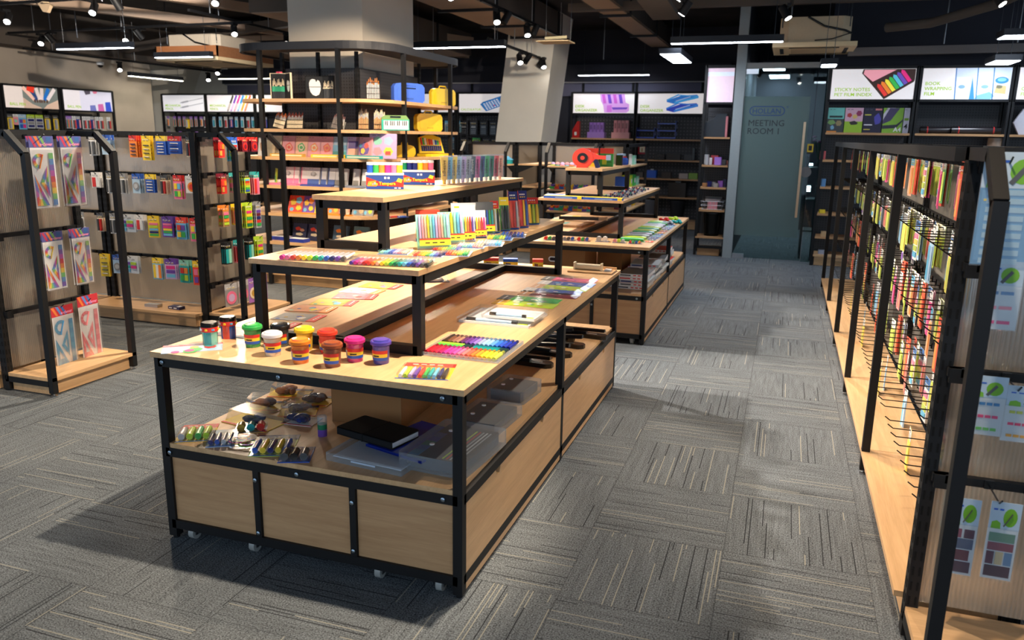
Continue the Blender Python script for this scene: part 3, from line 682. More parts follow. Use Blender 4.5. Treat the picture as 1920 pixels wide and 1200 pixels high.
# ---------------------------------------------------------------- gondola sections
def slotted(b, x, y, z0, z1, w=.036, d=.05, step=.05):
    b.mat('steel'); b.box(x-w/2, x+w/2, y-d/2, y+d/2, z0, z1, BK); b.mat('matte'); z = z0+.06
    while z < z1-.05:
        for s in (-1, 1):
            b.box(x+s*.009-.003, x+s*.009+.003, y-d/2-.0012, y-d/2, z, z+.028, (6, 6, 7))
            b.box(x-w/2-.0012, x-w/2, y+s*.011-.004, y+s*.011+.004, z, z+.028, (6, 6, 7)); b.box(x+w/2, x+w/2+.0012, y+s*.011-.004, y+s*.011+.004, z, z+.028, (6, 6, 7))
        z += step
HOOKMESH = {}
def section(x, y, rz, w, d, label, bars=(), shelves=(), front_posts=(1, 1), chamfer=True, H=1.49, hooks=None, panel=True, hook_len=.2, cat='gondola', base=True, uprights=(1, 1), back='poly', endpanel=False, group='black steel gondola sections', proud=0, side=True):
    """back plane at local y=0, shopper's side toward local -y"""
    t = empty('gondola_section', (x, y, 0), rz, label, cat, group)
    hw = w/2
    for s, on in zip((-1, 1), uprights):
        if on:
            b = MB(); slotted(b, s*(hw-.018), 0, .01, H-.01); b.build('slotted_upright', t)
    for s, on in zip((-1, 1), front_posts):
        xx = s*(hw-.017)
        b = MB().mat('steel')
        if on:
            if chamfer:
                ch = .125
                b.bar((xx, -d+.017, .02), (xx, -d+.017, H-.12), T, T, BK); b.bar((xx, -d+.017, H-.127), (xx, -d+.017+ch, H-.012), T, T*1.0, BK); b.bar((xx, -d+.01+ch, H-.017), (xx, .02, H-.017), T, T, BK)
            else:
                b.bar((xx, -d+.017, .02), (xx, -d+.017, H), T, T, BK); b.bar((xx, -d+.017, H-.017), (xx, .02, H-.017), T, T, BK)
            b.bar((xx, -d+.03, .075), (xx, 0, .075), T, T, BK)
            b.build('side_frame', t)
            b = MB().mat('metal'); b.lathe([(.018, 0), (.018, .006), (.006, .008), (.006, .02)], 'silver', 10, (xx, -d+.017, 0)); b.build('levelling_foot', t)
    b = MB().mat('steel'); b.box(-hw, hw, -.02, .02, H-.035, H, BK)
    if not chamfer and any(front_posts) : b.box(-hw, hw, -d, -d+T, H-.04, H, BK)
    b.build('top_rail', t)
    if panel:
        b = MB().mat(back); b.box(-hw+.03, hw-.03, .004, .010, .12, H-.035); b.build('back_panel', t)
    if base:
        b = MB().mat('woodx'); b.box(-hw+.002, hw-.002, -d-proud+.0, -.01, .092, .112); b.build('base_shelf', t)
        b = MB().mat('woodx'); b.box(-hw+.03, hw-.03, -d-proud+.035, -d-proud+.055, .006, .092)
        for s in (-1, 1):
            if side: b.box(s*(hw-.03)-.009, s*(hw-.03)+.009, -d-proud+.055, -.03, .006, .092)
        b.build('kick_board', t)
    if bars:
        for z in bars:
            b = MB().mat('steel'); b.box(-hw+.02, hw-.02, -.045, -.022, z-.012, z+.012, BK)
            for s in (-1, 1): b.box(s*(hw-.045)-.02, s*(hw-.045)+.02, -.05, -.018, z-.03, z+.012, BK)
            b.build('hook_bar', t)
    for z in shelves:
        b = MB().mat('woodx'); b.box(-hw+.01, hw-.01, -d+.0, -.02, z-.018, z); b.build('shelf', t)
        b = MB().mat('steel')
        for s in (-1, 1):
            xx = s*(hw-.022); b.add([(xx-.003, -.02, z-.018), (xx-.003, -.02, z-.12), (xx-.003, -d+.08, z-.018), (xx+.003, -.02, z-.018), (xx+.003, -.02, z-.12), (xx+.003, -d+.08, z-.018)], [(0,1,2),(5,4,3),(0,3,4,1),(1,4,5,2),(2,5,3,0)], BK)
        b.box(-hw+.01, hw-.01, -d+.01, -d+.03, z-.035, z-.018, BK); b.build('shelf_bracket', t)
    n = 0
    if hooks:
        Lh = hook_len
        key = round(Lh, 3)
        if key not in HOOKMESH:
            b = MB().mat('gloss'); b.tube([(0, -.03, 0), (0, -Lh, 0), (0, -Lh-.022, .016)], .0026, BK, 5)
            b.box(-.012, .012, -.05, -.045, -.012, .014, BK); o = b.build('hook'); HOOKMESH[key] = o.data; D.objects.remove(o)
        extra = MB().mat('gloss')
        for (hx, hz) in hooks:
            n += 1
            if n <= 100:
                o = D.objects.new('hook', HOOKMESH[key]); COL.objects.link(o); o.parent = t; o.location = (hx, 0, hz)
    return t
def sec_world(x, y, rz, lx, ly, lz):
    c, s = math.cos(rz), math.sin(rz); return (x+c*lx-s*ly, y+s*lx+c*ly, lz)

# ---------------------------------------------------------------- signs
def text_lines(b, lines, x, z, size, col, sx=1.05):
    for i, l in enumerate(lines):
        b.text(l, size, Matrix.Translation((x, -.0014, z-i*size*1.08)) @ Matrix.Rotation(R(90), 4, 'X'), col, .0004, .014, sx)
LIME = (150, 186, 30)
def poly(b, pts, col, k=0):
    """flat shape on the sign face: pts (x,z)"""
    b.quad([(x, -.0006-.0002*k, z) for x, z in pts], col)
def bg(b, w, h, col=(232, 226, 226)):
    b.quad([(0, 0, 0), (w, 0, 0), (w, 0, h), (0, 0, h)], col)
def blob(b, cx, cz, rx, rz, col, k=0, n=20, a0=0): poly(b, [(cx+rx*math.cos(2*math.pi*i/n+a0), cz+rz*math.sin(2*math.pi*i/n+a0)) for i in range(n)], col, k)
def clip_line(b, p, q, wd, col, k):
    dx, dz = q[0]-p[0], q[1]-p[1]; l = math.hypot(dx, dz); nx, nz = -dz/l*wd/2, dx/l*wd/2
    poly(b, [(p[0]+nx, p[1]+nz), (p[0]-nx, p[1]-nz), (q[0]-nx, q[1]-nz), (q[0]+nx, q[1]+nz)], col, k)
def art_sticky(b, w, h):
    bg(b, w, h)
    # page marker folder with seven arrow tabs, tilted
    e1 = Vector((.84, .55)).normalized(); e2 = Vector((-.62, .79)).normalized()
    def q(u, v): return (w*.66+e1.x*u+e2.x*v, h*.08+e1.y*u+e2.y*v)
    poly(b, [q(-.02, -.02), q(.33, -.02), (w*.995, h*.63), (w*.995, h*.99), (w*.50, h*.99), (w*.375, h*.99), (w*.36, h*.86)], (58, 40, 36), 0)
    poly(b, [(w*.39, h*.97), (w*.77, h*.97), (w*.50, h*.58), (w*.38, h*.84)], (240, 160, 172), 1)
    for i, c in enumerate([(226, 60, 56), (240, 130, 50), (240, 224, 70), (60, 180, 80), (90, 190, 215), (110, 80, 180), (226, 50, 130)]):
        o = i*.047; L_ = .17
        pts = [q(o, .005), q(o+.040, .005), q(o+.040, L_-.025), q(o+.020, L_), q(o, L_-.025)]
        pts = [(min(x, w*.995), min(z, h*.985)) for x, z in pts]; poly(b, pts, c, 2)
    text_lines(b, ['STICKY NOTES', 'PET FILM INDEX'], w*.045, h*.27, .052, LIME, 1.1)
def art_film(b, w, h):
    bg(b, w, h); poly(b, [(w*.37, h), (w, h), (w, 0), (w*.40, 0)], (196, 208, 226), 0)
    for cx, r in ((.46, .11), (.60, .0), (.72, .12), (.88, .10), (1.0, .0)):
        if r:
            poly(b, [(w*(cx-r*.8), 0), (w*(cx+r*.8), 0), (w*(cx+r*.8), h*.72), (w*(cx-r*.8), h*.72)], (214, 220, 236), 1)
            blob(b, w*cx, h*.45, w*r*.8, h*.2, (222, 224, 240), 2); blob(b, w*cx, h*.40, w*r*.35, h*.06, (120, 160, 200), 3)
    poly(b, [(w*.56, 0), (w*.62, 0), (w*.60, h*.3), (w*.57, h*.7)], (60, 130, 190), 4); poly(b, [(w*.64, h*.12), (w*.78, h*.24), (w*.84, h*.1), (w*.8, 0), (w*.62, 0)], (120, 170, 210), 4)
    for x in (.375, .62, .80): clip_line(b, (w*x, h), (w*(x+.02), 0), w*.012, (40, 110, 170), 4)
    blob(b, w*.9, h*.6, w*.075, h*.11, (60, 130, 170), 4); blob(b, w*.9, h*.62, w*.05, h*.06, (120, 180, 200), 5)
    poly(b, [(w*.83, h*.2), (w*.96, h*.16), (w*.96, h*.42), (w*.85, h*.46)], (190, 170, 120), 3)
    text_lines(b, ['BOOK', 'WRAPPING', 'FILM'], w*.035, h*.46, .052, LIME)
def art_desk_rack(b, w, h):
    bg(b, w, h)
    poly(b, [(w*.44, h*.98), (w*.84, h*.98), (w*.86, h*.55), (w*.92, h*.45), (w*.92, h*.12), (w*.88, h*.03), (w*.52, h*.03), (w*.50, h*.40), (w*.46, h*.62)], (206, 150, 216), 0)
    for i in range(4): poly(b, [(w*(.47+.09*i), h*.96), (w*(.52+.09*i), h*.96), (w*(.55+.09*i), h*.50), (w*(.50+.09*i), h*.50)], (110, 70, 180) if i % 2 else (190, 90, 190), 1)
    poly(b, [(w*.56, h*.40), (w*.64, h*.42), (w*.64, h*.05), (w*.56, h*.05)], (196, 110, 206), 2); poly(b, [(w*.64, h*.30), (w*.90, h*.30), (w*.88, h*.20), (w*.66, h*.18)], (110, 70, 180), 2)
    text_lines(b, ['DESK', 'ORGANIZER'], w*.035, h*.29, .060, LIME, 1.15)
def art_desk_tray(b, w, h):
    bg(b, w, h)
    for z, c, c2 in ((.42, (60, 150, 210), (40, 110, 190)), (.0, (50, 120, 200), (40, 60, 170))):
        poly(b, [(w*.44, h*(z+.16)), (w*.56, h*(z+.06)), (w*.92, h*(z+.36)), (w*.90, h*(z+.52)), (w*.66, h*(z+.48)), (w*.45, h*(z+.24))], c2, 1)
        clip_line(b, (w*.44, h*(z+.24)), (w*.62, h*(z+.52)), h*.07, c, 2); clip_line(b, (w*.62, h*(z+.50)), (w*.92, h*(z+.44)), h*.05, c, 2)
        clip_line(b, (w*.56, h*(z+.12)), (w*.92, h*(z+.40)), h*.10, c, 3); clip_line(b, (w*.58, h*(z+.2)), (w*.80, h*(z+.42)), h*.05, (150, 170, 210), 3)
    text_lines(b, ['DESK', 'ORGANIZER'], w*.035, h*.29, .060, LIME, 1.15)
def art_calc(b, w, h):
    bg(b, w, h); e1 = Vector((.87, .35)); e2 = Vector((-.33, .62))
    def q(u, v): return (w*(.52+.44*u-.10*v), h*(.06+.44*u+.44*v))
    poly(b, [q(0, 0), q(1.1, 0), q(1.1, 1), q(.1, 1.05), q(-.05, .9)], (30, 110, 180), 0)
    poly(b, [q(.78, .1), q(1.02, .1), q(1.02, .9), q(.78, .9)], (60, 90, 120), 1)
    for i in range(6):
        for j in range(5): poly(b, [q(.06+.11*i, .1+.165*j), q(.13+.11*i, .1+.165*j), q(.13+.11*i, .2+.165*j), q(.06+.11*i, .2+.165*j)], (226, 230, 240) if (i, j) != (3, 1) else (240, 120, 130), 1)
    text_lines(b, ['CALCULATOR'], w*.035, h*.10, .052, LIME, 1.15)
def art_ball1(b, w, h):
    bg(b, w, h, (226, 212, 204)); poly(b, [(w*.33, h), (w, h), (w, 0), (w*.33, 0)], (118, 124, 118), 0)
    poly(b, [(w*.33, h*.5), (w*.5, h*.2), (w*.66, h*.05), (w*.66, 0), (w*.33, 0)], (198, 170, 150), 1); poly(b, [(w, h*.45), (w*.78, h*.2), (w*.7, h*.0), (w, 0)], (210, 178, 156), 1)
    for x0, x1, c in ((.34, .54, (236, 190, 172)), (.47, .59, (44, 70, 120)), (.59, .64, (224, 206, 200)), (.70, .68, (224, 206, 200)), (.83, .73, (36, 110, 190)), (.95, .79, (228, 214, 210))):
        clip_line(b, (w*x0, h*.98), (w*x1, h*.42), w*.065, c, 2); clip_line(b, (w*x1, h*.42), (w*(x1*.9+.066), h*.28), w*.03, (90, 60, 50), 3)
    clip_line(b, (w*.42, h*.98), (w*.55, h*.86), w*.10, (226, 60, 40), 3)
    text_lines(b, ['BALL PEN'], w*.075, h*.11, .058, LIME, 1.1)
def art_ball2(b, w, h):
    bg(b, w, h, (228, 220, 222)); poly(b, [(w*.33, h), (w, h), (w, 0), (w*.33, 0)], (216, 212, 228), 0)
    poly(b, [(w*.42, h), (w*.55, h), (w*.55, h*.86), (w*.45, h*.80)], (84, 76, 90), 1); poly(b, [(w*.60, h), (w*.70, h), (w*.68, h*.90), (w*.62, h*.88)], (226, 120, 150), 1)
    for x, c, t_ in ((.52, (110, 116, 180), .30), (.69, (200, 100, 160), .38), (.85, (50, 80, 190), .50)): poly(b, [(w*x, 0), (w*(x+.13), 0), (w*(x+.11), h*t_), (w*x, h*(t_-.03))], c, 1)
    text_lines(b, ['BALL PEN'], w*.06, h*.11, .058, LIME, 1.1)
def art_mech1(b, w, h):
    bg(b, w, h, (226, 224, 230))
    for z in (.40, .10):
        clip_line(b, (w*.42, h*(z+.12)), (w*.98, h*(z+.42)), h*.05, (170, 170, 176), 1); clip_line(b, (w*.46, h*(z+.14)), (w*.62, h*(z+.23)), h*.10, (150, 150, 158), 2)
    text_lines(b, ['MECHANICAL', 'PENCIL'], w*.05, h*.30, .058, LIME)
def art_mech2(b, w, h):
    bg(b, w, h, (230, 222, 226))
    for i, c in enumerate([(60, 54, 52), (110, 60, 170), (226, 40, 130), (20, 130, 200), (244, 190, 40), (236, 90, 50)]):
        x = .46+.075*i; pale = [(190, 176, 170), (226, 186, 216), (240, 180, 190), (170, 206, 220), (236, 170, 60), (240, 150, 110)][i]
        clip_line(b, (w*(x+.12), h*.98), (w*(x+.05), h*.5), w*.038, c, 1); clip_line(b, (w*(x+.05), h*.52), (w*(x-.01), h*.08), w*.038, pale, 1); clip_line(b, (w*(x-.01), h*.12), (w*(x-.02), h*.02), w*.018, c, 1)
    text_lines(b, ['MECHANICAL', 'PENCIL'], w*.05, h*.30, .058, LIME)
def art_plain(lines):
    def f(b, w, h):
        bg(b, w, h, (230, 224, 226)); text_lines(b, lines, w*.04, h*.28, .052, LIME)
    return f

def wall_unit(x, y, rz, w, label, sign, s0, s1, shelves, H=2.36, d=.38, back='peg', backz=(0.1, 1.9), group='wall shelving units', signcat=None, gapback=0, hookbars=(), base=True):
    """front at local y=0, going back to y=d; local x from 0 to w"""
    t = empty('wall_shelving_unit', (x, y, 0), rz, label, 'shelving unit', group)
    b = MB().mat('steel')
    for xx in (.0, w):
        b.box(xx-.018, xx+.018, 0, .036, 0, s1+.02, BK); b.box(xx-.018, xx+.018, d-.03, d, 0, s0+.1, BK); b.box(xx-.015, xx+.015, .03, d, .05, .08, BK)
    b.box(0, w, 0, .036, s1, s1+.025, BK); b.box(0, w, 0, .036, s0-.022, s0, BK); b.build('frame', t)
    b = MB().mat(back); b.box(.018, w-.018-gapback, d-.02, d-.01, backz[0], s0-.04); b.build('pegboard', t)
    for z in shelves:
        b = MB().mat('woodx'); b.box(.014, w-.014, -.01, d-.03, z-.025, z, (225, 215, 205)); b.build('shelf', t)
    if base:
        b = MB().mat('woodx'); b.box(.014, w-.014, -.03, d-.03, .115, .14); b.box(.03, w-.03, .01, .03, .005, .115); b.build('base_box', t)
    for z in hookbars:
        b = MB().mat('steel'); b.box(.02, w-.02, d-.06, d-.035, z-.012, z+.012, BK); b.build('hook_bar', t)
    if sign:
        b = MB().mat('matte'); b.box(.02, w-.02, .012, .10, s0+.002, s1-.002, (60, 60, 64)); bx = b.build('light_box', t)
        b = MB().mat('sign'); sign(b, w-.05, s1-s0-.012); o = b.build('sign_face', bx, (.025, .009, s0+.006))
    return t
SX, WZ = (.364, 1.320, 2.276), (1.973, 2.322)
wall_unit(.384, 10.35, 0, .936, 'right wall shelving unit under the STICKY NOTES sign', art_sticky, *WZ, (1.60, 1.28, .96, .64, .36))
wall_unit(1.345, 10.35, 0, .930, 'right wall shelving unit under the BOOK WRAPPING FILM sign', art_film, *WZ, (1.60, 1.28, .96, .64, .36))
wall_unit(2.30, 10.35, 0, .930, 'right wall shelving unit cut off by the photo edge', art_plain(['CLEAR', 'FILM']), *WZ, (1.60, 1.28, .96, .64, .36))
DZ = (1.895, 2.225); DS = (1.487, 1.147, .84, .535)
wall_unit(-3.585, 13.6, 0, 1.10, 'back shelving unit under the left DESK ORGANIZER sign with the purple rack picture', art_desk_rack, *DZ, DS, back='pegfar')
wall_unit(-2.47, 13.6, 0, 1.12, 'back shelving unit under the right DESK ORGANIZER sign with the blue tray picture', art_desk_tray, *DZ, DS, back='pegfar')
cx = P(858, 200, 'y', 13.6).x
wall_unit(cx, 13.6, 0, 1.05, 'back shelving unit under the CALCULATOR sign', art_calc, *DZ, (.6,), back='pegfar', hookbars=(1.75, 1.45, 1.15))
wall_unit(cx-1.1, 13.6, 0, 1.05, 'back shelving unit half hidden behind the tower shelves', art_plain(['CALCULATOR']), *DZ, (.6,), back='pegfar', hookbars=(1.75, 1.45))
MY = 13.2; MZ = (1.87, 2.19)
mx0, mx1, mx2 = P(303, 190, 'y', MY).x, P(386, 190, 'y', MY).x, P(478, 190, 'y', MY).x
wall_unit(mx0, MY, 0, mx1-mx0-.03, 'back left shelving unit under the MECHANICAL PENCIL sign with two grey pencils', art_mech1, *MZ, (.6,), back='peg', hookbars=(1.78, 1.48))
wall_unit(mx1, MY, 0, mx2-mx1-.03, 'back left shelving unit under the MECHANICAL PENCIL sign with coloured pencils', art_mech2, *MZ, (.6,), back='peg', hookbars=(1.78, 1.48))
wall_unit(mx2, MY, 0, 1.1, 'back left shelving unit seen between the tower shelves', art_plain(['PENCIL']), *MZ, (.6,), back='peg', hookbars=(1.78, 1.48))
BX = -11.2
def ly(u, v=180): return P(u, v, 'x', BX).y
BZ = (1.80, 2.13)
y0, y1, y2 = ly(3), ly(114), ly(214)
# facing +x: local x runs along +y
for ya, yb, ar, lb in ((y0, y1, art_ball1, 'left wall shelving unit under the BALL PEN sign picturing a fan of pens'), (y1, y2, art_ball2, 'left wall shelving unit under the BALL PEN sign picturing refills'), (2*y0-y1-.03, y0, art_plain(['GEL PEN']), 'left wall shelving unit just outside the left edge of view')):
    wall_unit(BX, ya+.03, R(90), yb-ya-.06, lb, ar, *BZ, (.6,), back='peg', hookbars=(1.72, 1.42), gapback=.12)

# narrow unit beside the glass door
t = empty('narrow_shelving_unit', (-1.06, 10.6, 0), 0, 'narrow tall shelving unit beside the meeting room door with wire baskets', 'shelving unit')
b = MB().mat('steel'); wN = .36
for xx in (0, wN):
    b.box(xx-.016, xx+.016, 0, .03, .01, 2.40, BK); b.box(xx-.016, xx+.016, .36, .39, .01, 2.40, BK)
b.box(0, wN, 0, .03, 2.37, 2.40, BK); b.box(0, wN, 0, .03, 1.93, 1.95, BK); b.box(0, wN, .0, .03, .1, .13, BK); b.build('frame', t)
b = MB().mat('sign'); b.box(.02, wN-.02, .02, .03, 1.955, 2.365, (214, 190, 206)); b.box(.02, wN-.02, .0185, .0195, 2.27, 2.32, (206, 214, 232)); b.build('sign_face', t)
b = MB().mat('metal')
for z in (1.84, 1.78, 1.72): b.rod((.02, .2, z), (wN-.02, .2, z), .004, 'dgrey')
b.build('hanging_rail', t)
b = MB().mat('peg'); b.box(.02, wN-.02, .36, .37, .2, 1.9); b.build('pegboard', t)
for z in (1.526, 1.173, .89, .60, .255):
    b = MB().mat('woodx'); b.box(.0, wN, -.01 if z < .3 else .02, .35, z-.022, z, (225, 215, 205)); b.build('shelf', t)
b = MB().mat('woodx'); b.box(.03, wN-.05, .03, .33, .005, .1, (225, 215, 205)); b.build('base_box', t)

# ---------------------------------------------------------------- the round-cornered tower around column one
TX0, TX1, TY0, TY1 = -5.26, -3.575, 6.66, 8.87
def rrect(x0, x1, y0, y1, r, n=10):
    pts = []
    for cx_, cy_, a0 in ((x1-r, y0+r, -90), (x1-r, y1-r, 0), (x0+r, y1-r, 90), (x0+r, y0+r, 180)):
        for i in range(n+1): pts.append((cx_+r*math.cos(R(a0+90*i/n)), cy_+r*math.sin(R(a0+90*i/n))))
    return pts
def ring_board(b, o, i, z0, z1, col):
    n = len(o); vs = [(*p, z0) for p in o]+[(*p, z1) for p in o]+[(*p, z0) for p in i]+[(*p, z1) for p in i]; fs = []
    for k in range(n):
        j = (k+1) % n; fs += [(k, j, n+j, n+k), (n+k, n+j, 3*n+j, 3*n+k), (2*n+j, 2*n+k, 3*n+k, 3*n+j), (j, k, 2*n+k, 2*n+j)]
    return b.add(vs, fs, col)
t = empty('tower_shelving', ((TX0+TX1)/2, (TY0+TY1)/2, 0), 0, 'tall round-cornered shelving tower wrapped around the square column', 'shelving unit')
tx, ty_ = t.location.x, t.location.y
def tl(pts): return [(p[0]-tx, p[1]-ty_) for p in pts]
outer = tl(rrect(TX0, TX1, TY0, TY1, .42)); inner = tl(rrect(-4.90, -4.0, 7.08, 8.45, .02))
TSH = (1.813, 1.533, 1.269, .995, .726, .442)
for z in TSH:
    b = MB().mat('woodx'); ring_board(b, outer, inner, z-.03, z, None); b.build('shelf', t)
b = MB().mat('woodx'); ring_board(b, tl(rrect(TX0+.02, TX1-.02, TY0+.02, TY1-.02, .4)), inner, .10, .125, None); ring_board(b, tl(rrect(TX0+.07, TX1-.07, TY0+.07, TY1-.07, .36)), inner, .004, .10, None); b.build('base_board', t)
b = MB().mat('steel'); ring_board(b, outer, tl(rrect(TX0+.03, TX1-.03, TY0+.03, TY1-.03, .39)), 2.255, 2.325, (42, 44, 50)); b.build('top_band', t)
b = MB().mat('matte'); ring_board(b, tl(rrect(TX0+.03, TX1-.03, TY0+.03, TY1-.03, .39)), inner, 2.275, 2.29, (70, 68, 70)); b.build('top_board', t)
for i, (px, py) in enumerate([(-4.84, TY0), (-3.99, TY0), (TX1, 7.22), (TX1, 8.36), (TX0, 7.22), (TX0, 8.36), (-4.84, TY1), (-3.99, TY1)]):
    b = MB().mat('steel'); sx = .018 if px < tx else -.018; sy = .018 if py < ty_ else -.018
    ox = 0 if py in (TY0, TY1) else sx; oy = 0 if px in (TX0, TX1) else sy
    b.box(px-tx+ox-.019, px-tx+ox+.019, py-ty_+oy-.019, py-ty_+oy+.019, .01, 2.26, BK); b.build('post', t)
b = MB().mat('peg'); b.box(-4.88-tx, -4.02-tx, 7.085-ty_, 7.095-ty_, .12, 2.12); b.box(-4.01-tx, -4.0-tx, 7.1-ty_, 8.42-ty_, .12, 2.12); b.box(-4.90-tx, -4.89-tx, 7.1-ty_, 8.42-ty_, .12, 2.12); b.build('pegboard', t)
b = MB()
for px, py in ((-4.86, 7.07), (-4.02, 7.07), (-3.99, 8.4), (-4.45, 7.075)): slotted(b, px-tx, py-ty_, .12, 2.27, .03, .03)
b.build('slotted_upright', t)

# ---------------------------------------------------------------- left gondolas
# first gondola: end section faces the aisle (+x)
L1C, L2C = 3.545, 5.275
section(-4.215, L1C, R(90), .63, .362, 'left front gondola end with hanging rainbow ruler sets', bars=(1.452, .905, .46), hooks=[(a, z) for z in (1.452, .905, .46) for a in (-.035, .165)], hook_len=.17)
section(-4.80, 3.53, 0, 1.1, .36, 'camera-side bay of the left front gondola at the photo edge', bars=(1.2, .8), chamfer=False, front_posts=(0, 0))
section(-4.215, L2C, R(90), .63, .362, 'left rear gondola end beside the front table with eraser packs', bars=(1.452, 1.18, .94, .655, .33), hooks=[(a, z) for z in (1.452, 1.18, .94, .655, .33) for a in (-.20, -.05, .08, .20)], hook_len=.16)
L2HX = [-.47+i*.135 for i in range(8)]
L2Z = (1.452, 1.157, .832, .494)
section(-4.80, 5.20, 0, 1.13, .34, 'near bay of the left rear gondola hung with stationery packs', bars=L2Z, hooks=[(a, z) for z in L2Z for a in L2HX], chamfer=False, front_posts=(0, 0), hook_len=.17)
section(-5.95, 5.20, 0, 1.13, .34, 'far bay of the left rear gondola behind the rainbow ruler rack', bars=L2Z, hooks=[(a, z) for z in L2Z for a in L2HX[3:]], chamfer=False, front_posts=(0, 0), hook_len=.17)
b = MB().mat('steel'); b.bar((-4.222, 4.965, .02), (-4.222, 4.965, 1.49), .05, .04, BK); tag(b.build('corner_post'), 'plain black corner post where the left rear gondola meets its end section', 'post')

# ---------------------------------------------------------------- right gondola, five bays along the aisle and an end section
RX = .77
RZ = (1.43, 1.14, .85, .56, .30)
RB = [(3.78, 2.53), (5.01, 3.78), (6.23, 5.01), (7.48, 6.23), (8.73, 7.48)]
ORD = ['nearest', 'second', 'third', 'fourth', 'farthest']
RHX = [-.52+i*.104 for i in range(11)]
for i, (ya, yb) in enumerate(RB):
    w_ = ya-yb
    rows = [z for z in RZ]
    hk = [(a, z) for z in rows for a in RHX]
    section(RX, (ya+yb)/2, R(-90), w_, .33, ORD[i]+' bay of the long right gondola beside the aisle', bars=RZ, hooks=hk, chamfer=False, front_posts=((1, 0) if i < 5 else (1, 1)), hook_len=.24, back='poly', uprights=(1, 0 if i else 1))
section(.775, 2.47, 0, .63, .362, 'right gondola end section facing the camera, with film index packs', bars=(1.452, 1.17, .87, .55), hooks=[(a, z) for z in (1.452, 1.17, .87, .55) for a in (-.25, -.15, -.05, .10, .24)], hook_len=.17)

# ---------------------------------------------------------------- two rear racks
section(-2.51, 9.86, 0, .63, .362, 'rear rack end with shelves of small toy figures, before the desk organizers', shelves=(1.15, .865, .60, .33), H=1.425)
section(-2.21, 10.65, R(90), 1.45, .34, 'aisle side of the rear rack beyond the rear table', shelves=(1.15, .865, .60, .33), H=1.425, chamfer=False)
section(-3.64, 9.86, 0, .63, .362, 'rear rack end with shelves, seen between tower and leaning column', shelves=(1.15, .865, .60, .33), H=1.425)
section(-3.33, 10.4, R(90), 1.0, .34, 'side of the rear rack in front of the leaning column', shelves=(1.15, .865, .60, .33), H=1.425, chamfer=False)
def cn(c): return c.replace('_', ' ').replace('dgrey', 'dark grey') if isinstance(c, str) else 'dark'
# ================================================================ MERCHANDISE
RB_ = ['red', 'orange', 'yellow', 'green', 'sky', 'blue', 'purple', 'magenta']
def place(o, loc, rx=0, rz=0, ry=0):
    o.location = loc; o.rotation_euler = (rx, ry, rz); return o
def scr(b, x0, x1, z, y, col, n=3, h=.003, gap=.5):
    """short printed dashes, as unreadable small print"""
    w = (x1-x0)/n
    for i in range(n): b.box(x0+i*w, x0+i*w+w*gap*1.3, y-.0002, y, z-h/2, z+h/2, col)

def penpack(name, w, h, cols, bg='yellow', hdr='red', band=None, t=.012, pen=(.05, .72), tips=True, clear=True, hole=False, cap=None, rnd=None, pn='pens', base='blue'):
    """a flat retail pack of pens; stands in x-z facing -y, bottom edge at z=0"""
    b = MB().mat('ink'); b.box(-w/2, w/2, 0, .002, 0, h, bg)
    b.box(-w/2, w/2, -.0004, 0, h*(1-.24 if hdr else 1), h, hdr or bg)
    if hdr: scr(b, -w*.35, w*.3, h*.9, -.0005, 'white', 4, h*.035); scr(b, -w*.3, w*.35, h*.83, -.0005, 'yellow', 3, h*.02)
    b.box(-w/2, w/2, -.0005, 0, 0, h*.045, base)
    o = b.build(name)
    c = MB().mat('gloss'); n = len(cols); s = w*.9/n; z0, z1 = h*pen[0], h*pen[1]
    for i, cc in enumerate(cols):
        x = -w*.45+s*(i+.5); r = s*.43
        c.rod((x, -r-.001, z0), (x, -r-.001, z1-(z1-z0)*.22), r, cc if cap is None else cap, 8)
        c.rod((x, -r-.001, z1-(z1-z0)*.22), (x, -r-.001, z1), r*.94, cc, 8, r*.6)
    c.build(pn, o)
    rr = min(t, s*.9+.002)
    if band:
        k = MB().mat('ink'); k.box(-w*.46, w*.46, -rr-.0035, -rr-.0028, h*.10, h*.30, band); k.box(-w*.46, w*.46, -rr-.0037, -rr-.0034, h*.26, h*.30, 'red'); scr(k, -w*.3, w*.35, h*.18, -rr-.0037, BK, 3, h*.03); k.build('front_label', o)
    if clear:
        k = MB().mat('clear'); k.box(-w*.47, w*.47, -rr-.003, -.0008, h*.03, h*.74); k.build('blister', o)
    return o

def bagpack(name, w, h, bgcols, hdr='blue', lumps=None, t=.010):
    """clear bag with a printed header and a picture sheet inside"""
    b = MB().mat('ink'); b.box(-w/2, w/2, 0, .0015, 0, h*.80, bgcols[0])
    k = len(bgcols)
    rnd = random.Random(len(bgcols)*7+int(w*1000))
    for i in range(8):
        x = rnd.uniform(-w*.38, w*.38); z = rnd.uniform(h*.08, h*.70); r = rnd.uniform(w*.06, w*.14)
        n = 7; b.add([(x+r*math.cos(j*.9), -.0003-.0001*i, z+r*math.sin(j*.9)) for j in range(n)], [tuple(range(n-1, -1, -1))], bgcols[1+i % (k-1)] if k > 1 else 'white')
    b.box(-w/2, w/2, -.0006, .002, h*.80, h, hdr); scr(b, -w*.35, w*.35, h*.91, -.0008, 'white', 4, h*.03)
    o = b.build(name)
    c = MB().mat('clear'); c.add([(-w/2, -.001, 0), (w/2, -.001, 0), (w/2*.94, -t, h*.1), (-w/2*.94, -t, h*.1), (-w/2*.94, -t, h*.7), (w/2*.94, -t, h*.7), (w/2, -.001, h*.8), (-w/2, -.001, h*.8)],
        [(0, 1, 2, 3), (3, 2, 5, 4), (4, 5, 6, 7), (0, 3, 4, 7), (1, 6, 5, 2)], None); c.build('clear_bag', o)
    return o
BOXN = [0]
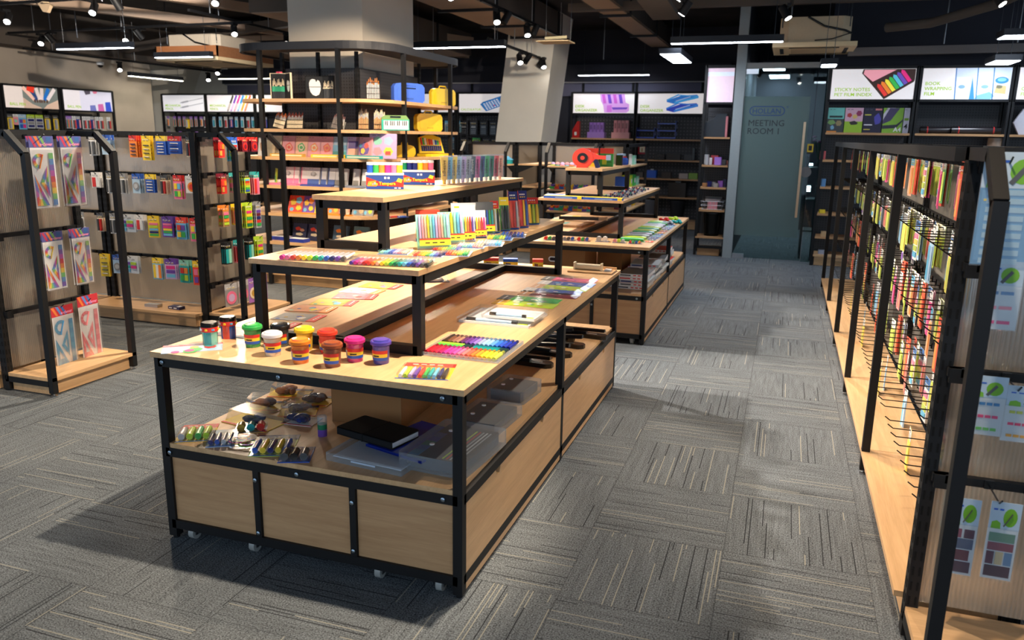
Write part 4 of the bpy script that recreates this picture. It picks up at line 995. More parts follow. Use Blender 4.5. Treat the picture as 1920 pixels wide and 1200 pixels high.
def carton(name, w, d, h, cols, label=None, txt=None, tcol='yellow', mat='ink'):
    """printed carton, base centre at the origin; cols = main, top, accent"""
    b = MB().mat(mat); b.box(-w/2, w/2, -d/2, d/2, 0, h, cols[0]); b.box(-w/2, w/2, -d/2, d/2, h, h+.0008, cols[1])
    b.box(-w*.5, w*.5, -d/2-.0006, -d/2, h*.72, h, cols[1]); b.box(w/2, w/2+.0006, -d/2, d/2, h*.72, h, cols[1]); b.box(-w/2-.0006, -w/2, -d/2, d/2, h*.72, h, cols[1])
    b.prismY([(-w*.32, h*.12), (w*.02, h*.12), (w*.02, h*.55), (-w*.32, h*.6)], -d/2-.001, -d/2-.0002, cols[2])
    scr(b, w*.08, w*.42, h*.4, -d/2-.0006, BK, 2, h*.07); scr(b, w*.08, w*.42, h*.25, -d/2-.0006, BK, 3, h*.05)
    if txt: b.text(txt, h*.2, Matrix.Translation((-w*.2, -d/2-.0012, h*.2)) @ Matrix.Rotation(R(90), 4, 'X'), tcol, .0004, .02)
    return b.build(name)

# ---------------------------------------------------------------- tubs of modelling clay on the front edge
def tub(u, v, col, colname, where, body=None, r=.031, h=.068):
    p = P(u, v, 'z', .731); t = empty('clay_tub', (p.x, p.y, .7312), random.uniform(-.5, .5), f'clay tub with {colname} lid '+where, 'tub', 'tubs of modelling clay on the front table')
    b = MB().mat('gloss'); b.lathe([(r*.82, 0), (r*.84, .002), (r*.95, h*.92)], body or col, 26); b.build('clay_filling', t)
    b = MB().mat('clear'); b.lathe([(r*.86, 0), (r*.88, .001), (r, h*.95), (r, h)], None, 26); b.build('cup', t)
    b = MB().mat('gloss'); b.lathe([(r*1.08, h-.002), (r*1.17, h), (r*1.17, h+.009), (r*1.08, h+.013), (r*.9, h+.012), (r*.86, h+.017), (r*.3, h+.019), (.0008, h+.019)], col, 28); b.build('lid', t)
    b = MB().mat('ink'); z0, z1 = h*.2, h*.72; n = 12
    def rr(z): return r*.88+(r*.12)*(z/(h*.95))+.0006
    def wrap(za, zb, a0, a1, c, off=0):
        vs = []; 
        for i in range(n+1):
            a = R(a0+(a1-a0)*i/n)
            for z in (za, zb): vs.append(((rr(z)+off)*math.cos(a), (rr(z)+off)*math.sin(a), z))
        b.add(vs, [(2*i, 2*i+2, 2*i+3, 2*i+1) for i in range(n)], c, True)
    wrap(z0, z1, -150, 10, 'yellow'); wrap(z0, z0+.011, -150, 10, 'blue', .0003); wrap(z1-.012, z1, -150, 10, 'red', .0003)
    wrap(z0+.004, z1-.006, -150, -118, 'white', .0006)
    for i in range(5): wrap(z0+.006, z1-.008, -147+6*i, -145+6*i, BK, .0009)
    wrap((z0+z1)/2-.004, (z0+z1)/2+.001, -95, -50, BK, .0006); b.build('paper_label', t)
    return t
for a in [(475,649,'green','green','left of the black and white ones'), (527,648,'black','black','partly behind the white one',(90,100,104)), (512,665,'white','white','at the front left of the group','cream'),
          (572,655,'yellow','yellow','behind the orange one'), (564,679,'orange','orange','in the front row'), (615,660,'scarlet','red','behind the brown one'),
          (624,686,(150,76,46),'brown','nearest to the table edge'), (666,676,'magenta','pink','between the brown and purple ones'), (715,680,(84,70,170),'purple','at the right end of the group')]: tub(*a)
def jar(u, v, where, c1, c2):
    p = P(u, v, 'z', .731); t = empty('glitter_jar', (p.x, p.y, .7312), .3, 'tall jar with black lid and red band '+where, 'jar', 'black-lidded jars on the front table')
    b = MB().mat('gloss'); n = 6
    for i in range(n):
        a0 = i*60; vs = []
        for k in range(5):
            a = R(a0+15*k); vs += [(.026*math.cos(a), .026*math.sin(a), 0), (.027*math.cos(a), .027*math.sin(a), .05)]
        b.add(vs, [(2*k, 2*k+2, 2*k+3, 2*k+1) for k in range(4)], (c1, c2)[i % 2], True)
    b.build('filling', t)
    b = MB().mat('clear'); b.lathe([(.028, 0), (.0285, .052)], None, 24); b.build('cup', t)
    b = MB().mat('ink'); b.lathe([(.0295, .050), (.031, .052), (.031, .068)], 'red', 24)
    for i in range(8):
        a = i*45; b.box(.0308*math.cos(R(a))-.004, .0308*math.cos(R(a))+.004, .0308*math.sin(R(a))-.004, .0308*math.sin(R(a))+.004, .056, .063, ('yellow', 'sky', 'white')[i % 3])
    b.build('printed_band', t)
    b = MB().mat('gloss'); b.lathe([(.031, .068), (.031, .080), (.027, .084), (.0008, .084)], BK, 26); b.build('lid', t)
jar(395, 645, 'holding teal filling, nearest the left corner', 'teal', 'mint'); jar(429, 633, 'holding orange and blue filling, farther back', 'scarlet', 'blue')

TZ = .7318
def lay(o, u, v, z, rz=0, lift=0): p = P(u, v, 'z', z); return place(o, (p.x, p.y, z+.0012+lift), R(-90), rz)
o = bagpack('sticker_pack', .205, .11, ['pale_blue', 'green', 'gold', 'magenta', 'red', 'teal'], 'red'); tag(lay(o, 360, 660, .731, R(38)), 'glittery gem sticker pack lying at the left front corner of the front table', 'pack')
# felt pen card, front right
o = penpack('felt_pen_card', .175, .185, [(236, 236, 240), 'lime', 'lilac', 'purple', 'scarlet', 'green', 'teal', 'sky', 'navy', 'black'], 'yellow', 'red', t=.012, pen=(.04, .56))
tag(lay(o, 790, 712, .731, R(14)), 'card of ten felt pens lying near the front right corner', 'pack')
# open case of many markers
def marker_case():
    t = empty('marker_case', (0, 0, 0), 0, 'open clear case holding rows of rainbow markers on the right of the front table', 'marker set')
    b = MB().mat('milky'); W_, D_ = .30, .285; b.box(0, W_, 0, D_, 0, .003)
    for a in ((0, W_, 0, .003), (0, W_, D_-.003, D_), (0, .003, 0, D_), (W_-.003, W_, 0, D_)): b.box(*a, .003, .014)
    b.build('clear_case', t)
    def rows(y0, y1, cols, x0=.012, x1=None):
        x1 = x1 or W_-.012; s = (x1-x0)/len(cols)
        for i, c in enumerate(cols):
            m_ = MB().mat('gloss'); x = x0+s*(i+.5); r = s*.46; yb = y0+(y1-y0)*.72
            m_.rod((x, y0, .003+r), (x, yb, .003+r), r, c, 10); m_.rod((x, yb, .003+r), (x, y1, .003+r), r*.95, tuple(int(k*.62) for k in PAL.get(c, c)) if not isinstance(c, str) else c, 10, r*.8)
            m_.build('marker', t)
    rows(.012, .115, [(180,20,40),(200,30,50),(214,40,70),(180,30,90),(200,50,150),(226,60,150),(240,80,160),(244,110,150),(246,120,120),(246,100,80),(246,120,60),(250,150,50),(250,180,50),(250,210,50),(240,224,60),(220,226,80)])
    for i, (c, x0, x1, y) in enumerate([((60,190,80), .015, .145, .122), ((120,200,70), .015, .145, .137), ((150,190,60), .015, .145, .152), ((30,160,150), .155, .285, .122), ((20,140,140), .155, .285, .137), ((20,110,120), .155, .285, .152)]):
        m_ = MB().mat('gloss'); m_.rod((x0, y, .0095), (x1-.03, y, .0095), .0066, c, 10); m_.rod((x1-.03, y, .0095), (x1, y, .0095), .006, (30, 60, 60), 10, .005); m_.build('marker', t)
    rows(.166, .272, [(60,40,30),(110,70,50),(140,96,80),(160,120,100),(90,40,90),(100,50,130),(110,70,160),(140,110,190),(150,160,190),(150,190,220),(140,180,230),(90,150,220),(50,110,210),(40,80,190),(30,50,170),(24,34,140)])
    return t
t = marker_case(); p = P(786, 666, 'z', .731); t.location = (p.x, p.y, .7314); t.rotation_euler = (0, 0, R(0))
# whiteboards
def whiteboard(w, d, label, loc, rz):
    t = empty('whiteboard', loc, rz, label, 'whiteboard')
    b = MB().mat('gloss'); b.box(-w/2, w/2, -d/2, d/2, 0, .006, (206, 214, 224)); b.build('board', t)
    b = MB().mat('gloss')
    for a in ((-w/2-.005, w/2+.005, -d/2-.005, -d/2+.004), (-w/2-.005, w/2+.005, d/2-.004, d/2+.005), (-w/2-.005, -w/2+.004, -d/2, d/2), (w/2-.004, w/2+.005, -d/2, d/2)): b.box(*a, 0, .009, 'white')
    b.build('rim', t)
    b = MB().mat('gloss'); b.rod((-w*.42, -d/2+.014, .014), (-w*.28, -d/2+.014, .014), .0075, BK, 12); b.rod((-w*.28, -d/2+.014, .014), (w*.25, -d/2+.014, .014), .0065, 'pale_blue', 12); b.rod((w*.25, -d/2+.014, .014), (w*.33, -d/2+.014, .014), .0072, BK, 12); b.build('marker', t)
    b = MB().mat('ink'); b.box(-w*.44, -w*.30, -d/2+.03, -d/2+.055, .0061, .0066, 'orange'); b.box(-w*.44, -w*.36, -d/2+.03, -d/2+.055, .0066, .007, 'green'); b.box(w*.34, w*.47, -d/2+.01, -d/2+.03, .0061, .008, 'lime'); b.build('sticker', t)
    b = MB().mat('clear'); b.box(-w/2-.012, w/2+.012, -d/2-.012, d/2+.012, .0, .0225); b.build('shrink_wrap', t)
p = P(945, 597, 'z', .731); whiteboard(.30, .26, 'large whiteboard in clear wrap lying on the front table', (p.x, p.y, .7314), 0)
p = P(965, 589, 'z', .76); whiteboard(.215, .15, 'small whiteboard with marker, on top of the larger whiteboard', (p.x, p.y, .7545), 0)
# zip bags and folders to the right rear
specs = [(985, 570, 'lime', ['lime', 'green', 'gold'], 'gold', 'yellow-green mesh bag next to the whiteboards'), (993, 562, 'green', ['green', 'lime', 'grey'], 'dgrey', 'bright green zip pack behind the yellow-green one'),
         (1030, 553, 'maroon', ['maroon', 'dgrey'], 'tan', 'maroon zip pack in the middle of the folder row'), (1035, 547, 'blue', ['blue', 'sky', 'navy'], 'silver', 'blue patterned zip pack behind the maroon one'),
         (1050, 540, 'gold', ['lime', 'gold', 'yellow'], 'tan', 'mustard zip pack behind the blue one'), (1062, 533, 'blue', ['blue', 'lilac', 'sky'], 'silver', 'blue and lilac zip pack near the row end'), (1068, 525, 'pink', ['pink', 'orange', 'purple', 'navy'], 'dgrey', 'pink and orange folder at the far end of the row')]
for u, v, c, cs, hd, lb in specs:
    o = bagpack('zip_bag', .115, .30, cs+['white'], hd, t=.012); p = P(u, v, 'z', .731); tag(place(o, (p.x+.15, p.y, .733), R(-90), R(90)), lb, 'pack')
# paper trimmer-like wooden box and the three yellow cartons
t = empty('wooden_tray', (-1.03, 4.50, .7314), R(0), 'pale wooden tray with a roller at the rear right corner of the front table', 'tray')
b = MB().mat('woodx'); b.box(-.13, .13, -.08, .08, 0, .008, (255, 250, 240)); b.box(-.13, .13, .07, .08, .008, .02, (255, 250, 240)); b.build('board', t)
b = MB().mat('gloss'); b.rod((-.10, 0, .026), (.05, 0, .026), .018, 'cream', 14); b.box(-.11, -.10, -.02, .02, .008, .05, 'cream'); b.box(.05, .06, -.02, .02, .008, .05, 'cream'); b.build('roller', t)
b = MB().mat('gloss'); b.box(.075, .11, -.02, .03, .008, .018, 'white'); b.build('clip', t)
for u, v, top, w_, lb in [(921, 501, 'red', .088, 'yellow carton with red top, leftmost under the middle tier'), (957, 503, 'blue', .085, 'yellow carton with blue top under the middle tier'), (1008, 504, 'scarlet', .062, 'small red-topped yellow carton standing by the riser leg')]:
    p = P(u, v, 'z', .731); o = carton('eraser_carton', w_, .05, .058, ['yellow', top, 'brown' if top != 'blue' else 'navy']); place(o, (p.x, p.y, .7312), 0, R(18)); tag(o, lb, 'carton')
    b = MB().mat('ink'); b.box(w_/2+.0006, w_/2+.0012, -.024, .024, .003, .04, 'green'); b.build('green_side', o)
# cards along the left strip
names = ['craft foam', 'face mask', 'cartoon', 'balloon', 'floral', 'alphabet', 'animal', 'rainbow', 'pastel', 'party', 'glitter', 'fruit', 'star']
pals = [[(150,180,205),'rose','white','magenta'], [(214,190,140),'yellow','red','blue'], [(160,164,170),'blue','gold','white'], [(226,160,120),'mint','blue','yellow'], [(220,196,70),'teal','rose','sky'], [(214,130,140),'cream','teal','red'], ['pale_blue','rose','yellow','lilac'],
        ['yellow','orange','blue','pink'], ['gold','blue','red','white'], ['yellow','sky','red','green'], ['green','lime','white','mint'], ['scarlet','yellow','green','cream'], ['peach','orange','yellow','white']]
for i, (pl, nm) in enumerate(zip(pals, names)):
    o = bagpack('activity_sheet', .125, .20, pl, 'red' if i % 3 else 'orange', t=.006); y = 2.50+i*.155
    place(o, (-2.055+.02*((i*7) % 3), y, .7326+.001*(i % 2)), R(-90), R(-82+((i*37) % 17)-8)); tag(o, f'{"pale blue,peach,silver,pastel,yellow,rose,sky,orange,gold,lemon,green,scarlet,apricot".split(",")[i]} activity sheet on the left strip of the front table, {"nearest,second,third,fourth,fifth,sixth,seventh,eighth,ninth,tenth,eleventh,twelfth,farthest".split(",")[i]} from the front', 'sheet', 'activity sheets on the left strip')
o = penpack('silver_clip_card', .07, .12, ['silver', 'dgrey', 'silver'], 'navy', 'dgrey'); p = P(800, 528, 'z', .731); tag(place(o, (p.x, p.y, .733), R(-90), R(-60)), 'small card of silver clips on the left strip under the middle tier', 'pack')

# ---------------------------------------------------------------- middle tier of the front table
z2 = 1.042
def pens_flat(u, v, w, L_, cols, rz, label, endcol=None, z=z2):
    p = P(u, v, 'z', z); t = empty('pen_set', (p.x, p.y, z+.0006), rz, label, 'pen set'); n = len(cols); s = w/n
    for i, c in enumerate(cols):
        m_ = MB().mat('gloss'); x = -w/2+s*(i+.5); r = s*.42
        if endcol: m_.rod((x, .0, r+.002), (x, .022, r+.002), r, c, 10); m_.rod((x, .022, r+.002), (x, L_, r+.002), r*.95, endcol, 10, r*.6)
        else: m_.rod((x, 0, r+.002), (x, L_*.7, r+.002), r, c, 10); m_.rod((x, L_*.7, r+.002), (x, L_, r+.002), r, 'white', 10, r*.7)
        m_.build('pen', t)
    b = MB().mat('clear'); b.box(-w/2-.006, w/2+.006, -.008, L_+.008, 0, .0016); b.box(-w/2-.006, w/2+.006, -.008, L_+.008, s+.003, s+.0045); b.build('clear_pouch', t); return t
pens_flat(585, 490, .25, .15, ['magenta','pink','scarlet','orange','yellow','lime','green','teal','blue','navy','purple','dgrey'], R(14), 'set of white gel pens with coloured ends at the left of the middle tier', (226, 224, 232))
pens_flat(728, 500, .29, .13, ['purple','magenta','pink','red','scarlet','orange','peach','yellow','lime','green','dark_green','teal','sky','blue','navy','purple','dgrey','black'], R(12), 'wide flat set of rainbow markers at the front of the middle tier')
for i, (u, v, cs, lb) in enumerate([(735, 478, ['mint','sky','blue','lilac','rose','cream'], 'small marker pack behind the wide rainbow set'), (800, 483, ['red','orange','yellow','green','sky','blue','navy'], 'flat rainbow felt pen pack at the tier edge'),
        (835, 472, ['red','orange','yellow','green','teal','blue'], 'flat felt pen pack leaning on the pastel packs'), (850, 481, ['navy','red','orange','lime','green'], 'second flat rainbow pack by the tier edge'), (880, 466, ['lilac','mint','sky','rose','peach'], 'flat pastel marker pack in the middle of the row'),
        (915, 462, ['white','silver','pale_blue','sky'], 'flat pack of silvery pens on the middle tier'), (935, 451, ['yellow','green','lime','blue'], 'flat yellow and green pack near the row end'), (960, 446, ['blue','navy','blue'], 'flat pack with a blue edge at the row end')]):
    o = penpack('felt_pen_pack', .12, .14, [c_ for c_ in cs for _ in (0, 1)], 'white' if i % 2 else 'pale_blue', None, t=.012, pen=(.05, .8)); p = P(u, v, 'z', z2); tag(place(o, (p.x, p.y, z2+.002), R(-90), R(15)), lb, 'pack', 'flat pen packs on the middle tier')
def name_is_pack(o): return o.name.startswith('marker_pack')
def stand(o, u, v, z, lean, rz, lb, cat='pack', group=None):
    p = P(u, v, 'z', z); place(o, (p.x, p.y, z+.0015), R(lean), rz); o.scale = (1.15,)*3 if name_is_pack(o) else (1,)*3; tag(o, lb, cat, group); return o
RZS = R(42)
def big_carton(u, v):
    p = P(u, v, 'z', z2); o = carton('paint_carton', .10, .055, .135, ['yellow', 'scarlet', 'yellow']); place(o, (p.x, p.y, z2+.0005), 0, R(30))
    b = MB().mat('ink'); b.box(-.0503, .0503, -.0283, .0283, .0, .012, 'blue'); b.build('blue_base_print', o); tag(o, 'tall yellow carton with red top standing on the middle tier', 'carton')
big_carton(802, 452)
past = ['lilac','rose','peach','yellow','mint','sky','lilac','rose','peach','mint','pale_blue']
stand(penpack('marker_pack', .125, .125, past, 'mint', None, 'yellow', t=.014, pen=(.32, .97), base='silver'), 815, 468, z2, -12, RZS, 'pastel marker pack in two rows of markers, leaning on the tall carton')
stand(penpack('marker_pack', .10, .12, past[:7], 'mint', None, 'yellow', t=.014, pen=(.32, .97), base='silver'), 848, 458, z2, -12, RZS, 'second pastel marker pack right of the first one')
b = MB().mat('gloss'); b.box(-.085, .085, 0, .006, 0, .15, 'silver'); b.box(-.078, .078, -.001, 0, .01, .14, (214, 220, 228)); b.box(-.07, -.045, -.0016, -.001, .10, .135, 'lime'); b.box(-.01, .03, -.0016, -.001, .03, .05, 'pale_blue')
o = b.build('drawing_board'); stand(o, 880, 441, z2, -8, RZS, 'clear-covered grey drawing board standing behind the marker packs', 'board'); o.location.z += .0
for u, v, w_, h_, cs, bgc, hd, bnd, lb in [
    (872, 455, .085, .13, ['blue','sky','teal','green','yellow','orange','red','purple'], 'white', None, 'yellow', 'rainbow marker pack with yellow band, front of the standing row'),
    (897, 447, .07, .11, ['sky','blue','yellow','orange','red','magenta'], 'white', None, 'yellow', 'narrower rainbow marker pack beside the first one'),
    (912, 441, .075, .135, ['red','scarlet','navy','blue','green','teal'], 'dgrey', None, 'yellow', 'marker pack with dark caps in the middle of the standing row'),
    (930, 438, .036, .135, ['yellow','white','black'], 'lime', 'red', None, 'slim lime card with one black pen'),
    (948, 434, .042, .145, ['dgrey','black','dgrey'], 'green', 'yellow', None, 'green card with grey pens and red top'),
    (965, 431, .042, .165, ['scarlet','red','silver'], 'scarlet', 'navy', None, 'tall narrow red card with blue top, left one of two'),
    (983, 428, .042, .165, ['red','yellow','blue'], 'red', 'navy', None, 'tall narrow red card with blue top, right one of two'),
    (1000, 422, .060, .125, ['yellow','lime','yellow'], 'green', 'red', None, 'green and yellow card with red top at the end of the standing row')]:
    stand(penpack('marker_pack', w_, h_, cs, bgc, hd, bnd, t=.013, pen=(.06, .74)), u, v, z2, -11, RZS, lb)

# ---------------------------------------------------------------- top tier: two paint sets and a row of glue pouches
z3 = 1.259
def paint_set(u, v, rz, cols, label, side):
    p = P(u, v, 'z', z3); t = empty('paint_set', (p.x, p.y, z3+.0005), rz, label, 'paint set', 'paint sets on the top tier')
    W_, D_, H_ = .165, .062, .062
    b = MB().mat('ink'); b.box(-W_/2, W_/2, -D_/2, D_/2, 0, H_, side)
    y = -D_/2-.0006; f = Matrix.Rotation(R(90), 4, 'X')
    b.quad([(-W_/2, y, 0), (W_/2, y, 0), (W_/2, y, H_), (-W_/2, y, H_)], (34, 70, 150))
    b.quad([(-W_/2, y-.0003, H_*.28), (W_/2, y-.0003, H_*.16), (W_/2, y-.0003, H_*.72), (W_*.05, y-.0003, H_*.36), (-W_/2, y-.0003, H_*.86)], 'red')
    b.quad([(-W_*.48, y-.0006, H_*.2), (-W_*.22, y-.0006, H_*.2), (-W_*.24, y-.0006, H_*.62), (-W_*.44, y-.0006, H_*.55)], 'orange')
    for i in range(5): b.box(-W_*.45+i*.009, -W_*.45+i*.009+.006, y-.001, y-.0007, H_*(.28+.05*(i % 2)), H_*(.42+.06*(i % 2)), ('green','yellow','rose','sky','lime')[i])
    b.text('Tempera', .020, Matrix.Translation((-W_*.16, y-.001, H_*.30)) @ f, 'yellow', .0003, .02); scr(b, -W_*.02, W_*.16, H_*.80, y-.0009, 'white', 2, .009)
    scr(b, W_*.25, W_*.46, H_*.08, y-.0008, 'white', 2, .005)
    b.quad([(W_*.3, y-.001, H_*.55), (W_*.44, y-.001, H_*.45), (W_*.47, y-.001, H_*.7), (W_*.36, y-.001, H_*.8)], 'lime')
    b.quad([(-W_/2-.0006, D_*.4, H_*.4), (-W_/2-.0006, -D_*.4, H_*.4), (-W_/2-.0006, -D_*.4, H_*.55), (-W_/2-.0006, D_*.4, H_*.55)], 'yellow')
    b.build('printed_carton', t)
    b = MB().mat('gloss'); b.box(-W_/2-.002, W_/2+.002, -D_/2-.002, D_/2+.002, H_, H_+.009, 'white'); b.build('white_tray', t)
    for i, c in enumerate(cols):
        x = -W_/2+.017+i*(W_-.034)/5
        k = empty('paint_pot', (x, 0, H_+.009)); k.parent = t
        b = MB().mat('gloss'); b.lathe([(.0135, 0), (.0142, .034)], c, 16); b.build('paint', k); b = MB().mat('gloss'); b.lathe([(.0150, .034), (.0150, .044), (.013, .046), (.0007, .046)], 'white', 16); b.build('lid', k)
paint_set(722, 354, R(28), ['blue','green','orange','magenta','pink','yellow'], 'paint set with six pots, blue carton end, left on the top tier', (34, 60, 140))
paint_set(783, 346, R(28), ['dark_green','navy','navy','yellow','orange','pink'], 'paint set with six pots, red carton end, right on the top tier', 'red')
gl = ['yellow', 'sky', 'yellow', 'pale_blue', 'lilac', 'silver', 'black', 'magenta', 'navy', 'green', 'dark_green', 'red', 'peach']
gn = ['yellow leftmost', 'light blue', 'second yellow', 'pale blue', 'lilac', 'silvery white', 'black', 'magenta', 'navy blue', 'green', 'dark green', 'red', 'peach rightmost']
for i, (c, n_) in enumerate(zip(gl, gn)):
    f = i/12; p = P(833+f*104, 345-f*8.5, 'z', z3)
    o = empty('glitter_glue_pack', (p.x, p.y, z3+.0008), R(32), n_+' glitter glue tube pack in the row on the top tier', 'glue tube', 'glitter glue packs on the top tier')
    b = MB().mat('gloss'); w_ = .017
    b.add([(-w_, -.004, .118), (w_, -.004, .118), (w_, .004, .118), (-w_, .004, .118), (-.011, -.011, .018), (.011, -.011, .018), (.011, .011, .018), (-.011, .011, .018)], [(0, 1, 2, 3), (4, 5, 1, 0), (5, 6, 2, 1), (6, 7, 3, 2), (7, 4, 0, 3), (7, 6, 5, 4)], c)
    o.scale = (1.15, 1.15, 1.12)
    b.build('tube', o); b = MB().mat('gloss'); b.lathe([(.007, 0), (.008, .018)], 'white' if i % 2 else c, 10); b.build('cap', o)
    b = MB().mat('ink'); b.text('adhesive', .021, Matrix.Translation((.004, -.0115, .034)) @ Matrix.Rotation(R(8), 4, 'X') @ Matrix.Rotation(R(90), 4, 'X') @ Matrix.Rotation(R(90), 4, 'Z'), BK if c != 'black' else 'white', .0003); b.build('lettering', o)
    b = MB().mat('clear'); b.box(-.021, .021, -.0135, -.013, 0, .125); b.box(-.021, .021, .0125, .013, 0, .125); b.build('clear_bag', o)
# ---------------------------------------------------------------- lower shelf of the front table
zl = .385
def lump(b, pts, col, n=10, m_=6):
    """a soft closed lump: rings through (x,y,z,rx,rz)"""
    for cx_, cy_, cz, r in pts:
        prof = [(max(.0006, r*math.sin(math.pi*i/m_)), -r*.75*math.cos(math.pi*i/m_)) for i in range(m_+1)]
        b.lathe(prof, col, n, (cx_, cy_, cz+r*.75))
def toy_pack(u, v, rz, col, label, w=.20, h=.14, card=('yellow', 'navy')):
    p = P(u, v, 'z', zl); t = empty('blister_pack', (p.x, p.y, zl+.0006), rz, label, 'pack', 'bulky packs on the lower shelf')
    b = MB().mat('ink'); b.box(-w/2, w/2, -h/2, h/2, 0, .002, card[0]); b.box(-w/2, w/2, h*.3, h/2, .002, .0026, card[1]); b.box(-w/2, w/2, -h/2, -h*.42, .002, .0026, 'red'); b.build('backing_card', t)
    b = MB().mat('gloss'); rnd = random.Random(int(u*7+v)); c0 = C(col)
    for i in range(7):
        r = rnd.uniform(.015, .024); x = rnd.uniform(-w*.2, w*.2); y = rnd.uniform(-h*.26, h*.16); L_ = rnd.uniform(.7, 1.9); a_ = rnd.uniform(-.9, .9)
        b.tf(Matrix.Translation((x, y, .003)) @ Matrix.Rotation(a_, 4, 'Z') @ Matrix.Diagonal((L_, .9, 1, 1))); lump(b, [(0, 0, 0, r)], col if i % 3 else (tuple(int(k*.7) for k in (col if not isinstance(col, str) else PAL[col]))), 9, 5)
    b.tf(Matrix.Identity(4))
    b.build('contents', t)
    b = MB().mat('clear'); rr_ = [( -w*.46, -h*.42), (w*.46, -h*.42), (w*.46, h*.3), (-w*.46, h*.3)]; up = [(x*.85, y*.85) for x, y in rr_]
    b.add([(*q, .003) for q in rr_]+[(*q, .052) for q in up], [(0,1,5,4), (1,2,6,5), (2,3,7,6), (3,0,4,7), (4,5,6,7)], None); b.build('blister', t)
BRN = (150, 96, 56)
toy_pack(482, 790, R(-8), (60, 76, 120), 'pack of blue clips in a clear blister on the lower shelf, at the left', .23, .15)
toy_pack(497, 762, R(20), BRN, 'brown leather toy pack behind the blue clip pack', .15, .12)
toy_pack(545, 738, R(15), BRN, 'brown leather toy pack farther back on the lower shelf', .17, .12)
toy_pack(560, 772, R(25), (130, 84, 50), 'brown pack right of the first two, near the carton', .15, .13)
toy_pack(592, 752, R(10), (120, 78, 50), 'brown pack touching the cardboard carton', .15, .13)
toy_pack(566, 790, R(5), (40, 60, 130), 'small blue clip pack in front of the cardboard carton', .13, .10, ('white', 'silver'))
def lowcard(u, v, rz, w, h, cols, cap, bgc, hd, lb):
    o = penpack('stationery_card', w, h, cols, bgc, hd, t=.014, pen=(.1, .6)); p = P(u, v, 'z', zl); tag(place(o, (p.x, p.y, zl+.002), R(-90), rz), lb, 'pack')
lowcard(362, 829, R(30), .13, .18, ['silver', 'lime', 'green', 'lime'], 0, 'yellow', 'red', 'yellow card with green sharpener at the left front of the lower shelf')
lowcard(412, 838, R(30), .10, .17, ['navy', 'blue', 'silver', 'navy'], 0, 'pale_blue', None, 'pale card with blue sharpener next to the green one')
lowcard(505, 856, R(24), .15, .20, ['blue', 'yellow', 'navy', 'yellow', 'blue'], 0, 'lime', 'navy', 'lime green card with blue plugs at the front of the lower shelf')
lowcard(550, 868, R(24), .11, .14, ['dgrey', 'black', 'dgrey'], 0, 'blue', 'navy', 'blue card with black discs beside the lime green card')
lowcard(470, 812, R(30), .12, .09, ['gold', 'teal', 'red'], 0, 'yellow', 'orange', 'yellow card behind the bag of coloured rings')
p = P(458, 830, 'z', zl); t = empty('ring_bag', (p.x, p.y, zl+.0006), 0, 'small clear bag of coloured rings on the lower shelf', 'pack')
b = MB().mat('gloss')
for i in range(9):
    rr = .02+.004*(i % 4); cx_, cy_ = .03*math.cos(i*2.1), .022*math.sin(i*1.7); b.tube([(cx_+rr*math.cos(R(30*k)), cy_+rr*math.sin(R(30*k)), .003+.0015*i) for k in range(13)], .0016, RB_[i % 8], 5)
b.build('rings', t); b = MB().mat('clear'); b.lathe([(.001, .022), (.045, .02), (.06, .004), (.062, 0)], None, 18); b.build('clear_bag', t)
p = P(605, 817, 'z', zl); t = empty('glue_stick', (p.x, p.y, zl+.0004), 0, 'glue stick with clear cap standing before the cardboard carton', 'glue stick')
b = MB().mat('ink'); b.lathe([(.0175, 0), (.0175, .03)], 'purple', 20); b.lathe([(.0177, .028), (.0177, .048)], 'dark_green', 20); b.build('barrel', t)
b = MB().mat('milky'); b.lathe([(.018, .048), (.018, .076), (.016, .08), (.0008, .08)], 'white', 20); b.build('cap', t)
# folders and notebook
def folder_obj(): pass
t = empty('document_case', (-1.27, 2.33, zl+.0004), R(-6), 'milky clear document case under the black notebook', 'case')
b = MB().mat('milky'); b.box(-.155, .155, -.11, .13, 0, .03); b.build('case_body', t)
b = MB().mat('ink'); b.box(-.14, .14, -.09, .11, .010, .013, (210, 222, 236)); b.box(-.05, .05, -.1105, -.11, .012, .018, (190, 205, 225)); b.build('paper_insert', t)
b = MB().mat('gloss'); b.box(-.13, .13, -.15, .15, 0, .008, (20, 50, 170)); b.box(-.13, .13, -.15, -.148, 0, .010, (16, 40, 140))
o = b.build('blue_folder'); place(o, (-1.165, 2.44, zl+.031), 0, R(-16)); tag(o, 'deep blue plastic folder partly under the black notebook', 'folder')
t = empty('notebook', (-1.33, 2.42, zl+.040), R(-14), 'black notebook with elastic band on the lower shelf', 'notebook')
b = MB().mat('matte'); b.bevbox(-.135, .135, -.075, .075, .0, .004, .006, BK); b.bevbox(-.135, .135, -.075, .075, .024, .028, .006, BK); b.box(-.132, .132, -.075, -.071, .0, .028, BK); b.build('cover', t)
b = MB().mat('ink'); b.box(-.13, .131, -.071, .071, .004, .024, (222, 222, 226)); b.build('pages', t)
b = MB().mat('matte'); b.box(-.012, -.006, -.0765, .0765, -.0008, .0288, (14, 14, 14)); b.build('elastic_band', t)
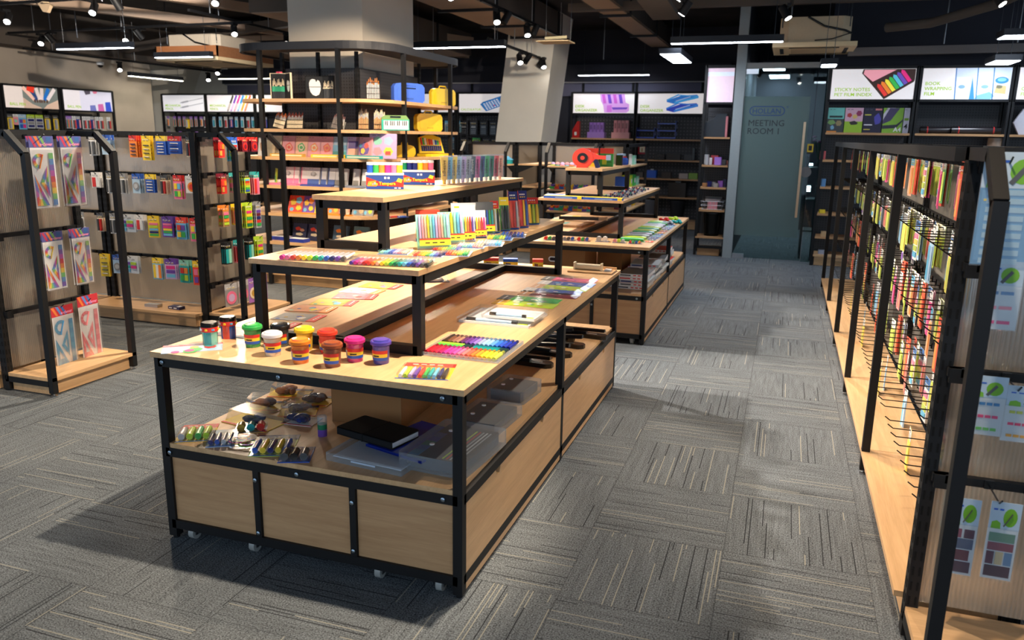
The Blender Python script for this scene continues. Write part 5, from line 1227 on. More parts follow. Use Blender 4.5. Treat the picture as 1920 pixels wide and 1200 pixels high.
def clear_case(w, d, h, loc, rz, label, dark=True, strip=True):
    t = empty('clear_storage_case', loc, rz, label, 'case', 'clear cases along the right edge of the lower shelf')
    b = MB().mat('milky'); b.bevbox(-w/2, w/2, -d/2, d/2, 0, h, .01); b.build('clear_shell', t)
    b = MB().mat('ink'); b.box(-w*.40, w*.40, -d*.44, d*.44, .004, h*.8, (70, 72, 78) if dark else (130, 134, 140))
    if strip:
        for i, c in enumerate([(60, 150, 200), (60, 110, 190), (50, 140, 130), (70, 80, 180), (90, 100, 160)]): b.box(-w*.39, -w*.24, -d*.42+i*d*.12, -d*.42+(i+1)*d*.12, h*.8, h*.8+.001, c)
        for i, c in enumerate(['lime', 'red', 'silver', 'white', 'silver']): b.box(w*.10+i*w*.055, w*.10+i*w*.055+w*.02, -d*.4, d*.36, h*.8, h*.8+.001, c)
    b.build('contents', t)
    b = MB().mat('gloss')
    for y in (-d*.2, d*.2): b.lathe([(.009, h), (.009, h+.003), (.0008, h+.004)], 'white', 10, (-w*.2, y, 0))
    b.build('snap_button', t)
clear_case(.255, .36, .058, (-1.035, 2.44, zl+.0004), R(-4), 'big clear case with colourful paper insert behind the right front post')
clear_case(.20, .27, .045, (-1.045, 2.80, zl+.0004), R(-3), 'middle clear case with dark insert on the lower shelf edge', True, False)
clear_case(.175, .22, .058, (-1.05, 3.15, zl+.0004), R(-5), 'rear clear case full of dark cards on the lower shelf', True, False)
b = MB().mat('card'); b.box(-.15, .15, -.27, .27, 0, .28); b.mat('matte'); b.box(-.006, .006, -.27, .27, .28, .2804, (176, 136, 92)); b.box(-.006, .006, -.2704, -.27, .2, .28, (176, 136, 92)); o = b.build('cardboard_carton')
place(o, (-1.483, 2.86, zl+.0005), 0, R(2)); tag(o, 'plain brown cardboard carton in the middle of the lower shelf', 'carton')
# black hole punches, staplers on the far bay
def stapler(x, y, rz, L_, label, kind=0):
    t = empty('stapler' if not kind else 'hole_punch', (x, y, zl+.0004), rz, label, 'stapler' if not kind else 'hole punch')
    b = MB().mat('gloss'); b.bevbox(-L_/2, L_/2, -.034, .034, 0, .022, .022, BK); b.build('base', t)
    b = MB().mat('gloss'); b.add([(-L_*.5, -.016, .03), (L_*.46, -.014, .055 if not kind else .04), (L_*.46, .014, .055 if not kind else .04), (-L_*.5, .016, .03), (-L_*.5, -.014, .045), (L_*.46, -.008, .075 if not kind else .055), (L_*.46, .008, .075 if not kind else .055), (-L_*.5, .014, .045)], [(3,2,1,0),(4,5,6,7),(0,1,5,4),(1,2,6,5),(2,3,7,6),(3,0,4,7)], BK); b.build('lever', t)
    b = MB().mat('metal'); b.box(-L_*.44, L_*.1, -.012, .012, .014, .032, 'dgrey')
    b.box(L_*.1, L_*.3, -.008, .008, .022, .0225, 'silver'); b.build('mechanism', t)
stapler(-1.03, 4.30, R(-8), .30, 'black hole punch at the far end of the second drawer top', 1)
stapler(-1.10, 4.06, R(-8), .30, 'long black hole punch second from the far end')
stapler(-1.12, 3.86, R(-8), .30, 'black heavy stapler behind the middle post')
stapler(-1.16, 3.64, R(-6), .30, 'black punch with brass screws nearest the middle post', 1)
stapler(-1.16, 4.20, R(-14), .24, 'black stapler with raised lever between the two punches')

# ---------------------------------------------------------------- rear table
zB = .731
# lower shelf: catalogues and cardboard box
def catalog(i, x, y, k, cols, rz, label):
    b = MB().mat('ink'); b.box(-.11, .11, -.15, .15, 0, .022, cols[0]); b.box(-.11, .11, -.15, .15, .022, .0225, cols[1]); b.box(-.1, -.02, -.151, -.15, .006, .016, cols[2])
    b.box(-.1105, -.11, -.149, .149, .001, .021, 'white')
    scr(b, .0, .1, .012, -.1505, 'red', 3, .008); o = b.build('catalogue'); place(o, (x, y, .3858+k*.0232), 0, rz); tag(o, label, 'catalogue', 'catalogues on the lower shelf of the rear table')
ci = 0
for sx, (x, y) in enumerate([(-1.03, 6.0), (-1.03, 6.36), (-1.03, 6.72), (-1.03, 7.08), (-1.28, 6.05)]):
    for k in range([5, 6, 6, 7, 3][sx]):
        ci += 1; catalog(ci, x+.01*((k*7) % 3), y, k, [['white','grey','dgrey'], ['white','red','dgrey'], ['silver','silver','navy'], ['white','dgrey','red']][(k+sx) % 4], R((k*11) % 7-3),
                         f'catalogue number {["one","two","three","four","five","six","seven"][k]} from the bottom of {["the nearest","the second","the third","the farthest","the inner"][sx]} stack under the rear table')
b = MB().mat('card'); b.box(-.22, .22, -.2, .2, 0, .27); b.mat('matte')
ring(b, -.02, .19, .10, .042, .009, -.2012, -.2008, 'white'); b.prismY([(-.05, .178), (.01, .178), (.018, .19), (.01, .202), (-.05, .202), (-.058, .19)], -.2009, -.2001, (24, 20, 40))
o = b.build('storage_carton'); place(o, (-1.62, 6.05, .3858)); tag(o, 'brown storage carton with white-rimmed hand hole under the rear table', 'carton')
b = MB().mat('card'); b.box(-.1, .1, -.2, .2, 0, .27); o = b.build('storage_carton'); place(o, (-1.29, 6.45, .3858)); tag(o, 'narrower brown carton beside the one with the hand hole', 'carton')
items = [('green','red','green and red card pack'), ('lime','navy','lime tape pack'), ('white','blue','white ruler pack'), ('silver','sky','silver tape pack'), ('green','blue','green scissors pack'), ('lime','orange','lime glue pack')]
for i, (c, h, n_) in enumerate(items*2):
    o = penpack('craft_pack', .085, .26, [c, 'silver', c], c, h, t=.012); tag(place(o, (-1.17+(i % 2)*.0, 6.0+i*.125, zB+.002), R(-90), R(-88)), f'{n_}, right row of rear table, {"nearest,second,third,fourth,fifth,sixth,seventh,eighth,ninth,tenth,eleventh,farthest".split(",")[i]} from the front', 'pack', 'packs in a row on the rear table')
    o.location.x = -1.17
for i, (u, v, c, lb) in enumerate([(1030, 451, ['red','green','dgrey'], 'thin card of coloured clips at the left front of the rear table'), (1065, 452, ['grey','dgrey','blue'], 'grey card next to the coloured clips on the rear table'), (1092, 453, ['red','green','blue'], 'red and green card in the middle front of the rear table'),
        (1128, 454, ['silver','white'], 'pale pencil pack on the rear table front edge'), (1160, 456, ['rose','lime','silver'], 'rose pack on the rear table front edge'), (1190, 458, ['red','green','blue','orange'], 'bright striped pack at the right front of the rear table')]):
    o = penpack('clip_card', .10, .09, c, 'silver', c[0], t=.01); p = P(u, v, 'z', zB); tag(place(o, (p.x, p.y, zB+.002), R(-90), R(8)), lb, 'pack')
t = empty('paper_trimmer', (-1.80, 6.9, zB+.0005), R(-4), 'guillotine paper trimmer with long handle on the left of the rear table', 'paper trimmer')
b = MB().mat('woodx'); b.box(-.17, .17, -.2, .2, 0, .018); b.build('board', t)
b = MB().mat('gloss'); b.bar((-.17, .2, .035), (.22, .16, .05), .03, .03, BK); b.bar((.22, .16, .05), (.30, .15, .055), .02, .03, 'beige'); b.build('blade_arm', t)
b = MB().mat('ink'); b.box(-.12, .0, -.12, .02, .018, .0185, 'teal'); b.build('mat', t)
for i, (y, c) in enumerate([(7.35, 'teal'), (7.6, 'yellow')]):
    b = MB().mat('ink'); b.box(-.1, .1, -.07, .07, 0, .006, c); b.box(-.09, .02, -.05, .05, .006, .0065, 'cream'); o = b.build('booklet'); place(o, (-1.98, y, zB+.0008), 0, R(10)); tag(o, ['teal', 'yellow'][i]+' booklet on the far left of the rear table', 'booklet')
for i, (u, v, c) in enumerate([(1245, 415, 'red'), (1262, 413, 'lime'), (1252, 421, 'grey'), (1268, 419, 'teal')]):
    p = P(u, v, 'z', zB); b = MB().mat('gloss'); lump(b, [(-.03, 0, 0, .022), (.02, .01, 0, .026), (0, -.03, 0, .02), (.04, -.02, 0, .018)], c); o = b.build('putty_toy'); place(o, (p.x, p.y, zB+.0005)); tag(o, f'{["red","lime","grey","teal"][i]} soft toy in the cluster at the far right corner of the rear table', 'toy', 'soft toys at the rear table corner')
# middle tier of the rear table
zc = 1.025
for i in range(2):
    b = MB().mat('ink'); b.box(-.155, .155, -.035, .035, 0, .018, 'blue'); b.box(-.155, .155, -.035, .035, .018, .0195, 'yellow'); b.box(.12, .155, -.0355, -.035, 0, .018, 'yellow'); b.box(-.06, .08, -.0353, -.035, .005, .009, 'pale_blue')
    o = b.build('ruler_box'); place(o, (-1.655+i*.32, 6.115, zc+.0005)); tag(o, ['left', 'right'][i]+' long flat blue and yellow box on the front edge of the rear middle tier', 'box')
for i in range(26):
    r_, c_ = i//3, i % 3
    o = penpack('clip_strip', .06, .10, [['maroon','navy','dgrey'], ['blue','silver','navy'], ['red','dgrey','white'], ['teal','white','navy']][i % 4], 'silver', None, t=.009) if i < 4 else None
    if i < 4: note_kids(o); CLIPP = (globals().get('CLIPP') or [])+[o]
    else: o = copy_tree(CLIPP[i % 4])
    place(o, (-1.36+c_*.065, 6.25+r_*.17+c_*.03, zc+.001), R(-90), R(10)); tag(o, f'small {["maroon","blue","red","teal"][i % 4]} clip card on the rear middle tier, {["first","second","third","fourth","fifth","sixth","seventh","eighth","ninth"][r_]} row, {["inner","centre","outer"][c_]} column', 'pack', 'small clip cards on the rear middle tier')
b = MB().mat('ink'); b.box(-.12, .12, -.06, .06, 0, .012, 'pale_blue'); b.box(-.1, .02, -.04, .04, .012, .013, 'blue'); o = b.build('flat_box'); place(o, (-1.74, 6.34, zc+.0005)); tag(o, 'pale blue flat box on the left of the rear middle tier', 'box')
b = MB().mat('ink'); b.box(-.10, .10, -.06, .06, 0, .008, 'white'); b.box(-.05, .06, -.04, .04, .008, .0086, 'lime'); o = b.build('flat_pack'); place(o, (-1.46, 6.55, zc+.0005), 0, R(12)); tag(o, 'white and lime flat pack inside the small riser legs on the rear table', 'pack')
# top tier of the rear table: tape dispenser, cartons
t = empty('tape_dispenser', (-1.50, 6.34, 1.2594), R(8), 'bright red packing tape dispenser on the top tier of the rear table', 'tape dispenser')
def disc(b, cx_, cz, r, y0, y1, col, n=24, hole=0):
    b.prismY([(cx_+r*math.cos(2*math.pi*i/n), cz+r*math.sin(2*math.pi*i/n)) for i in range(n)], y0, y1, col)
b = MB().mat('gloss'); disc(b, -.05, .068, .066, -.028, .028, 'scarlet'); b.prismY([(-.05, .13), (.06, .085), (.10, .085), (.10, .060), (.03, .06), (.0, .02), (-.02, .0), (-.09, .0)], -.026, .026, 'scarlet'); b.build('body', t)
b = MB().mat('gloss'); disc(b, -.05, .068, .034, -.031, .031, BK); disc(b, -.05, .068, .014, -.033, .033, 'scarlet'); b.build('tape_roll', t)
b = MB().mat('gloss'); b.bar((.03, 0, .06), (.05, 0, .0), .03, .03, 'navy'); b.build('grip', t)
b = MB().mat('metal'); b.box(.10, .13, -.026, .026, .055, .09, 'silver'); b.build('cutter', t); t.scale = (1.25, 1.1, 1.15)
for (x, y, w_, cs, lb) in [(-1.575, 6.62, .14, ['yellow', 'scarlet', 'red'], 'yellow carton with red top behind the tape dispenser'), (-1.45, 6.72, .11, ['green', 'scarlet', 'lime'], 'green carton with orange-red top behind the tape dispenser')]:
    o = carton('tape_carton', w_, .08, .15, cs); place(o, (x, y, 1.2595), 0, R(8)); tag(o, lb, 'carton')
b = MB().mat('gloss'); b.bevbox(-.03, .03, -.02, .02, 0, .09, .01, BK); o = b.build('black_case'); place(o, (-1.415, 7.08, 1.2595)); tag(o, 'small black case at the far end of the rear top tier', 'case')
t = empty('pencil_sharpener', (-1.40, 7.25, 1.2595), 0, 'blue pencil sharpener at the far end of the rear top tier', 'sharpener')
b = MB().mat('gloss'); b.lathe([(.03, 0), (.036, .02), (.034, .05), (.02, .065), (.0008, .07)], (40, 90, 210), 16); b.build('body', t); b = MB().mat('gloss'); b.lathe([(.02, .06), (.02, .075), (.0008, .078)], 'red', 12); b.build('cap', t)
# ---------------------------------------------------------------- hanging goods
def strokes_arc(b, cx, cz, r0, r1, a0, a1, y, cols, n=10):
    for i in range(n):
        a, c = R(a0+(a1-a0)*i/n), R(a0+(a1-a0)*(i+1)/n)
        b.quad([(cx+r0*math.cos(a), y, cz+r0*math.sin(a)), (cx+r1*math.cos(a), y, cz+r1*math.sin(a)), (cx+r1*math.cos(c), y, cz+r1*math.sin(c)), (cx+r0*math.cos(c), y, cz+r0*math.sin(c))], cols[i % len(cols)])
def ruler_set(w, h, cols, hdr):
    """bag with protractor, two set squares and a ruler; origin at the hang hole"""
    o = MB().mat('ink'); o.box(-w/2, w/2, 0, .002, -h*.13, .012, hdr[0]); 
    for i, c in enumerate(hdr[1:]): o.quad([(-w*.5+i*w*.2, -.0004, .011), (-w*.5+i*w*.2+w*.12, -.0004, .011), (-w*.3+i*w*.2+w*.1, -.0004, -h*.12), (-w*.3+i*w*.2, -.0004, -h*.12)] if i < 3 else [(w*.2, -.0004, .008), (w*.4, -.0004, .008), (w*.4, -.0004, -.02), (w*.2, -.0004, -.02)], c)
    o.text('e-clever', w*.16, Matrix.Translation((-w*.08, -.001, -h*.105)) @ Matrix.Rotation(R(90), 4, 'X'), (240, 150, 190), .0003, .02)
    root = o.build('ruler_set')
    s = MB().mat('ink'); s.box(-w*.48, w*.48, .001, .0016, -h*.985, -h*.13, (232, 230, 232)); s.build('backing_sheet', root)
    H0 = -h*.16; Hh = h*.80
    pr = MB().mat('gloss'); n = len(cols); cx, cz, rr = -w*.16, H0-Hh*.20, w*.27
    strokes_arc(pr, cx, cz, rr*.55, rr, 60, 260, -.002, cols, 12)
    a, c = R(60), R(260); p1, p2 = Vector((cx+rr*math.cos(a), 0, cz+rr*math.sin(a))), Vector((cx+rr*math.cos(c), 0, cz+rr*math.sin(c)))
    pr.bar((p1.x, -.0025, p1.z), (p2.x, -.0025, p2.z), .0015, w*.09, cols[1]); pr.build('protractor', root)
    def tri(A, B, Cc, y, nm, off):
        t_ = MB().mat('gloss'); A, B, Cc = [Vector(q) for q in (A, B, Cc)]; g = (A+B+Cc)/3; k = .36
        a2, b2, c2 = [g+(q-g)*k for q in (A, B, Cc)]
        for i, (p, q, pi_, qi_) in enumerate(((A, B, a2, b2), (B, Cc, b2, c2), (Cc, A, c2, a2))):
            m = 4
            for j in range(m):
                f, f2 = j/m, (j+1)/m
                t_.quad([(*p.lerp(q, f), ) and (p.lerp(q, f).x, y, p.lerp(q, f).y), (p.lerp(q, f2).x, y, p.lerp(q, f2).y), (pi_.lerp(qi_, f2).x, y, pi_.lerp(qi_, f2).y), (pi_.lerp(qi_, f).x, y, pi_.lerp(qi_, f).y)], cols[(i*m+j+off) % n])
        t_.build(nm, root)
    tri((w*.12, H0-Hh*.28), (w*.12, H0-Hh*.86), (-w*.20, H0-Hh*.58), -.003, 'set_square', 2)
    tri((-w*.44, H0-Hh*.42), (-w*.44, H0-Hh*.99), (w*.06, H0-Hh*.99), -.0025, 'set_square', 4)
    ru = MB().mat('gloss'); m = 9
    for j in range(m): ru.box(w*.22, w*.40, -.0035, -.002, H0-Hh*(.06+.93*(j+1)/m), H0-Hh*(.06+.93*j/m), cols[(j+3) % n])
    for j in range(30): ru.box(w*.22, w*.22+w*(.06 if j % 5 == 0 else .03), -.0037, -.0034, H0-Hh*(.07+.03*j)-.0004, H0-Hh*(.07+.03*j)+.0004, 'dgrey')
    ru.build('ruler', root)
    k = MB().mat('clear'); k.box(-w/2, w/2, -.006, -.0055, -h, -h*.13); k.build('clear_bag', root)
    return root
RNB = [(205,60,70),(226,130,60),(232,200,80),(120,190,110),(90,140,200),(120,90,180),(180,80,170)]
L1X, L1Y, L1R = -4.215, L1C, R(90)
def hangat(o, sx, sy, srz, lx, lz, ly, extra=0, tilt=0):
    p = sec_world(sx, sy, srz, lx, ly, lz); return place(o, (p[0], p[1], p[2]-.006), tilt, srz+extra)
HR = [(90,90,150),(190,60,90),(226,120,60),(120,170,100),(60,100,160)]
n_ = 0
for z, row in ((1.452, 'top'), (.905, 'middle')):
    for a, nm in ((-.035, 'left'), (.165, 'right')):
        for k in range(2):
            o = ruler_set(.158 if z > 1 else .138, .40 if z > 1 else .335, RNB[n_ % 3:]+RNB[:n_ % 3], HR); n_ += 1
            hangat(o, L1X, L1Y, L1R, a, z, -.165+k*.02, R(2 if a > 0 else -2)); tag(o, f'rainbow ruler and protractor set hanging in the {row} row, {nm} hook, {["front","second"][k]} one', 'ruler set', 'rainbow ruler sets on the left gondola end')
for a, cols, nm, hh in ((-.03, [(90,170,210),(70,150,200)], 'light blue', .36), (.16, [(226,110,120),(236,140,145)], 'pink', .40)):
    o = ruler_set(.165, hh, cols, [(190,50,60),(220,120,60),(90,130,200),(60,110,180)]); hangat(o, L1X, L1Y, L1R, a, .46 if a < 0 else .49, -.17, R(4)); tag(o, nm+' ruler and protractor set hanging lowest on the left gondola end', 'ruler set')

PK = {}
KINDNAME = {'lead': 'lead_refill_pack', 'eraser': 'eraser_pack', 'utility': 'cutter_pack', 'brush': 'cutter_pack', 'orange': 'eraser_pack', 'red': 'eraser_pack', 'pom': 'pompom_pack', 'star': 'eraser_pack', 'sharpener': 'sharpener_pack',
 'idx': 'index_flag_pack', 'heart': 'sticker_card', 'lion': 'sticker_card', 'note': 'sticky_note_pack', 'flag': 'index_flag_pack', 'calc': 'calculator_pack', 'pen': 'pencil_pack'}
def hangpack(key, w, h, bgc, hdr, cols, kind):
    """flat retail pack with a hang hole at the origin; faces -y"""
    if key in PK: return PK[key]
    b = MB().mat('ink'); b.box(-w/2, w/2, 0, .0018, -h, .012, bgc); b.box(-w/2, w/2, -.0004, 0, -h*.20, .0121, hdr); b.box(-.008, .008, -.0006, 0, -.004, .003, 'dgrey')
    scr(b, -w*.4, w*.35, -h*.1, -.0006, 'white' if hdr != 'white' else 'grey', 3, h*.03); scr(b, -w*.3, w*.4, -h*.15, -.0006, 'yellow' if hdr not in ('yellow', 'white', 'lime') else 'dgrey', 2, h*.02)
    n = len(cols)
    z0, z1 = -h*.94, -h*.26
    if kind == 'flags':      # horizontal colour bars
        for i, c in enumerate(cols): b.box(-w*.38, w*.38, -.004, -.0004, z1-(z1-z0)*(i+.86)/n, z1-(z1-z0)*(i+.08)/n, c)
    elif kind == 'long':     # vertical strips
        for i, c in enumerate(cols): b.box(-w*.42+w*.84*i/n+.001, -w*.42+w*.84*(i+1)/n-.001, -.0035, -.0004, z0, z1, c)
    elif kind == 'grid':
        for i, c in enumerate(cols):
            r_, q = i//2, i % 2; nn = (n+1)//2
            b.box(-w*.38+q*w*.4, -w*.38+q*w*.4+w*.34, -.005, -.0004, z1-(z1-z0)*(r_+.85)/nn, z1-(z1-z0)*(r_+.1)/nn, c)
    elif kind == 'pens':
        b.mat('gloss')
        for i, c in enumerate(cols): x = -w*.4+w*.8*(i+.5)/n; b.rod((x, -w*.36/n-.001, z0), (x, -w*.36/n-.001, z1), w*.36/n, c, 6)
    elif kind == 'leads':
        b.mat('gloss')
        for i in range(4): b.rod((-w*.3, -.005, z1-(z1-z0)*(i+.5)/4), (w*.3, -.005, z1-(z1-z0)*(i+.5)/4), .0045, cols[i % n], 6)
    elif kind == 'round':
        b.mat('gloss'); r = min(w*.4, (z1-z0)*.45)
        b.prismY([(r*math.cos(R(20*i)), (z0+z1)/2+r*math.sin(R(20*i))) for i in range(18)], -.004, -.0004, cols[0]); b.prismY([(r*.6*math.cos(R(20*i)), (z0+z1)/2+r*.6*math.sin(R(20*i))) for i in range(18)], -.006, -.004, cols[1])
    elif kind == 'calc':
        b.mat('gloss'); b.box(-w*.36, w*.36, -.012, 0, z0, z1, cols[0]); b.box(-w*.28, w*.28, -.0125, -.012, z1-(z1-z0)*.3, z1-(z1-z0)*.1, 'grey')
        for i in range(12): b.box(-w*.28+(i % 4)*w*.15, -w*.28+(i % 4)*w*.15+w*.1, -.014, -.012, z0+(z1-z0)*(.08+.18*(i//4)), z0+(z1-z0)*(.18+.18*(i//4)), cols[1])
    o = b.build(KINDNAME.get(key, KINDNAME.get(key.split('_')[0], 'hanging_pack'))); PK[key] = o; return o
USED = set()
def put(proto, label, cat, grp, **kw):
    if proto.name not in USED: USED.add(proto.name); o = proto
    else: o = proto.copy(); COL.objects.link(o)
    tag(o, label, cat, grp); return o
# second left gondola, camera-side face
KINDS2 = [  # key, w, h, bg, header, cols, kind, words
 ('lead_pack_a', .085, .155, 'orange', 'red', ['navy','dgrey'], 'leads', 'orange lead refill pack'), ('lead_pack_b', .09, .175, 'yellow', 'yellow', ['dgrey','silver'], 'leads', 'yellow lead refill pack'),
 ('lead_pack_c', .10, .13, 'blue', 'yellow', ['silver','white'], 'leads', 'blue lead refill pack'), ('lead_pack_d', .11, .12, 'blue', 'red', ['silver','navy'], 'leads', 'blue and red lead refill pack'),
 ('utility_pack', .06, .14, 'cream', 'dgrey', ['dgrey','red'], 'pens', 'pale card with dark cutter'), ('eraser_pack_a', .10, .16, 'yellow', 'yellow', ['pink','lime','sky','navy','green'], 'flags', 'yellow and blue striped eraser pack'),
 ('eraser_pack_b', .11, .15, 'purple', 'purple', ['pink','magenta','yellow','green','sky'], 'flags', 'purple eraser pack'), ('eraser_pack_c', .10, .16, 'sky', 'scarlet', ['scarlet','purple','yellow','green'], 'grid', 'light blue eraser pack with red top'),
 ('eraser_pack_d', .09, .17, 'pink', 'red', ['yellow','sky','green','lime'], 'grid', 'pink and red eraser pack'), ('eraser_pack_e', .10, .16, 'sky', 'yellow', ['yellow','white','orange'], 'long', 'blue card with yellow sharpeners'),
 ('eraser_pack_f', .10, .15, 'lilac', 'purple', ['magenta','purple','sky'], 'flags', 'lilac eraser pack'), ('eraser_pack_g', .10, .17, 'teal', 'mint', ['red','orange','green','lime'], 'grid', 'turquoise eraser pack'),
 ('sharpener_pack', .08, .14, 'pale_blue', 'blue', ['grey','silver'], 'round', 'pale blue sharpener pack'), ('brush_pack', .07, .15, 'white', 'grey', ['dgrey','silver','dgrey'], 'pens', 'white pack with grey cutters'),
 ('orange_pack', .11, .12, 'white', 'white', ['orange','scarlet'], 'round', 'white pack with round orange erasers'), ('pom_pack', .16, .13, (214,226,240), 'white', ['purple','lime','teal','magenta','sky'], 'grid', 'wide clear pack of coloured pompoms'),
 ('star_pack', .10, .18, 'scarlet', 'yellow', ['pink','lime','purple'], 'grid', 'red pack of toy erasers'), ('red_block', .08, .11, 'white', 'white', ['red','white'], 'long', 'white pack with red block'),
]
for k in KINDS2: hangpack(*k[:7])
W2 = {k[0]: k[7] for k in KINDS2}
rowsL2 = {1.452: ['brush_pack','sharpener_pack',None,'lead_pack_a','lead_pack_b','lead_pack_c','lead_pack_d','utility_pack'], 1.157: ['red_block','brush_pack','brush_pack','sharpener_pack','lead_pack_c','utility_pack','eraser_pack_d','orange_pack'],
 .832: ['utility_pack','brush_pack','pom_pack','red_block','eraser_pack_a','eraser_pack_b','eraser_pack_c','eraser_pack_d'], .494: ['lead_pack_b','sharpener_pack','pom_pack',None,'eraser_pack_e','eraser_pack_f','eraser_pack_g','star_pack']}
ORD8 = ['first','second','third','fourth','fifth','sixth','seventh','eighth','ninth','tenth','eleventh']
RN = {1.452: 'top row', 1.157: 'second row', .832: 'third row', .494: 'bottom row'}
rnd = random.Random(5)
for z, ks in rowsL2.items():
    for i, k in enumerate(ks):
        if not k: continue
        for d in range(3 if i % 2 else 2):
            o = put(PK[k], f'{W2[k]}, {RN[z]} of left rear gondola, {ORD8[i]} hook, {["front","middle","back"][d]}', 'pack', 'packs on the near face of the left rear gondola')
            hangat(o, -4.80, 5.20, 0, L2HX[i]+rnd.uniform(-.004, .004), z, -.165+d*.022, rnd.uniform(-.15, .15))
rowsB = {1.452: ['lead_pack_d','sharpener_pack','brush_pack','utility_pack','sharpener_pack'], 1.157: ['red_block','utility_pack','brush_pack','sharpener_pack','lead_pack_a'], .832: ['brush_pack','utility_pack','red_block','sharpener_pack','brush_pack'], .494: ['lead_pack_b','lead_pack_c','sharpener_pack','lead_pack_b','utility_pack']}
for z, ks in rowsB.items():
    for i, k in enumerate(ks):
        o = put(PK[k], f'{W2[k]}, {RN[z]} behind the rainbow ruler rack, {ORD8[i]} hook', 'pack', 'packs on the far bay of the left rear gondola'); hangat(o, -5.95, 5.20, 0, L2HX[3+i], z, -.165, rnd.uniform(-.15, .15))
for x, y, rz, c, lb in [(-4.75, 4.98, .1, 'silver', 'small silver tin lying on the base of the left rear gondola'), (-4.52, 4.98, -.1, (36, 40, 90), 'dark blue printed box lying on the base of the left rear gondola')]:
    b = MB().mat('metal' if c == 'silver' else 'ink'); b.box(-.06, .06, -.03, .03, 0, .022, c); 
    if c != 'silver': scr(b, -.05, .05, .011, -.0302, 'white', 2, .008); b.box(.02, .05, -.02, .02, .022, .0224, 'white')
    o = b.build('tin' if c == 'silver' else 'flat_box'); place(o, (x, y, .1125), 0, rz); tag(o, lb, 'box')
# second gondola end (faces +x)
KE = [('idx_red', .075, .14, 'red', 'maroon', ['scarlet','orange','gold'], 'grid', 'red eraser pack'), ('idx_blue', .085, .17, 'sky', 'blue', ['red','orange','yellow','lime','green'], 'flags', 'light blue index flag pack'),
      ('idx_maroon', .08, .10, 'maroon', 'red', ['red','maroon'], 'round', 'dark red sharpener pack'), ('idx_dark', .075, .15, 'lime', 'black', ['sky','red','orange','lime','green','blue'], 'flags', 'lime edged rainbow flag pack'),
      ('idx_teal', .07, .14, 'rose', 'teal', ['lime','pink','green'], 'flags', 'rose and teal flag pack'), ('idx_orange', .075, .15, 'tan', 'orange', ['pink','green','orange','lime'], 'flags', 'brown and orange flag pack'),
      ('idx_yellow', .08, .15, 'yellow', 'yellow', ['pink','magenta','teal'], 'long', 'yellow flag pack with pink strip'), ('idx_lime', .08, .19, 'lime', 'lime', ['magenta','yellow','green','orange','dark_green'], 'flags', 'tall lime flag pack'),
      ('idx_clear', .06, .20, 'silver', 'grey', ['purple','maroon','navy','red','green'], 'flags', 'slim silver flag pack'), ('idx_pink', .07, .17, 'rose', 'teal', ['red','pink'], 'long', 'rose pen loop pack'),
      ('idx_aqua', .07, .16, 'black', 'black', ['teal','mint'], 'long', 'black and turquoise pack'), ('heart_card', .13, .17, 'grey', 'silver', ['pink','lilac'], 'round', 'silver round sticker card'), ('lion_card', .12, .19, 'violet', 'violet', ['cream','gold'], 'round', 'violet card with round yellow face')]
for k in KE: hangpack(*k[:7])
WE = {k[0]: k[7] for k in KE}
EX = (-.20, -.05, .08, .20)
for z, rn, ks in ((1.452, 'top row', ['idx_red','idx_blue','idx_maroon','idx_maroon']), (1.18, 'second row', ['idx_red','idx_teal','idx_dark','idx_pink']), (.94, 'third row', ['idx_orange','idx_yellow','idx_lime','idx_clear']), (.655, 'fourth row', ['idx_aqua','idx_pink','idx_aqua','idx_lime']), (.33, 'bottom row', ['heart_card','heart_card','lion_card','lion_card'])):
    for i, k in enumerate(ks):
        for d in range(3 if z > .5 else 1):
            o = put(PK[k], f'{WE[k]} on left rear gondola end, {rn}, {ORD8[i]} hook, {["front","middle","back"][d]}', 'pack', 'packs on the left rear gondola end'); hangat(o, -4.215, L2C, R(90), EX[i], z, -.155+d*.02, rnd.uniform(-.12, .12))

# ---------------------------------------------------------------- right gondola goods
KR = [('note_lime', .085, .17, 'lime', 'white', ['lime','yellow','lime'], 'long', 'lime sticky note pack'), ('note_pink', .06, .19, 'magenta', 'white', ['pink','magenta'], 'long', 'magenta sticky note pack'), ('note_orange', .075, .20, 'scarlet', 'scarlet', ['orange','scarlet'], 'long', 'orange sticky note pack'),
      ('note_yellow', .08, .18, 'yellow', 'white', ['yellow','lime','yellow'], 'long', 'yellow sticky note pack'), ('note_mix', .08, .17, 'white', 'blue', ['pink','yellow','lime','sky'], 'flags', 'white striped note pack'), ('flag_long', .055, .30, 'yellow', 'white', ['yellow','gold'], 'long', 'long yellow flag pack'),
      ('flag_rainbow', .06, .26, 'white', 'white', ['lime','magenta','sky','violet'], 'flags', 'long rainbow flag pack'), ('note_green', .07, .18, 'green', 'silver', ['green','lime'], 'long', 'green sticky note pack'), ('note_blue', .07, .21, 'pale_blue', 'white', ['sky','pale_blue'], 'long', 'pale blue note pack'),
      ('note_rose', .075, .18, 'rose', 'white', ['rose','red','peach'], 'long', 'rose note pack'), ('note_grey', .08, .22, 'dgrey', 'silver', ['dgrey','grey'], 'long', 'dark grey note pack'), ('note_peach', .07, .19, 'peach', 'sky', ['peach','orange'], 'long', 'peach note pack')]
SOFT = {'lime':(196,214,104),'magenta':(226,84,150),'pink':(236,140,170),'scarlet':(228,100,76),'orange':(238,160,92),'yellow':(236,220,110),'blue':(76,124,190),'green':(104,180,112),'gold':(214,190,100)}
KR = [tuple([k[0], k[1], k[2], SOFT.get(k[3], k[3]), SOFT.get(k[4], k[4]), [SOFT.get(c, c) for c in k[5]], k[6], k[7]]) for k in KR]
for k in KR: hangpack(*k[:7])
WR = {k[0]: k[7] for k in KR}
RRN = ['top row','second row','third row','fourth row','bottom row']
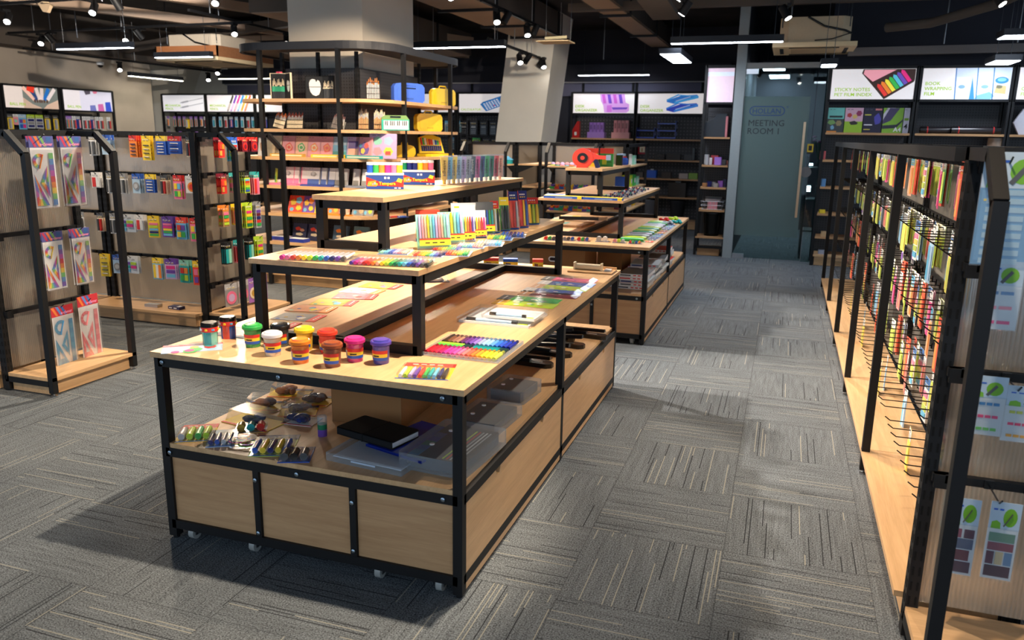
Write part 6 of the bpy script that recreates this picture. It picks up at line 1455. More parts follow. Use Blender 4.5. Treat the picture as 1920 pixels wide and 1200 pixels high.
kr = [k[0] for k in KR]
pref = [['note_pink','note_lime','note_lime','note_mix','note_orange','note_green','note_yellow','note_peach'], ['note_blue','note_lime','note_rose','note_mix','note_yellow','note_lime','flag_rainbow','note_yellow'], ['note_lime','note_rose','note_peach','note_lime','note_orange','note_mix','note_pink'], ['note_orange','note_lime','note_mix','note_rose','note_blue'], ['note_blue','note_yellow']]
total = 0
occ = {0: (11, 11, 9, 6, 2), 1: (11, 11, 10, 7, 3), 2: (11, 10, 9, 6, 2), 3: (11, 9, 8, 5, 2), 4: (10, 8, 7, 4, 1)}
for bi, (ya, yb) in enumerate(RB):
    for ri, z in enumerate(RZ):
        for i in range(occ[bi][ri]):
            j = (i*5+ri*3+bi) % 11 if occ[bi][ri] < 11 else i
            hx = RHX[j]
            k = pref[ri][(j+bi*3) % len(pref[ri])]
            if ri == 0 and bi == 0 and j == 6: k = 'flag_long'
            if total >= 296: continue
            for d in range(2 if bi < 2 and ri < 4 else 1):
                total += 1
                o = put(PK[k], f'{WR[k]}, {ORD[bi]} right gondola bay, {RRN[ri]}, {ORD8[10-j]} hook, {["outer","inner"][d]}', 'pack', 'note packs on the right gondola')
                hangat(o, RX, (ya+yb)/2, R(-90), hx, z, -.17-d*.045+.02*((i*3) % 4) if d == 0 else -.10, rnd.uniform(-.12, .12))
# the big packs on the end section that faces the camera
def film_pack(w, h, rows, label, lx, z, ly=-.17, blue=False, cloth=None, hdrh=.30):
    t = empty('film_index_pack', sec_world(.775, 2.47, 0, lx, ly, z-.006), 0, label, 'pack', 'film index packs on the right gondola end')
    hh = min(.075, h*hdrh)
    b = MB().mat('ink'); b.box(-w/2, w/2, 0, .0015, -hh, .014, (176, 196, 214))
    b.prismY([(-w*.42, -hh), (-w*.1, -hh), (-w*.12, -hh*.72), (-w*.25, -hh*.62), (-w*.4, -hh*.7)], -.0005, 0, (120, 180, 50)); b.prismY([(w*.05+w*.3*math.cos(R(24*i))*.75+w*.12, -hh*.45+hh*.42*math.sin(R(24*i))) for i in range(15)], -.0005, 0, (110, 170, 40))
    b.bar((-w*.02, -.001, -hh*.85), (w*.22, -.001, -hh*.25), .001, hh*.16, 'dgrey'); scr(b, -w*.4, w*.0, -hh*.12, -.0006, 'blue', 2, hh*.08); b.build('header_card', t)
    b = MB().mat('ink'); b.box(-w/2, w/2, .001, .002, -h, -hh, (92, 150, 190) if blue else (206, 214, 220))
    n = len(rows)
    if blue:
        b.box(-w*.46, w*.46, .0005, .001, -h*.96, -h*.30, (110, 165, 205)); b.box(-w*.42, -w*.2, 0, .0004, -h*.40, -h*.38, 'yellow')
    if cloth:
        z0_ = -h+.008; Hh = h-hh-.02
        for (x0, x1, a, c_, col) in cloth: b.box(-w*.42+w*.84*x0, -w*.42+w*.84*x1, -.0006, .0008, z0_+Hh*a, z0_+Hh*c_, col)
    for i, (c, m) in enumerate(rows):
        zz = -hh-(h-hh)*(i+.5)/n; th = (h-hh)/n*(.62 if blue else .22)
        for j in range(m): b.box(-w*.38+w*.76*j/m+.001, -w*.38+w*.76*(j+.86)/m, -.001, .0008, zz-th/2, zz+th/2, c)
    b.build('index_sheet', t)
    b = MB().mat('clear'); b.box(-w/2-.002, w/2+.002, -.003, -.0025, -h-.003, -hh+.004); b.build('clear_bag', t)
def fp(u, v): p = P(u, v, 'y', 2.30); return p.x-.775, p.z+.006
def fpk(u, v, w, h, rows, label, **kw): x_, z_ = fp(u, v); film_pack(w, h, rows, label, x_, z_, -.17, **kw)
fpk(1905, 296, .135, .27, [((176, 206, 220), 1)]*9, 'large blue index pack at the top right edge of the photo', blue=True)
fpk(1884, 500, .092, .165, [((40,120,180), 2), ((236,130,150), 2), ((232,60,130), 2)], 'index pack with blue and pink tabs, second row of the right gondola end')
fpk(1856, 715, .088, .15, [((40,130,190), 4), ((232,60,120), 4), ((110,200,90), 4)], 'index pack with blue, pink and green tabs, third row of the right gondola end')
fpk(1926, 735, .088, .14, [((190,200,70), 4), ((232,60,110), 4), ((240,170,50), 4)], 'index pack with yellow, pink and orange tabs at the right photo edge')
fpk(1812, 944, .074, .215, [], 'index pack with dark patches and a heart, lowest row of the right gondola end', cloth=[(0,.25,.80,1,(200,186,160)),(.3,.5,.80,1,(150,70,90)),(.6,1,.80,1,(80,30,60)),(0,1,.55,.78,(74,88,120)),(0,.25,.28,.52,(90,150,120)),(.35,.9,.28,.52,(96,30,50)),(0,1,.0,.25,(70,34,60))])
fpk(1888, 952, .074, .215, [], 'index pack with green and maroon patches, lowest row, right of the heart one', cloth=[(0,1,.80,1,(96,140,120)),(0,1,.60,.78,(130,60,80)),(0,.3,.28,.57,(80,30,60)),(.35,.65,.28,.57,(190,176,140)),(.7,1,.28,.57,(90,130,170)),(0,1,.0,.25,(64,24,50))])
b = MB().mat('gloss'); b.box(-.01, .01, -.002, 0, -.26, .0, (230, 130, 110))
for i in range(8): b.box(-.011, .011, -.003, -.002, -.03*(i+1), -.03*(i+1)+.012, ('lime','yellow','pink','orange')[i % 4])
for i, (lx, z) in enumerate([(-.235, 1.30), (-.235, 1.0), (-.24, .75)]):
    o = b.build('tab_strip') if i == 0 else o.copy()
    if i: COL.objects.link(o)
    place(o, sec_world(.775, 2.47, 0, lx, -.05, z)); tag(o, f'narrow strip of coloured tabs behind the right gondola end post, {["top","middle","lowest"][i]} one', 'strip', 'tab strips behind the gondola end post')
for k in list(PK):
    if PK[k].name not in USED and k not in ('keep',): D.objects.remove(PK[k]); del PK[k]
# ---------------------------------------------------------------- tower goods
def T3(u, z, v=None, y=None, x=None):
    """point on a tower shelf: pixel column u, shelf height z, on plane y or x"""
    vv = 300
    if y is not None:
        # find the point at height z and depth y under pixel column u
        lo = P(u, 100, 'y', y); hi = P(u, 500, 'y', y); f = (z-lo.z)/(hi.z-lo.z); return Vector((lo.x+(hi.x-lo.x)*f, y, z))
    lo = P(u, 100, 'x', x); hi = P(u, 500, 'x', x); f = (z-lo.z)/(hi.z-lo.z); return Vector((x, lo.y+(hi.y-lo.y)*f, z))
def brush_roll(u, z, y, w, h, n, bcol, hcol, label, rz=0, lean=-10, tilt=0, tip='orange', bands=2):
    p = T3(u, z, y=y); t = empty('brush_set', (p.x, p.y, z+.001), rz, label, 'brush set', 'paint brush sets on the tower'); t.rotation_euler = (R(lean), R(tilt), rz)
    b = MB().mat('matte'); b.box(-w/2, w/2, 0, .006, 0, h*.55, bcol); b.box(-w/2, w/2, -.006, 0, 0, h*.30, bcol); b.build('cloth_roll', t)
    for i in range(n):
        x = -w*.45+w*.9*(i+.5)/n; hh = h*(.82+.16*math.sin(i*2.3)**2); r = w*.9/n*.34
        b = MB().mat('gloss'); b.rod((x, -.008, h*.05), (x, -.008, hh*.62), r, hcol, 6); b.rod((x, -.008, hh*.62), (x, -.008, hh*.8), r*1.1, 'silver', 6); b.rod((x, -.008, hh*.8), (x, -.008, hh), r*1.1, tip, 6, r*.4); b.build('brush', t)
    b = MB().mat('matte')
    for k in range(bands): b.box(-w/2, w/2, -.016, -.011, h*(.25+.25*k), h*(.27+.25*k), BK)
    b.build('elastic_band', t)
def palette_shape(b, cx, cz, s, y, col):
    pts = [(.0, .5), (.08, .46), (.1, .34), (.16, .36), (.22, .46), (.34, .42), (.42, .28), (.46, .05), (.42, -.2), (.3, -.42), (.08, -.5), (-.15, -.44), (-.32, -.25), (-.40, 0), (-.40, .28), (-.3, .46), (-.15, .52)]
    b.prismY([(cx+x*s, cz+z_*s*1.15) for x, z_ in reversed(pts)], y-.003, y, col)
def brush_case(u, z, y, label, open_, pal_left, w=.30, h=.245, edge=BK, band=None):
    p = T3(u, z, y=y); t = empty('brush_case', (p.x, p.y, z+.001), 0, label, 'brush case')
    b = MB().mat('matte'); 
    for s, a in ((-1, 14), (1, -38 if open_ else -14)):
        b.tf(Matrix.Rotation(R(a), 4, 'Z')); x0, x1 = (0, -w*.58) if s < 0 else (0, w*.5)
        b.box(x0, x1, 0, .012, 0, h, (40, 42, 46)); 
        for zz in (0, h-.004): b.box(x0, x1, -.004, .014, zz, zz+.005, edge)
        b.box(x1-.003, x1+.003, -.004, .014, 0, h, edge)
    b.build('zip_case', t)
    b = MB().mat('gloss'); ps = 1 if not pal_left else -1
    b.tf(Matrix.Rotation(R(-38 if (open_ and ps > 0) else (14 if ps < 0 else -14)), 4, 'Z')); palette_shape(b, ps*w*.27, h*.5, w*.46 if ps < 0 else w*.34, -.002, 'white'); b.box(ps*w*.27-w*.24, ps*w*.27+w*.22, -.007, -.005, h*.52, h*.54, BK); b.build('palette', t)
    bs = -ps
    for i in range(10):
        b = MB().mat('gloss'); b.tf(Matrix.Rotation(R(14 if bs < 0 else -14), 4, 'Z')); x = bs*w*.28-w*.20+w*.40*i/9; hh = h*(.72+.08*math.sin(i*1.7))
        b.rod((x, -.006, .01), (x, -.006, hh*.7), .004, 'dgrey', 6); b.rod((x, -.006, hh*.7), (x, -.006, hh), .005, 'cream', 6, .002); b.build('brush', t)
    b = MB().mat('matte'); b.tf(Matrix.Rotation(R(14 if bs < 0 else -14), 4, 'Z')); b.box(bs*w*.28-w*.23, bs*w*.28+w*.23, -.013, -.011, h*.30 if band else h*.45, h*.50, band or 'cream'); b.build('elastic_band', t)
brush_case(538, 1.813, 6.88, 'open brush case with white rim and green brush handles, left on the tower top shelf', True, False, .27, .245, 'cream', (60, 170, 130))
brush_case(606, 1.813, 6.86, 'open brush case with a large white palette on the tower top shelf', False, True, .29, .215)
brush_roll(700, 1.813, 6.9, .135, .205, 8, (50, 46, 44), 'silver', 'brush set with orange bristles standing at the tower corner, top shelf', R(20), 0, 0, (206, 120, 50), 3)
def tool_case(pos, rz, w, h, d, col, label, handle=True):
    t = empty('plastic_case', pos, rz, label, 'case')
    b = MB().mat('gloss'); r = .025
    pl = [(-w/2+r, 0), (w/2-r, 0), (w/2, r), (w/2, h-r*1.6), (w/2-r, h-r*.4), (w*.26, h), (-w*.26, h), (-w/2+r, h-r*.4), (-w/2, h-r*1.6), (-w/2, r)]
    b.prismY(pl, -d/2, d/2, col); dk = tuple(int(k*.82) for k in PAL.get(col, col)) if not isinstance(col, str) else tuple(int(k*.85) for k in PAL[col])
    b.prismY([(x*.8, h*.12+z_*.62) for x, z_ in pl], -d/2-.003, -d/2, col); b.box(-w*.12, w*.12, -d/2-.006, -d/2-.003, h*.16, h*.24, dk); b.build('shell', t)
    b = MB().mat('gloss')
    if handle == 'slot': b.box(-w*.2, w*.2, -d/2-.0045, -d/2-.002, h*.70, h*.86, (20, 26, 50)); b.bar((-w*.2, -d/2-.006, h*.80), (w*.2, -d/2-.006, h*.80), .008, .016, col)
    else:
        b.tube([(-w*.16, 0, h-.004), (-w*.12, 0, h+.024), (w*.12, 0, h+.024), (w*.16, 0, h-.004)], .008, col, 8)
    b.build('handle', t)
    return t
p = T3(762, 1.813, x=-3.72); tool_case((p.x+.02, p.y, 1.8135), R(58), .36, .19, .06, (70, 110, 220), 'blue plastic case with slot handle on the tower top shelf corner', 'slot')
p = T3(822, 1.813, x=-3.78); tool_case((p.x+.05, p.y, 1.8135), R(62), .34, .19, .05, 'yellow', 'yellow plastic case on the tower top shelf, right of the blue one')
p = T3(803, 1.533, x=-3.75); tool_case((p.x, p.y, 1.5335), R(65), .36, .19, .06, 'yellow', 'yellow plastic case on the second tower shelf, below the top one')
b = MB().mat('gloss'); b.bevbox(-.03, .03, -.02, .02, 0, .27, .01, (226, 60, 90)); o = b.build('pink_pouch'); p = T3(526, 1.813, y=6.98); place(o, (p.x, p.y, 1.8135)); tag(o, 'pink pouch peeking above the white-rimmed brush case', 'pouch')
brush_roll(522, 1.533, 6.82, .15, .17, 12, (40, 38, 38), (236, 222, 190), 'leaning roll of wooden brushes at the left end of the second tower shelf', R(-8), -16, 10, (220, 130, 80))
brush_roll(553, 1.533, 6.84, .20, .165, 18, (40, 38, 38), (236, 222, 190), 'wide roll of wooden brushes on the second tower shelf', 0, -10, 0, (160, 70, 50))
brush_roll(632, 1.533, 6.84, .15, .16, 9, (120, 124, 122), (200, 196, 190), 'grey roll of fine brushes on the second tower shelf', R(-6), -14, 10, (190, 150, 150), 1)
brush_roll(682, 1.533, 6.86, .11, .20, 8, (40, 40, 42), (214, 170, 120), 'black pocket of long wooden brushes left of the corner post', R(10), -4, 0, 'cream', 1)
brush_roll(712, 1.533, 6.90, .12, .20, 9, (40, 40, 42), (214, 170, 120), 'black pocket of long wooden brushes right of the corner post', R(20), -4, 0, 'cream', 1)
# green melodica-like keyboard
p = T3(742, 1.533, y=6.95); t = empty('toy_keyboard', (p.x, p.y, 1.5335), R(25), 'green and white toy keyboard case open on the second tower shelf', 'keyboard')
b = MB().mat('gloss'); b.prismY([(-.13, 0), (.13, 0), (.13, .10), (.10, .14), (-.10, .14), (-.13, .12)], .0, .02, (120, 150, 90)); b.bar((-.05, -.002, .125), (.05, -.002, .125), .006, .014, BK); b.build('case_lid', t)
b = MB().mat('gloss'); b.box(-.13, .13, -.03, 0, 0, .10, (60, 170, 150)); b.box(-.11, .12, -.034, -.03, .01, .09, 'white'); b.build('body', t)
b = MB().mat('gloss')
for i in range(14):
    b.box(-.108+i*.0162, -.108+i*.0162+.0006, -.0345, -.034, .01, .088, 'dgrey')
    if i % 7 not in (2, 6): b.box(-.097+i*.0162, -.089+i*.0162, -.037, -.034, .045, .088, BK)
b.build('keys', t)
# third shelf: craft kits
def kit(pos, rz, w, h, d, bgc, pics, label, lean=-12, nm='craft_kit', edge=None, group=None, cat='craft kit'):
    b = MB().mat('ink'); b.box(-w/2, w/2, 0, d, 0, h, bgc)
    if edge: b.box(-w/2, w/2, -.0004, 0, 0, h*.16, edge)
    for i, (x0, x1, z0, z1, c) in enumerate(pics):
        y_ = -.0006-.0002*i
        if x1-x0 > .79 or z1-z0 < .16 or x1-x0 < .2: b.quad([(-w/2+w*x0, y_, h*z0), (-w/2+w*x1, y_, h*z0), (-w/2+w*x1, y_, h*z1), (-w/2+w*x0, y_, h*z1)], c)
        else:
            cx_, cz_ = (x0+x1)/2, (z0+z1)/2; k_ = 9+i % 4
            b.quad([(-w/2+w*(cx_+(x1-x0)*.5*(1-.18*(j % 2))*math.cos(6.2832*j/k_)), y_, h*(cz_+(z1-z0)*.5*(1-.18*(j % 2))*math.sin(6.2832*j/k_))) for j in range(k_)], c)
    scr(b, -w*.4, w*.0, h*.93, -.0008, 'dgrey', 2, h*.02)
    o = b.build(nm); o.location = pos; o.rotation_euler = (R(lean), 0, rz); tag(o, label, cat, group)
    if nm == 'craft_kit': k = MB().mat('clear'); k.box(-w/2, w/2, -.004, -.0035, 0, h); k.build('clear_window', o)
    return o
arch = lambda c, c2: [(.2, .8, .2, .7, c), (.28, .72, .28, .62, c2), (.36, .64, .36, .54, c), (.1, .9, .02, .10, 'rose')]
G3 = 'craft kits on the third tower shelf'
z = 1.269
for i, (u, w_, bgc, pics, lb) in enumerate([(497, .17, 'white', [(.1, .5, .2, .8, 'tan')], 'white kit with a brown drawing at the left end of the third shelf'), (513, .17, 'cream', [(.3, .9, .1, .7, 'beige')], 'pale kit with a pencil sketch, second on the third shelf'),
        (541, .15, 'rose', arch('scarlet', 'peach'), 'pink kit with a red bear picture'), (564, .15, 'peach', arch('green', 'cream'), 'peach kit with a green arch picture'), (588, .15, 'rose', arch('orange', 'cream'), 'rose kit with an orange arch picture'), (612, .15, 'rose', arch('scarlet', 'orange'), 'rose kit with a red and orange face picture'),
        (636, .15, 'pale_blue', [(0, 1, .0, .3, 'teal'), (0, 1, .3, .6, 'sky'), (.4, .6, .7, .9, 'yellow')], 'blue kit with a moonlit sea picture'), (661, .13, 'lilac', [(.1, .9, .1, .45, 'peach'), (.1, .9, .45, .8, 'purple')], 'lilac kit with a night hill picture right of the middle post'),
        (681, .17, 'rose', [(.15, .85, .1, .8, 'purple'), (.3, .6, .2, .5, 'yellow'), (.5, .8, .45, .75, 'scarlet'), (.2, .4, .5, .7, 'sky')], 'pink kit with colourful hot air balloons')]):
    p = T3(u, z, y=6.80); kit((p.x, 6.80, z+.001), 0, w_, .20, .02, bgc, pics, lb, -10, group=G3)
p = T3(721, z, y=6.90); kit((p.x, 6.86, z+.001), R(12), .26, .235, .03, 'lilac', [(.12, .48, .52, .9, 'mint'), (.52, .9, .52, .9, 'pale_blue'), (.12, .48, .1, .48, 'rose'), (.52, .9, .1, .48, 'lime'), (.6, .8, .15, .3, 'scarlet')], 'large lilac kit with four pictures at the tower corner', -8)
for x0, c, lb in ((512, 'gold', 'gold tray strip under the left kits of the third shelf'), (590, 'yellow', 'yellow tray strip under the rose kits'), (655, 'teal', 'turquoise tray strip under the blue kit')):
    p = T3(x0+28, z, y=6.72); b = MB().mat('ink'); b.box(-.19, .19, -.02, .02, 0, .03, c); b.box(-.17, .17, -.0203, -.02, .008, .02, 'cream'); o = b.build('display_tray'); place(o, (p.x, 6.715, z+.0005)); tag(o, lb, 'tray')
p = T3(765, z, x=-3.74); t = tool_case((p.x-.05, p.y+.02, z+.0005), R(60), .26, .12, .03, 'yellow', 'open yellow case lid on the third tower shelf corner')
p = T3(800, z, x=-3.72); t = empty('toy_xylophone', (p.x+.02, p.y+.1, z+.035), R(70), 'open yellow xylophone case with coloured bars on the third tower shelf', 'xylophone'); t.rotation_euler = (R(-15), 0, R(62))
b = MB().mat('gloss'); b.prismY([(-.17, 0), (.17, 0), (.15, .17), (.05, .2), (-.05, .2), (-.15, .17)], 0, .02, 'yellow'); b.build('case', t)
for i in range(10):
    b = MB().mat('gloss'); b.box(-.135+i*.028, -.135+i*.028+.02, -.006, 0, .09, .17-.004*i, ['red','green','white','orange','red','scarlet','white','blue','green','orange'][i]); b.box(-.135+i*.028, -.135+i*.028+.02, -.007, 0, .02, .08, 'navy'); b.build('bar', t)
b = MB().mat('gloss'); b.box(-.30, .25, -.09, .09, 0, .028, 'yellow'); o = b.build('case_base'); p = T3(812, z, x=-3.70); place(o, (-3.70, p.y+.1, z+.0005), 0, R(88)); tag(o, 'flat yellow case base lying along the third tower shelf', 'case')
# fourth shelf: small boxed kits, pink / blue / grey
z = .995; G4 = 'boxed model kits on the fourth tower shelf'
for i, (u, w_, col, lb) in enumerate([(540, .13, 'pink', 'wide pink box with a pictured model'), (556, .06, 'pink', 'first narrow pink box'), (571, .075, 'pink', 'second narrow pink box'), (588, .13, (60, 90, 160), 'wide blue box with a pictured model'), (607, .06, (60, 90, 160), 'first narrow blue box'), (622, .075, (60, 90, 160), 'second narrow blue box'),
        (640, .13, (150, 146, 140), 'wide grey box with a pictured model'), (667, .065, (150, 146, 140), 'narrow grey box right of the middle post'), (684, .07, (150, 146, 140), 'last narrow grey box')]):
    p = T3(u, z, y=6.80); kit((p.x, 6.79, z+.0165), 0, w_, .16, .03, (226, 224, 226), [(0, 1, 0, .30, col)]+([(.2, .8, .45, .75, 'grey'), (.3, .6, .5, .8, 'silver')] if w_ > .1 else [(.0, .12, .3, 1, col)]), lb+' on the fourth tower shelf', -12, 'boxed_kit', None, G4, 'box')
for u, c, lb in ((522, 'pink', 'pink tray strip on the fourth tower shelf'), (585, (50, 70, 150), 'blue tray strip on the fourth tower shelf'), (650, (140, 150, 170), 'grey-blue tray strip on the fourth tower shelf')):
    p = T3(u+10, z, y=6.74); b = MB().mat('ink'); b.box(-.17, .17, -.04, .08, 0, .015, c); o = b.build('display_tray'); place(o, (p.x, 6.74, z+.0005)); tag(o, lb, 'tray')
p = T3(516, z, y=6.9); kit((p.x, 6.9, z+.001), R(-50), .14, .15, .012, 'lime', [(.1, .9, .1, .5, 'green')], 'green booklet leaning at the left end of the fourth tower shelf', -6, 'booklet', None, None, 'booklet')
p = T3(727, z, y=6.92); kit((p.x, 6.92, z+.001), R(10), .30, .19, .02, 'rose', [(.1, .9, .7, .8, 'sky')], 'pink folder behind the paint sets on the fourth tower shelf', -6, 'pink_folder', None, None, 'folder')
# fifth shelf
z = .726; G5 = 'sticker albums on the fifth tower shelf'
for i, (u, w_, cols, lb) in enumerate([(554, .17, ('scarlet', 'yellow', 'sky'), 'red album with cartoon figures'), (578, .14, ('purple', 'yellow', 'orange'), 'purple album with cartoon figures'), (600, .12, ('yellow', 'teal', 'white'), 'yellow album with a zoo picture'), (625, .13, ('orange', 'yellow', 'teal'), 'orange album seen through the riser'), (645, .12, ('peach', 'cream', 'orange'), 'peach album next to the orange one'), (672, .14, ('grey', 'beige', 'silver'), 'grey album at the tower corner'), (690, .11, ('grey', 'lime', 'silver'), 'second grey album with a green sticker')]):
    p = T3(u, z, y=6.80); kit((p.x, 6.79, z+.001), 0, w_, .17, .012, cols[0], [(.1, .5, .4, .8, cols[1]), (.45, .9, .5, .95, cols[2]), (.5, .9, .1, .45, cols[1]), (.1, .4, .05, .3, 'sky')], lb+' on the fifth tower shelf', -20, 'album', None, G5, 'album')
b = MB().mat('ink'); b.box(-.35, .35, -.03, .03, 0, .01, 'orange'); o = b.build('display_tray'); p = T3(600, z, y=6.71); place(o, (p.x, 6.71, z+.0005)); tag(o, 'long orange strip on the front edge of the fifth tower shelf', 'tray')
for i, (u, c, L_, lb) in enumerate([(742, 'red', .30, 'red clipboard stack under the top riser'), (770, 'blue', .28, 'blue clipboard tilted on the tower side'), (790, 'white', .20, 'white sheet among the clipboards'), (805, 'red', .24, 'second red clipboard among the stack on the tower side'), (820, 'navy', .26, 'dark blue clipboard at the right')]):
    p = T3(u, z, x=-3.78); b = MB().mat('gloss'); b.box(-L_/2, L_/2, -.1, .1, 0, .012, c); b.box(-.03, .03, .07, .1, .012, .03, 'silver'); b.box(-L_*.4, L_*.4, -.09, .06, .012, .0135, 'white' if i != 2 else 'pale_blue'); o = b.build('clipboard')
    place(o, (-3.78, p.y, z+.002+.017*i+(.06 if i in (0, 1) else 0)), R(8 if i == 1 else 0), R(75+i*7)); tag(o, lb, 'clipboard', 'clipboards on the fifth tower shelf')
for i, (u, c) in enumerate([(712, 'orange'), (733, 'scarlet'), (747, 'blue')]):
    p = T3(u, z, y=6.78); o = penpack('small_card', .05, .12, [c, 'silver', c], c, 'navy', t=.01); place(o, (p.x, 6.72+.03*i, z+.002), R(-90), R(-60+20*i)); tag(o, ['orange', 'red', 'blue'][i]+' small card on the fifth tower shelf corner', 'pack')
# sixth shelf: dark blue dinosaur kits
z = .442
for i, (u, w_, c, lb) in enumerate([(560, .17, (50, 56, 96), 'dark blue kit with an animal picture, leftmost on the lowest tower shelf'), (588, .17, (50, 56, 96), 'second dark blue kit with an animal picture'), (636, .17, (70, 100, 130), 'steel blue kit with orange drawing seen through the riser'), (674, .17, (90, 120, 130), 'pale teal kit right of the middle post')]):
    p = T3(u, z, y=6.84); kit((p.x, 6.84, z+.001), R(-6), w_, .17, .03, c, [(.15, .6, .55, .8, 'scarlet' if i < 2 else 'orange'), (.2, .8, .25, .45, 'cream'), (.5, .85, .5, .7, 'peach')], lb, -14, 'dark_kit')
for i, (u, y) in enumerate([(530, 6.80), (560, 6.72)]):
    p = T3(u, z, y=y); b = MB().mat('ink'); b.box(-.10, .10, -.05, .05, 0, .035, (40, 60, 160)); b.box(-.095, .095, -.046, .046, .035, .037, 'white'); o = b.build('flat_box'); place(o, (p.x, y, z+.0005), 0, R(-6)); tag(o, ['left', 'right'][i]+' flat blue box with white lid on the lowest tower shelf', 'box')

# ---------------------------------------------------------------- back wall goods
def FB(u, z, y): return T3(u, z, y=y)
DZS = 1.487
def magfile(u, z, y, c, label, rz=0, mirror=1, name='magazine_file', w=.09, d=.24, h=.28):
    p = FB(u, z, y); t = empty(name, (p.x, p.y, z+.0005), rz, label, 'file box'); b = MB().mat('gloss')
    pl = [(-d/2, 0), (d/2, 0), (d/2, h), (d*.2, h), (-d/2, h*.42)]
    b.tf(Matrix.Rotation(R(90), 4, 'Z') if mirror == 0 else Matrix.Identity(4)); b.prismY(pl, -w/2, w/2, c); b.build('box_body', t)
    b = MB().mat('ink'); b.box(-.02, .02, -w/2-.001, -w/2, h*.15, h*.35, 'white'); b.build('label_card', t)
magfile(1080, DZS, 13.78, (196, 40, 40), 'red magazine file at the left end of the upper desk organizer shelf', 0, 1, d=.13)
def rack4(u, c, c2, w, h, label):
    p = FB(u, DZS, 13.72); t = empty('desk_rack', (p.x, p.y, DZS+.0005), 0, label, 'desk organizer'); b = MB().mat('gloss')
    b.box(-w/2, w/2, -.02, .14, 0, .10, c2); b.build('front_tray', t)
    for i in range(4):
        b = MB().mat('gloss'); x0 = -w*.42+w*.84*i/4; b.box(x0+.004, x0+w*.2, .02, .14, .10, h, c); b.box(x0+w*.05, x0+w*.15, .018, .02, h*.55, h*.85, tuple(int(k*.75) for k in c)); b.build('divider_bin', t)
rack4(1117, (150, 110, 205), (160, 125, 215), .30, .26, 'purple desk rack on the upper desk organizer shelf')
rack4(1163, (225, 150, 160), (232, 170, 178), .31, .30, 'pink desk rack on the upper desk organizer shelf')
def trays(u, n, label):
    p = FB(u, DZS, 13.75); t = empty('letter_tray', (p.x, p.y, DZS+.0005), 0, label, 'letter tray')
    for k in range(n):
        b = MB().mat('gloss'); z0 = k*.115; b.box(-.15, .15, -.08, .12, z0+.01, z0+.018, (34, 60, 170))
        for s in (-1, 1): b.box(s*.15-.004, s*.15+.004, -.08, .12, z0+.01, z0+.055, (34, 60, 170))
        b.box(-.15, .15, -.084, -.078, z0+.01, z0+.03, (40, 70, 190)); b.build('tray', t)
        if k < n-1 or True:
            b = MB().mat('gloss')
            for s in (-1, 1):
                for yy in (-.07, .11): b.box(s*.145-.005, s*.145+.005, yy-.005, yy+.005, z0+.05, z0+.12 if k < n-1 else z0+.07, (30, 50, 150))
            b.build('riser_posts', t)
trays(1211, 2, 'two-level blue letter tray on the upper desk organizer shelf'); trays(1250, 3, 'three-level blue letter tray on the upper desk organizer shelf')
def bbox(u, z, y, w, d, h, c, label, mat='gloss', name='box', rz=0, extra=None, cat='box'):
    p = FB(u, z, y); b = MB().mat(mat); b.bevbox(-w/2, w/2, -d/2, d/2, 0, h, .006, c)
    if extra: extra(b, w, d, h)
    o = b.build(name); place(o, (p.x, p.y, z+.0005), 0, rz); tag(o, label, cat); return o
fr = lambda b, w, d, h: (b.box(-w*.3, w*.3, -d/2-.002, -d/2, h*.2, h*.8, 'cream'), b.box(-w*.1, w*.05, -d/2-.003, -d/2-.002, h*.25, h*.6, 'tan'))
bbox(1204, 1.147+.08, 13.90, .15, .02, .17, (170, 30, 50), 'red picture frame hanging on the pegboard of the right desk organizer unit', 'gloss', 'picture_frame', 0, fr, 'picture frame')
for u, w, h, c, lb in [(1237, .18, .10, (30, 30, 34), 'black desk set on the second shelf, left'), (1263, .24, .10, (34, 34, 38), 'black desk set on the second shelf, middle'), (1290, .14, .09, (34, 32, 36), 'small black pen holder on the second shelf, right'), (1300, .05, .2, (28, 28, 30), 'thin black stand leaning on the upper pegboard')]:
    bbox(u, 1.147, 13.75, w, .12, h, c, lb+' of the right desk organizer unit', name='desk_set')
lidx = lambda b, w, d, h: (b.box(-w*.15, w*.15, -.01, .01, h, h+.02, 'silver'),)
for u, w, h, c, lb, ex in [(1200, .12, .09, (90, 84, 80), 'small grey cash box', None), (1222, .17, .13, (40, 100, 210), 'bright blue cash box', lidx), (1250, .16, .10, (74, 66, 64), 'brown-black cash box', None), (1282, .15, .09, (190, 176, 170), 'pale grey index box', None), (1300, .15, .10, (130, 170, 50), 'lime green carton', None)]:
    bbox(u, .84, 13.74, w, .14, h, c, lb+' on the third shelf of the right desk organizer unit', name='cash_box', extra=ex)
bbox(1270, .535, 13.76, .30, .22, .24, (52, 48, 46), 'large dark metal box on the fourth shelf of the desk organizer unit', extra=lidx)
def bin_(u, z, y, r, h, label, mat='mesh_wire', col=None, top='dgrey'):
    p = FB(u, z, y); t = empty('waste_bin', (p.x, p.y, z+.0005), 0, label, 'waste bin')
    b = MB().mat(mat); b.lathe([(r*.78, 0), (r, h)], col, 24); b.build('mesh_body', t)
    b = MB().mat('metal'); b.lathe([(r-.004, h-.006), (r+.006, h-.004), (r+.006, h+.004), (r-.004, h+.006)], top, 24); b.lathe([(.001, .003), (r*.79, .003), (r*.79, .012), (.001, .012)], BK, 24); b.build('rim_and_base', t)
bin_(1215, .142, 13.74, .13, .33, 'silver mesh waste bin at the bottom of the desk organizer unit', 'matte', (110, 108, 112), 'silver')
bin_(1268, .142, 13.74, .13, .33, 'black mesh waste bin at the bottom of the desk organizer unit', 'matte', (36, 36, 40))
bin_(1333, .256, 10.76, .12, .30, 'black wire mesh waste bin on the lowest shelf of the narrow unit')
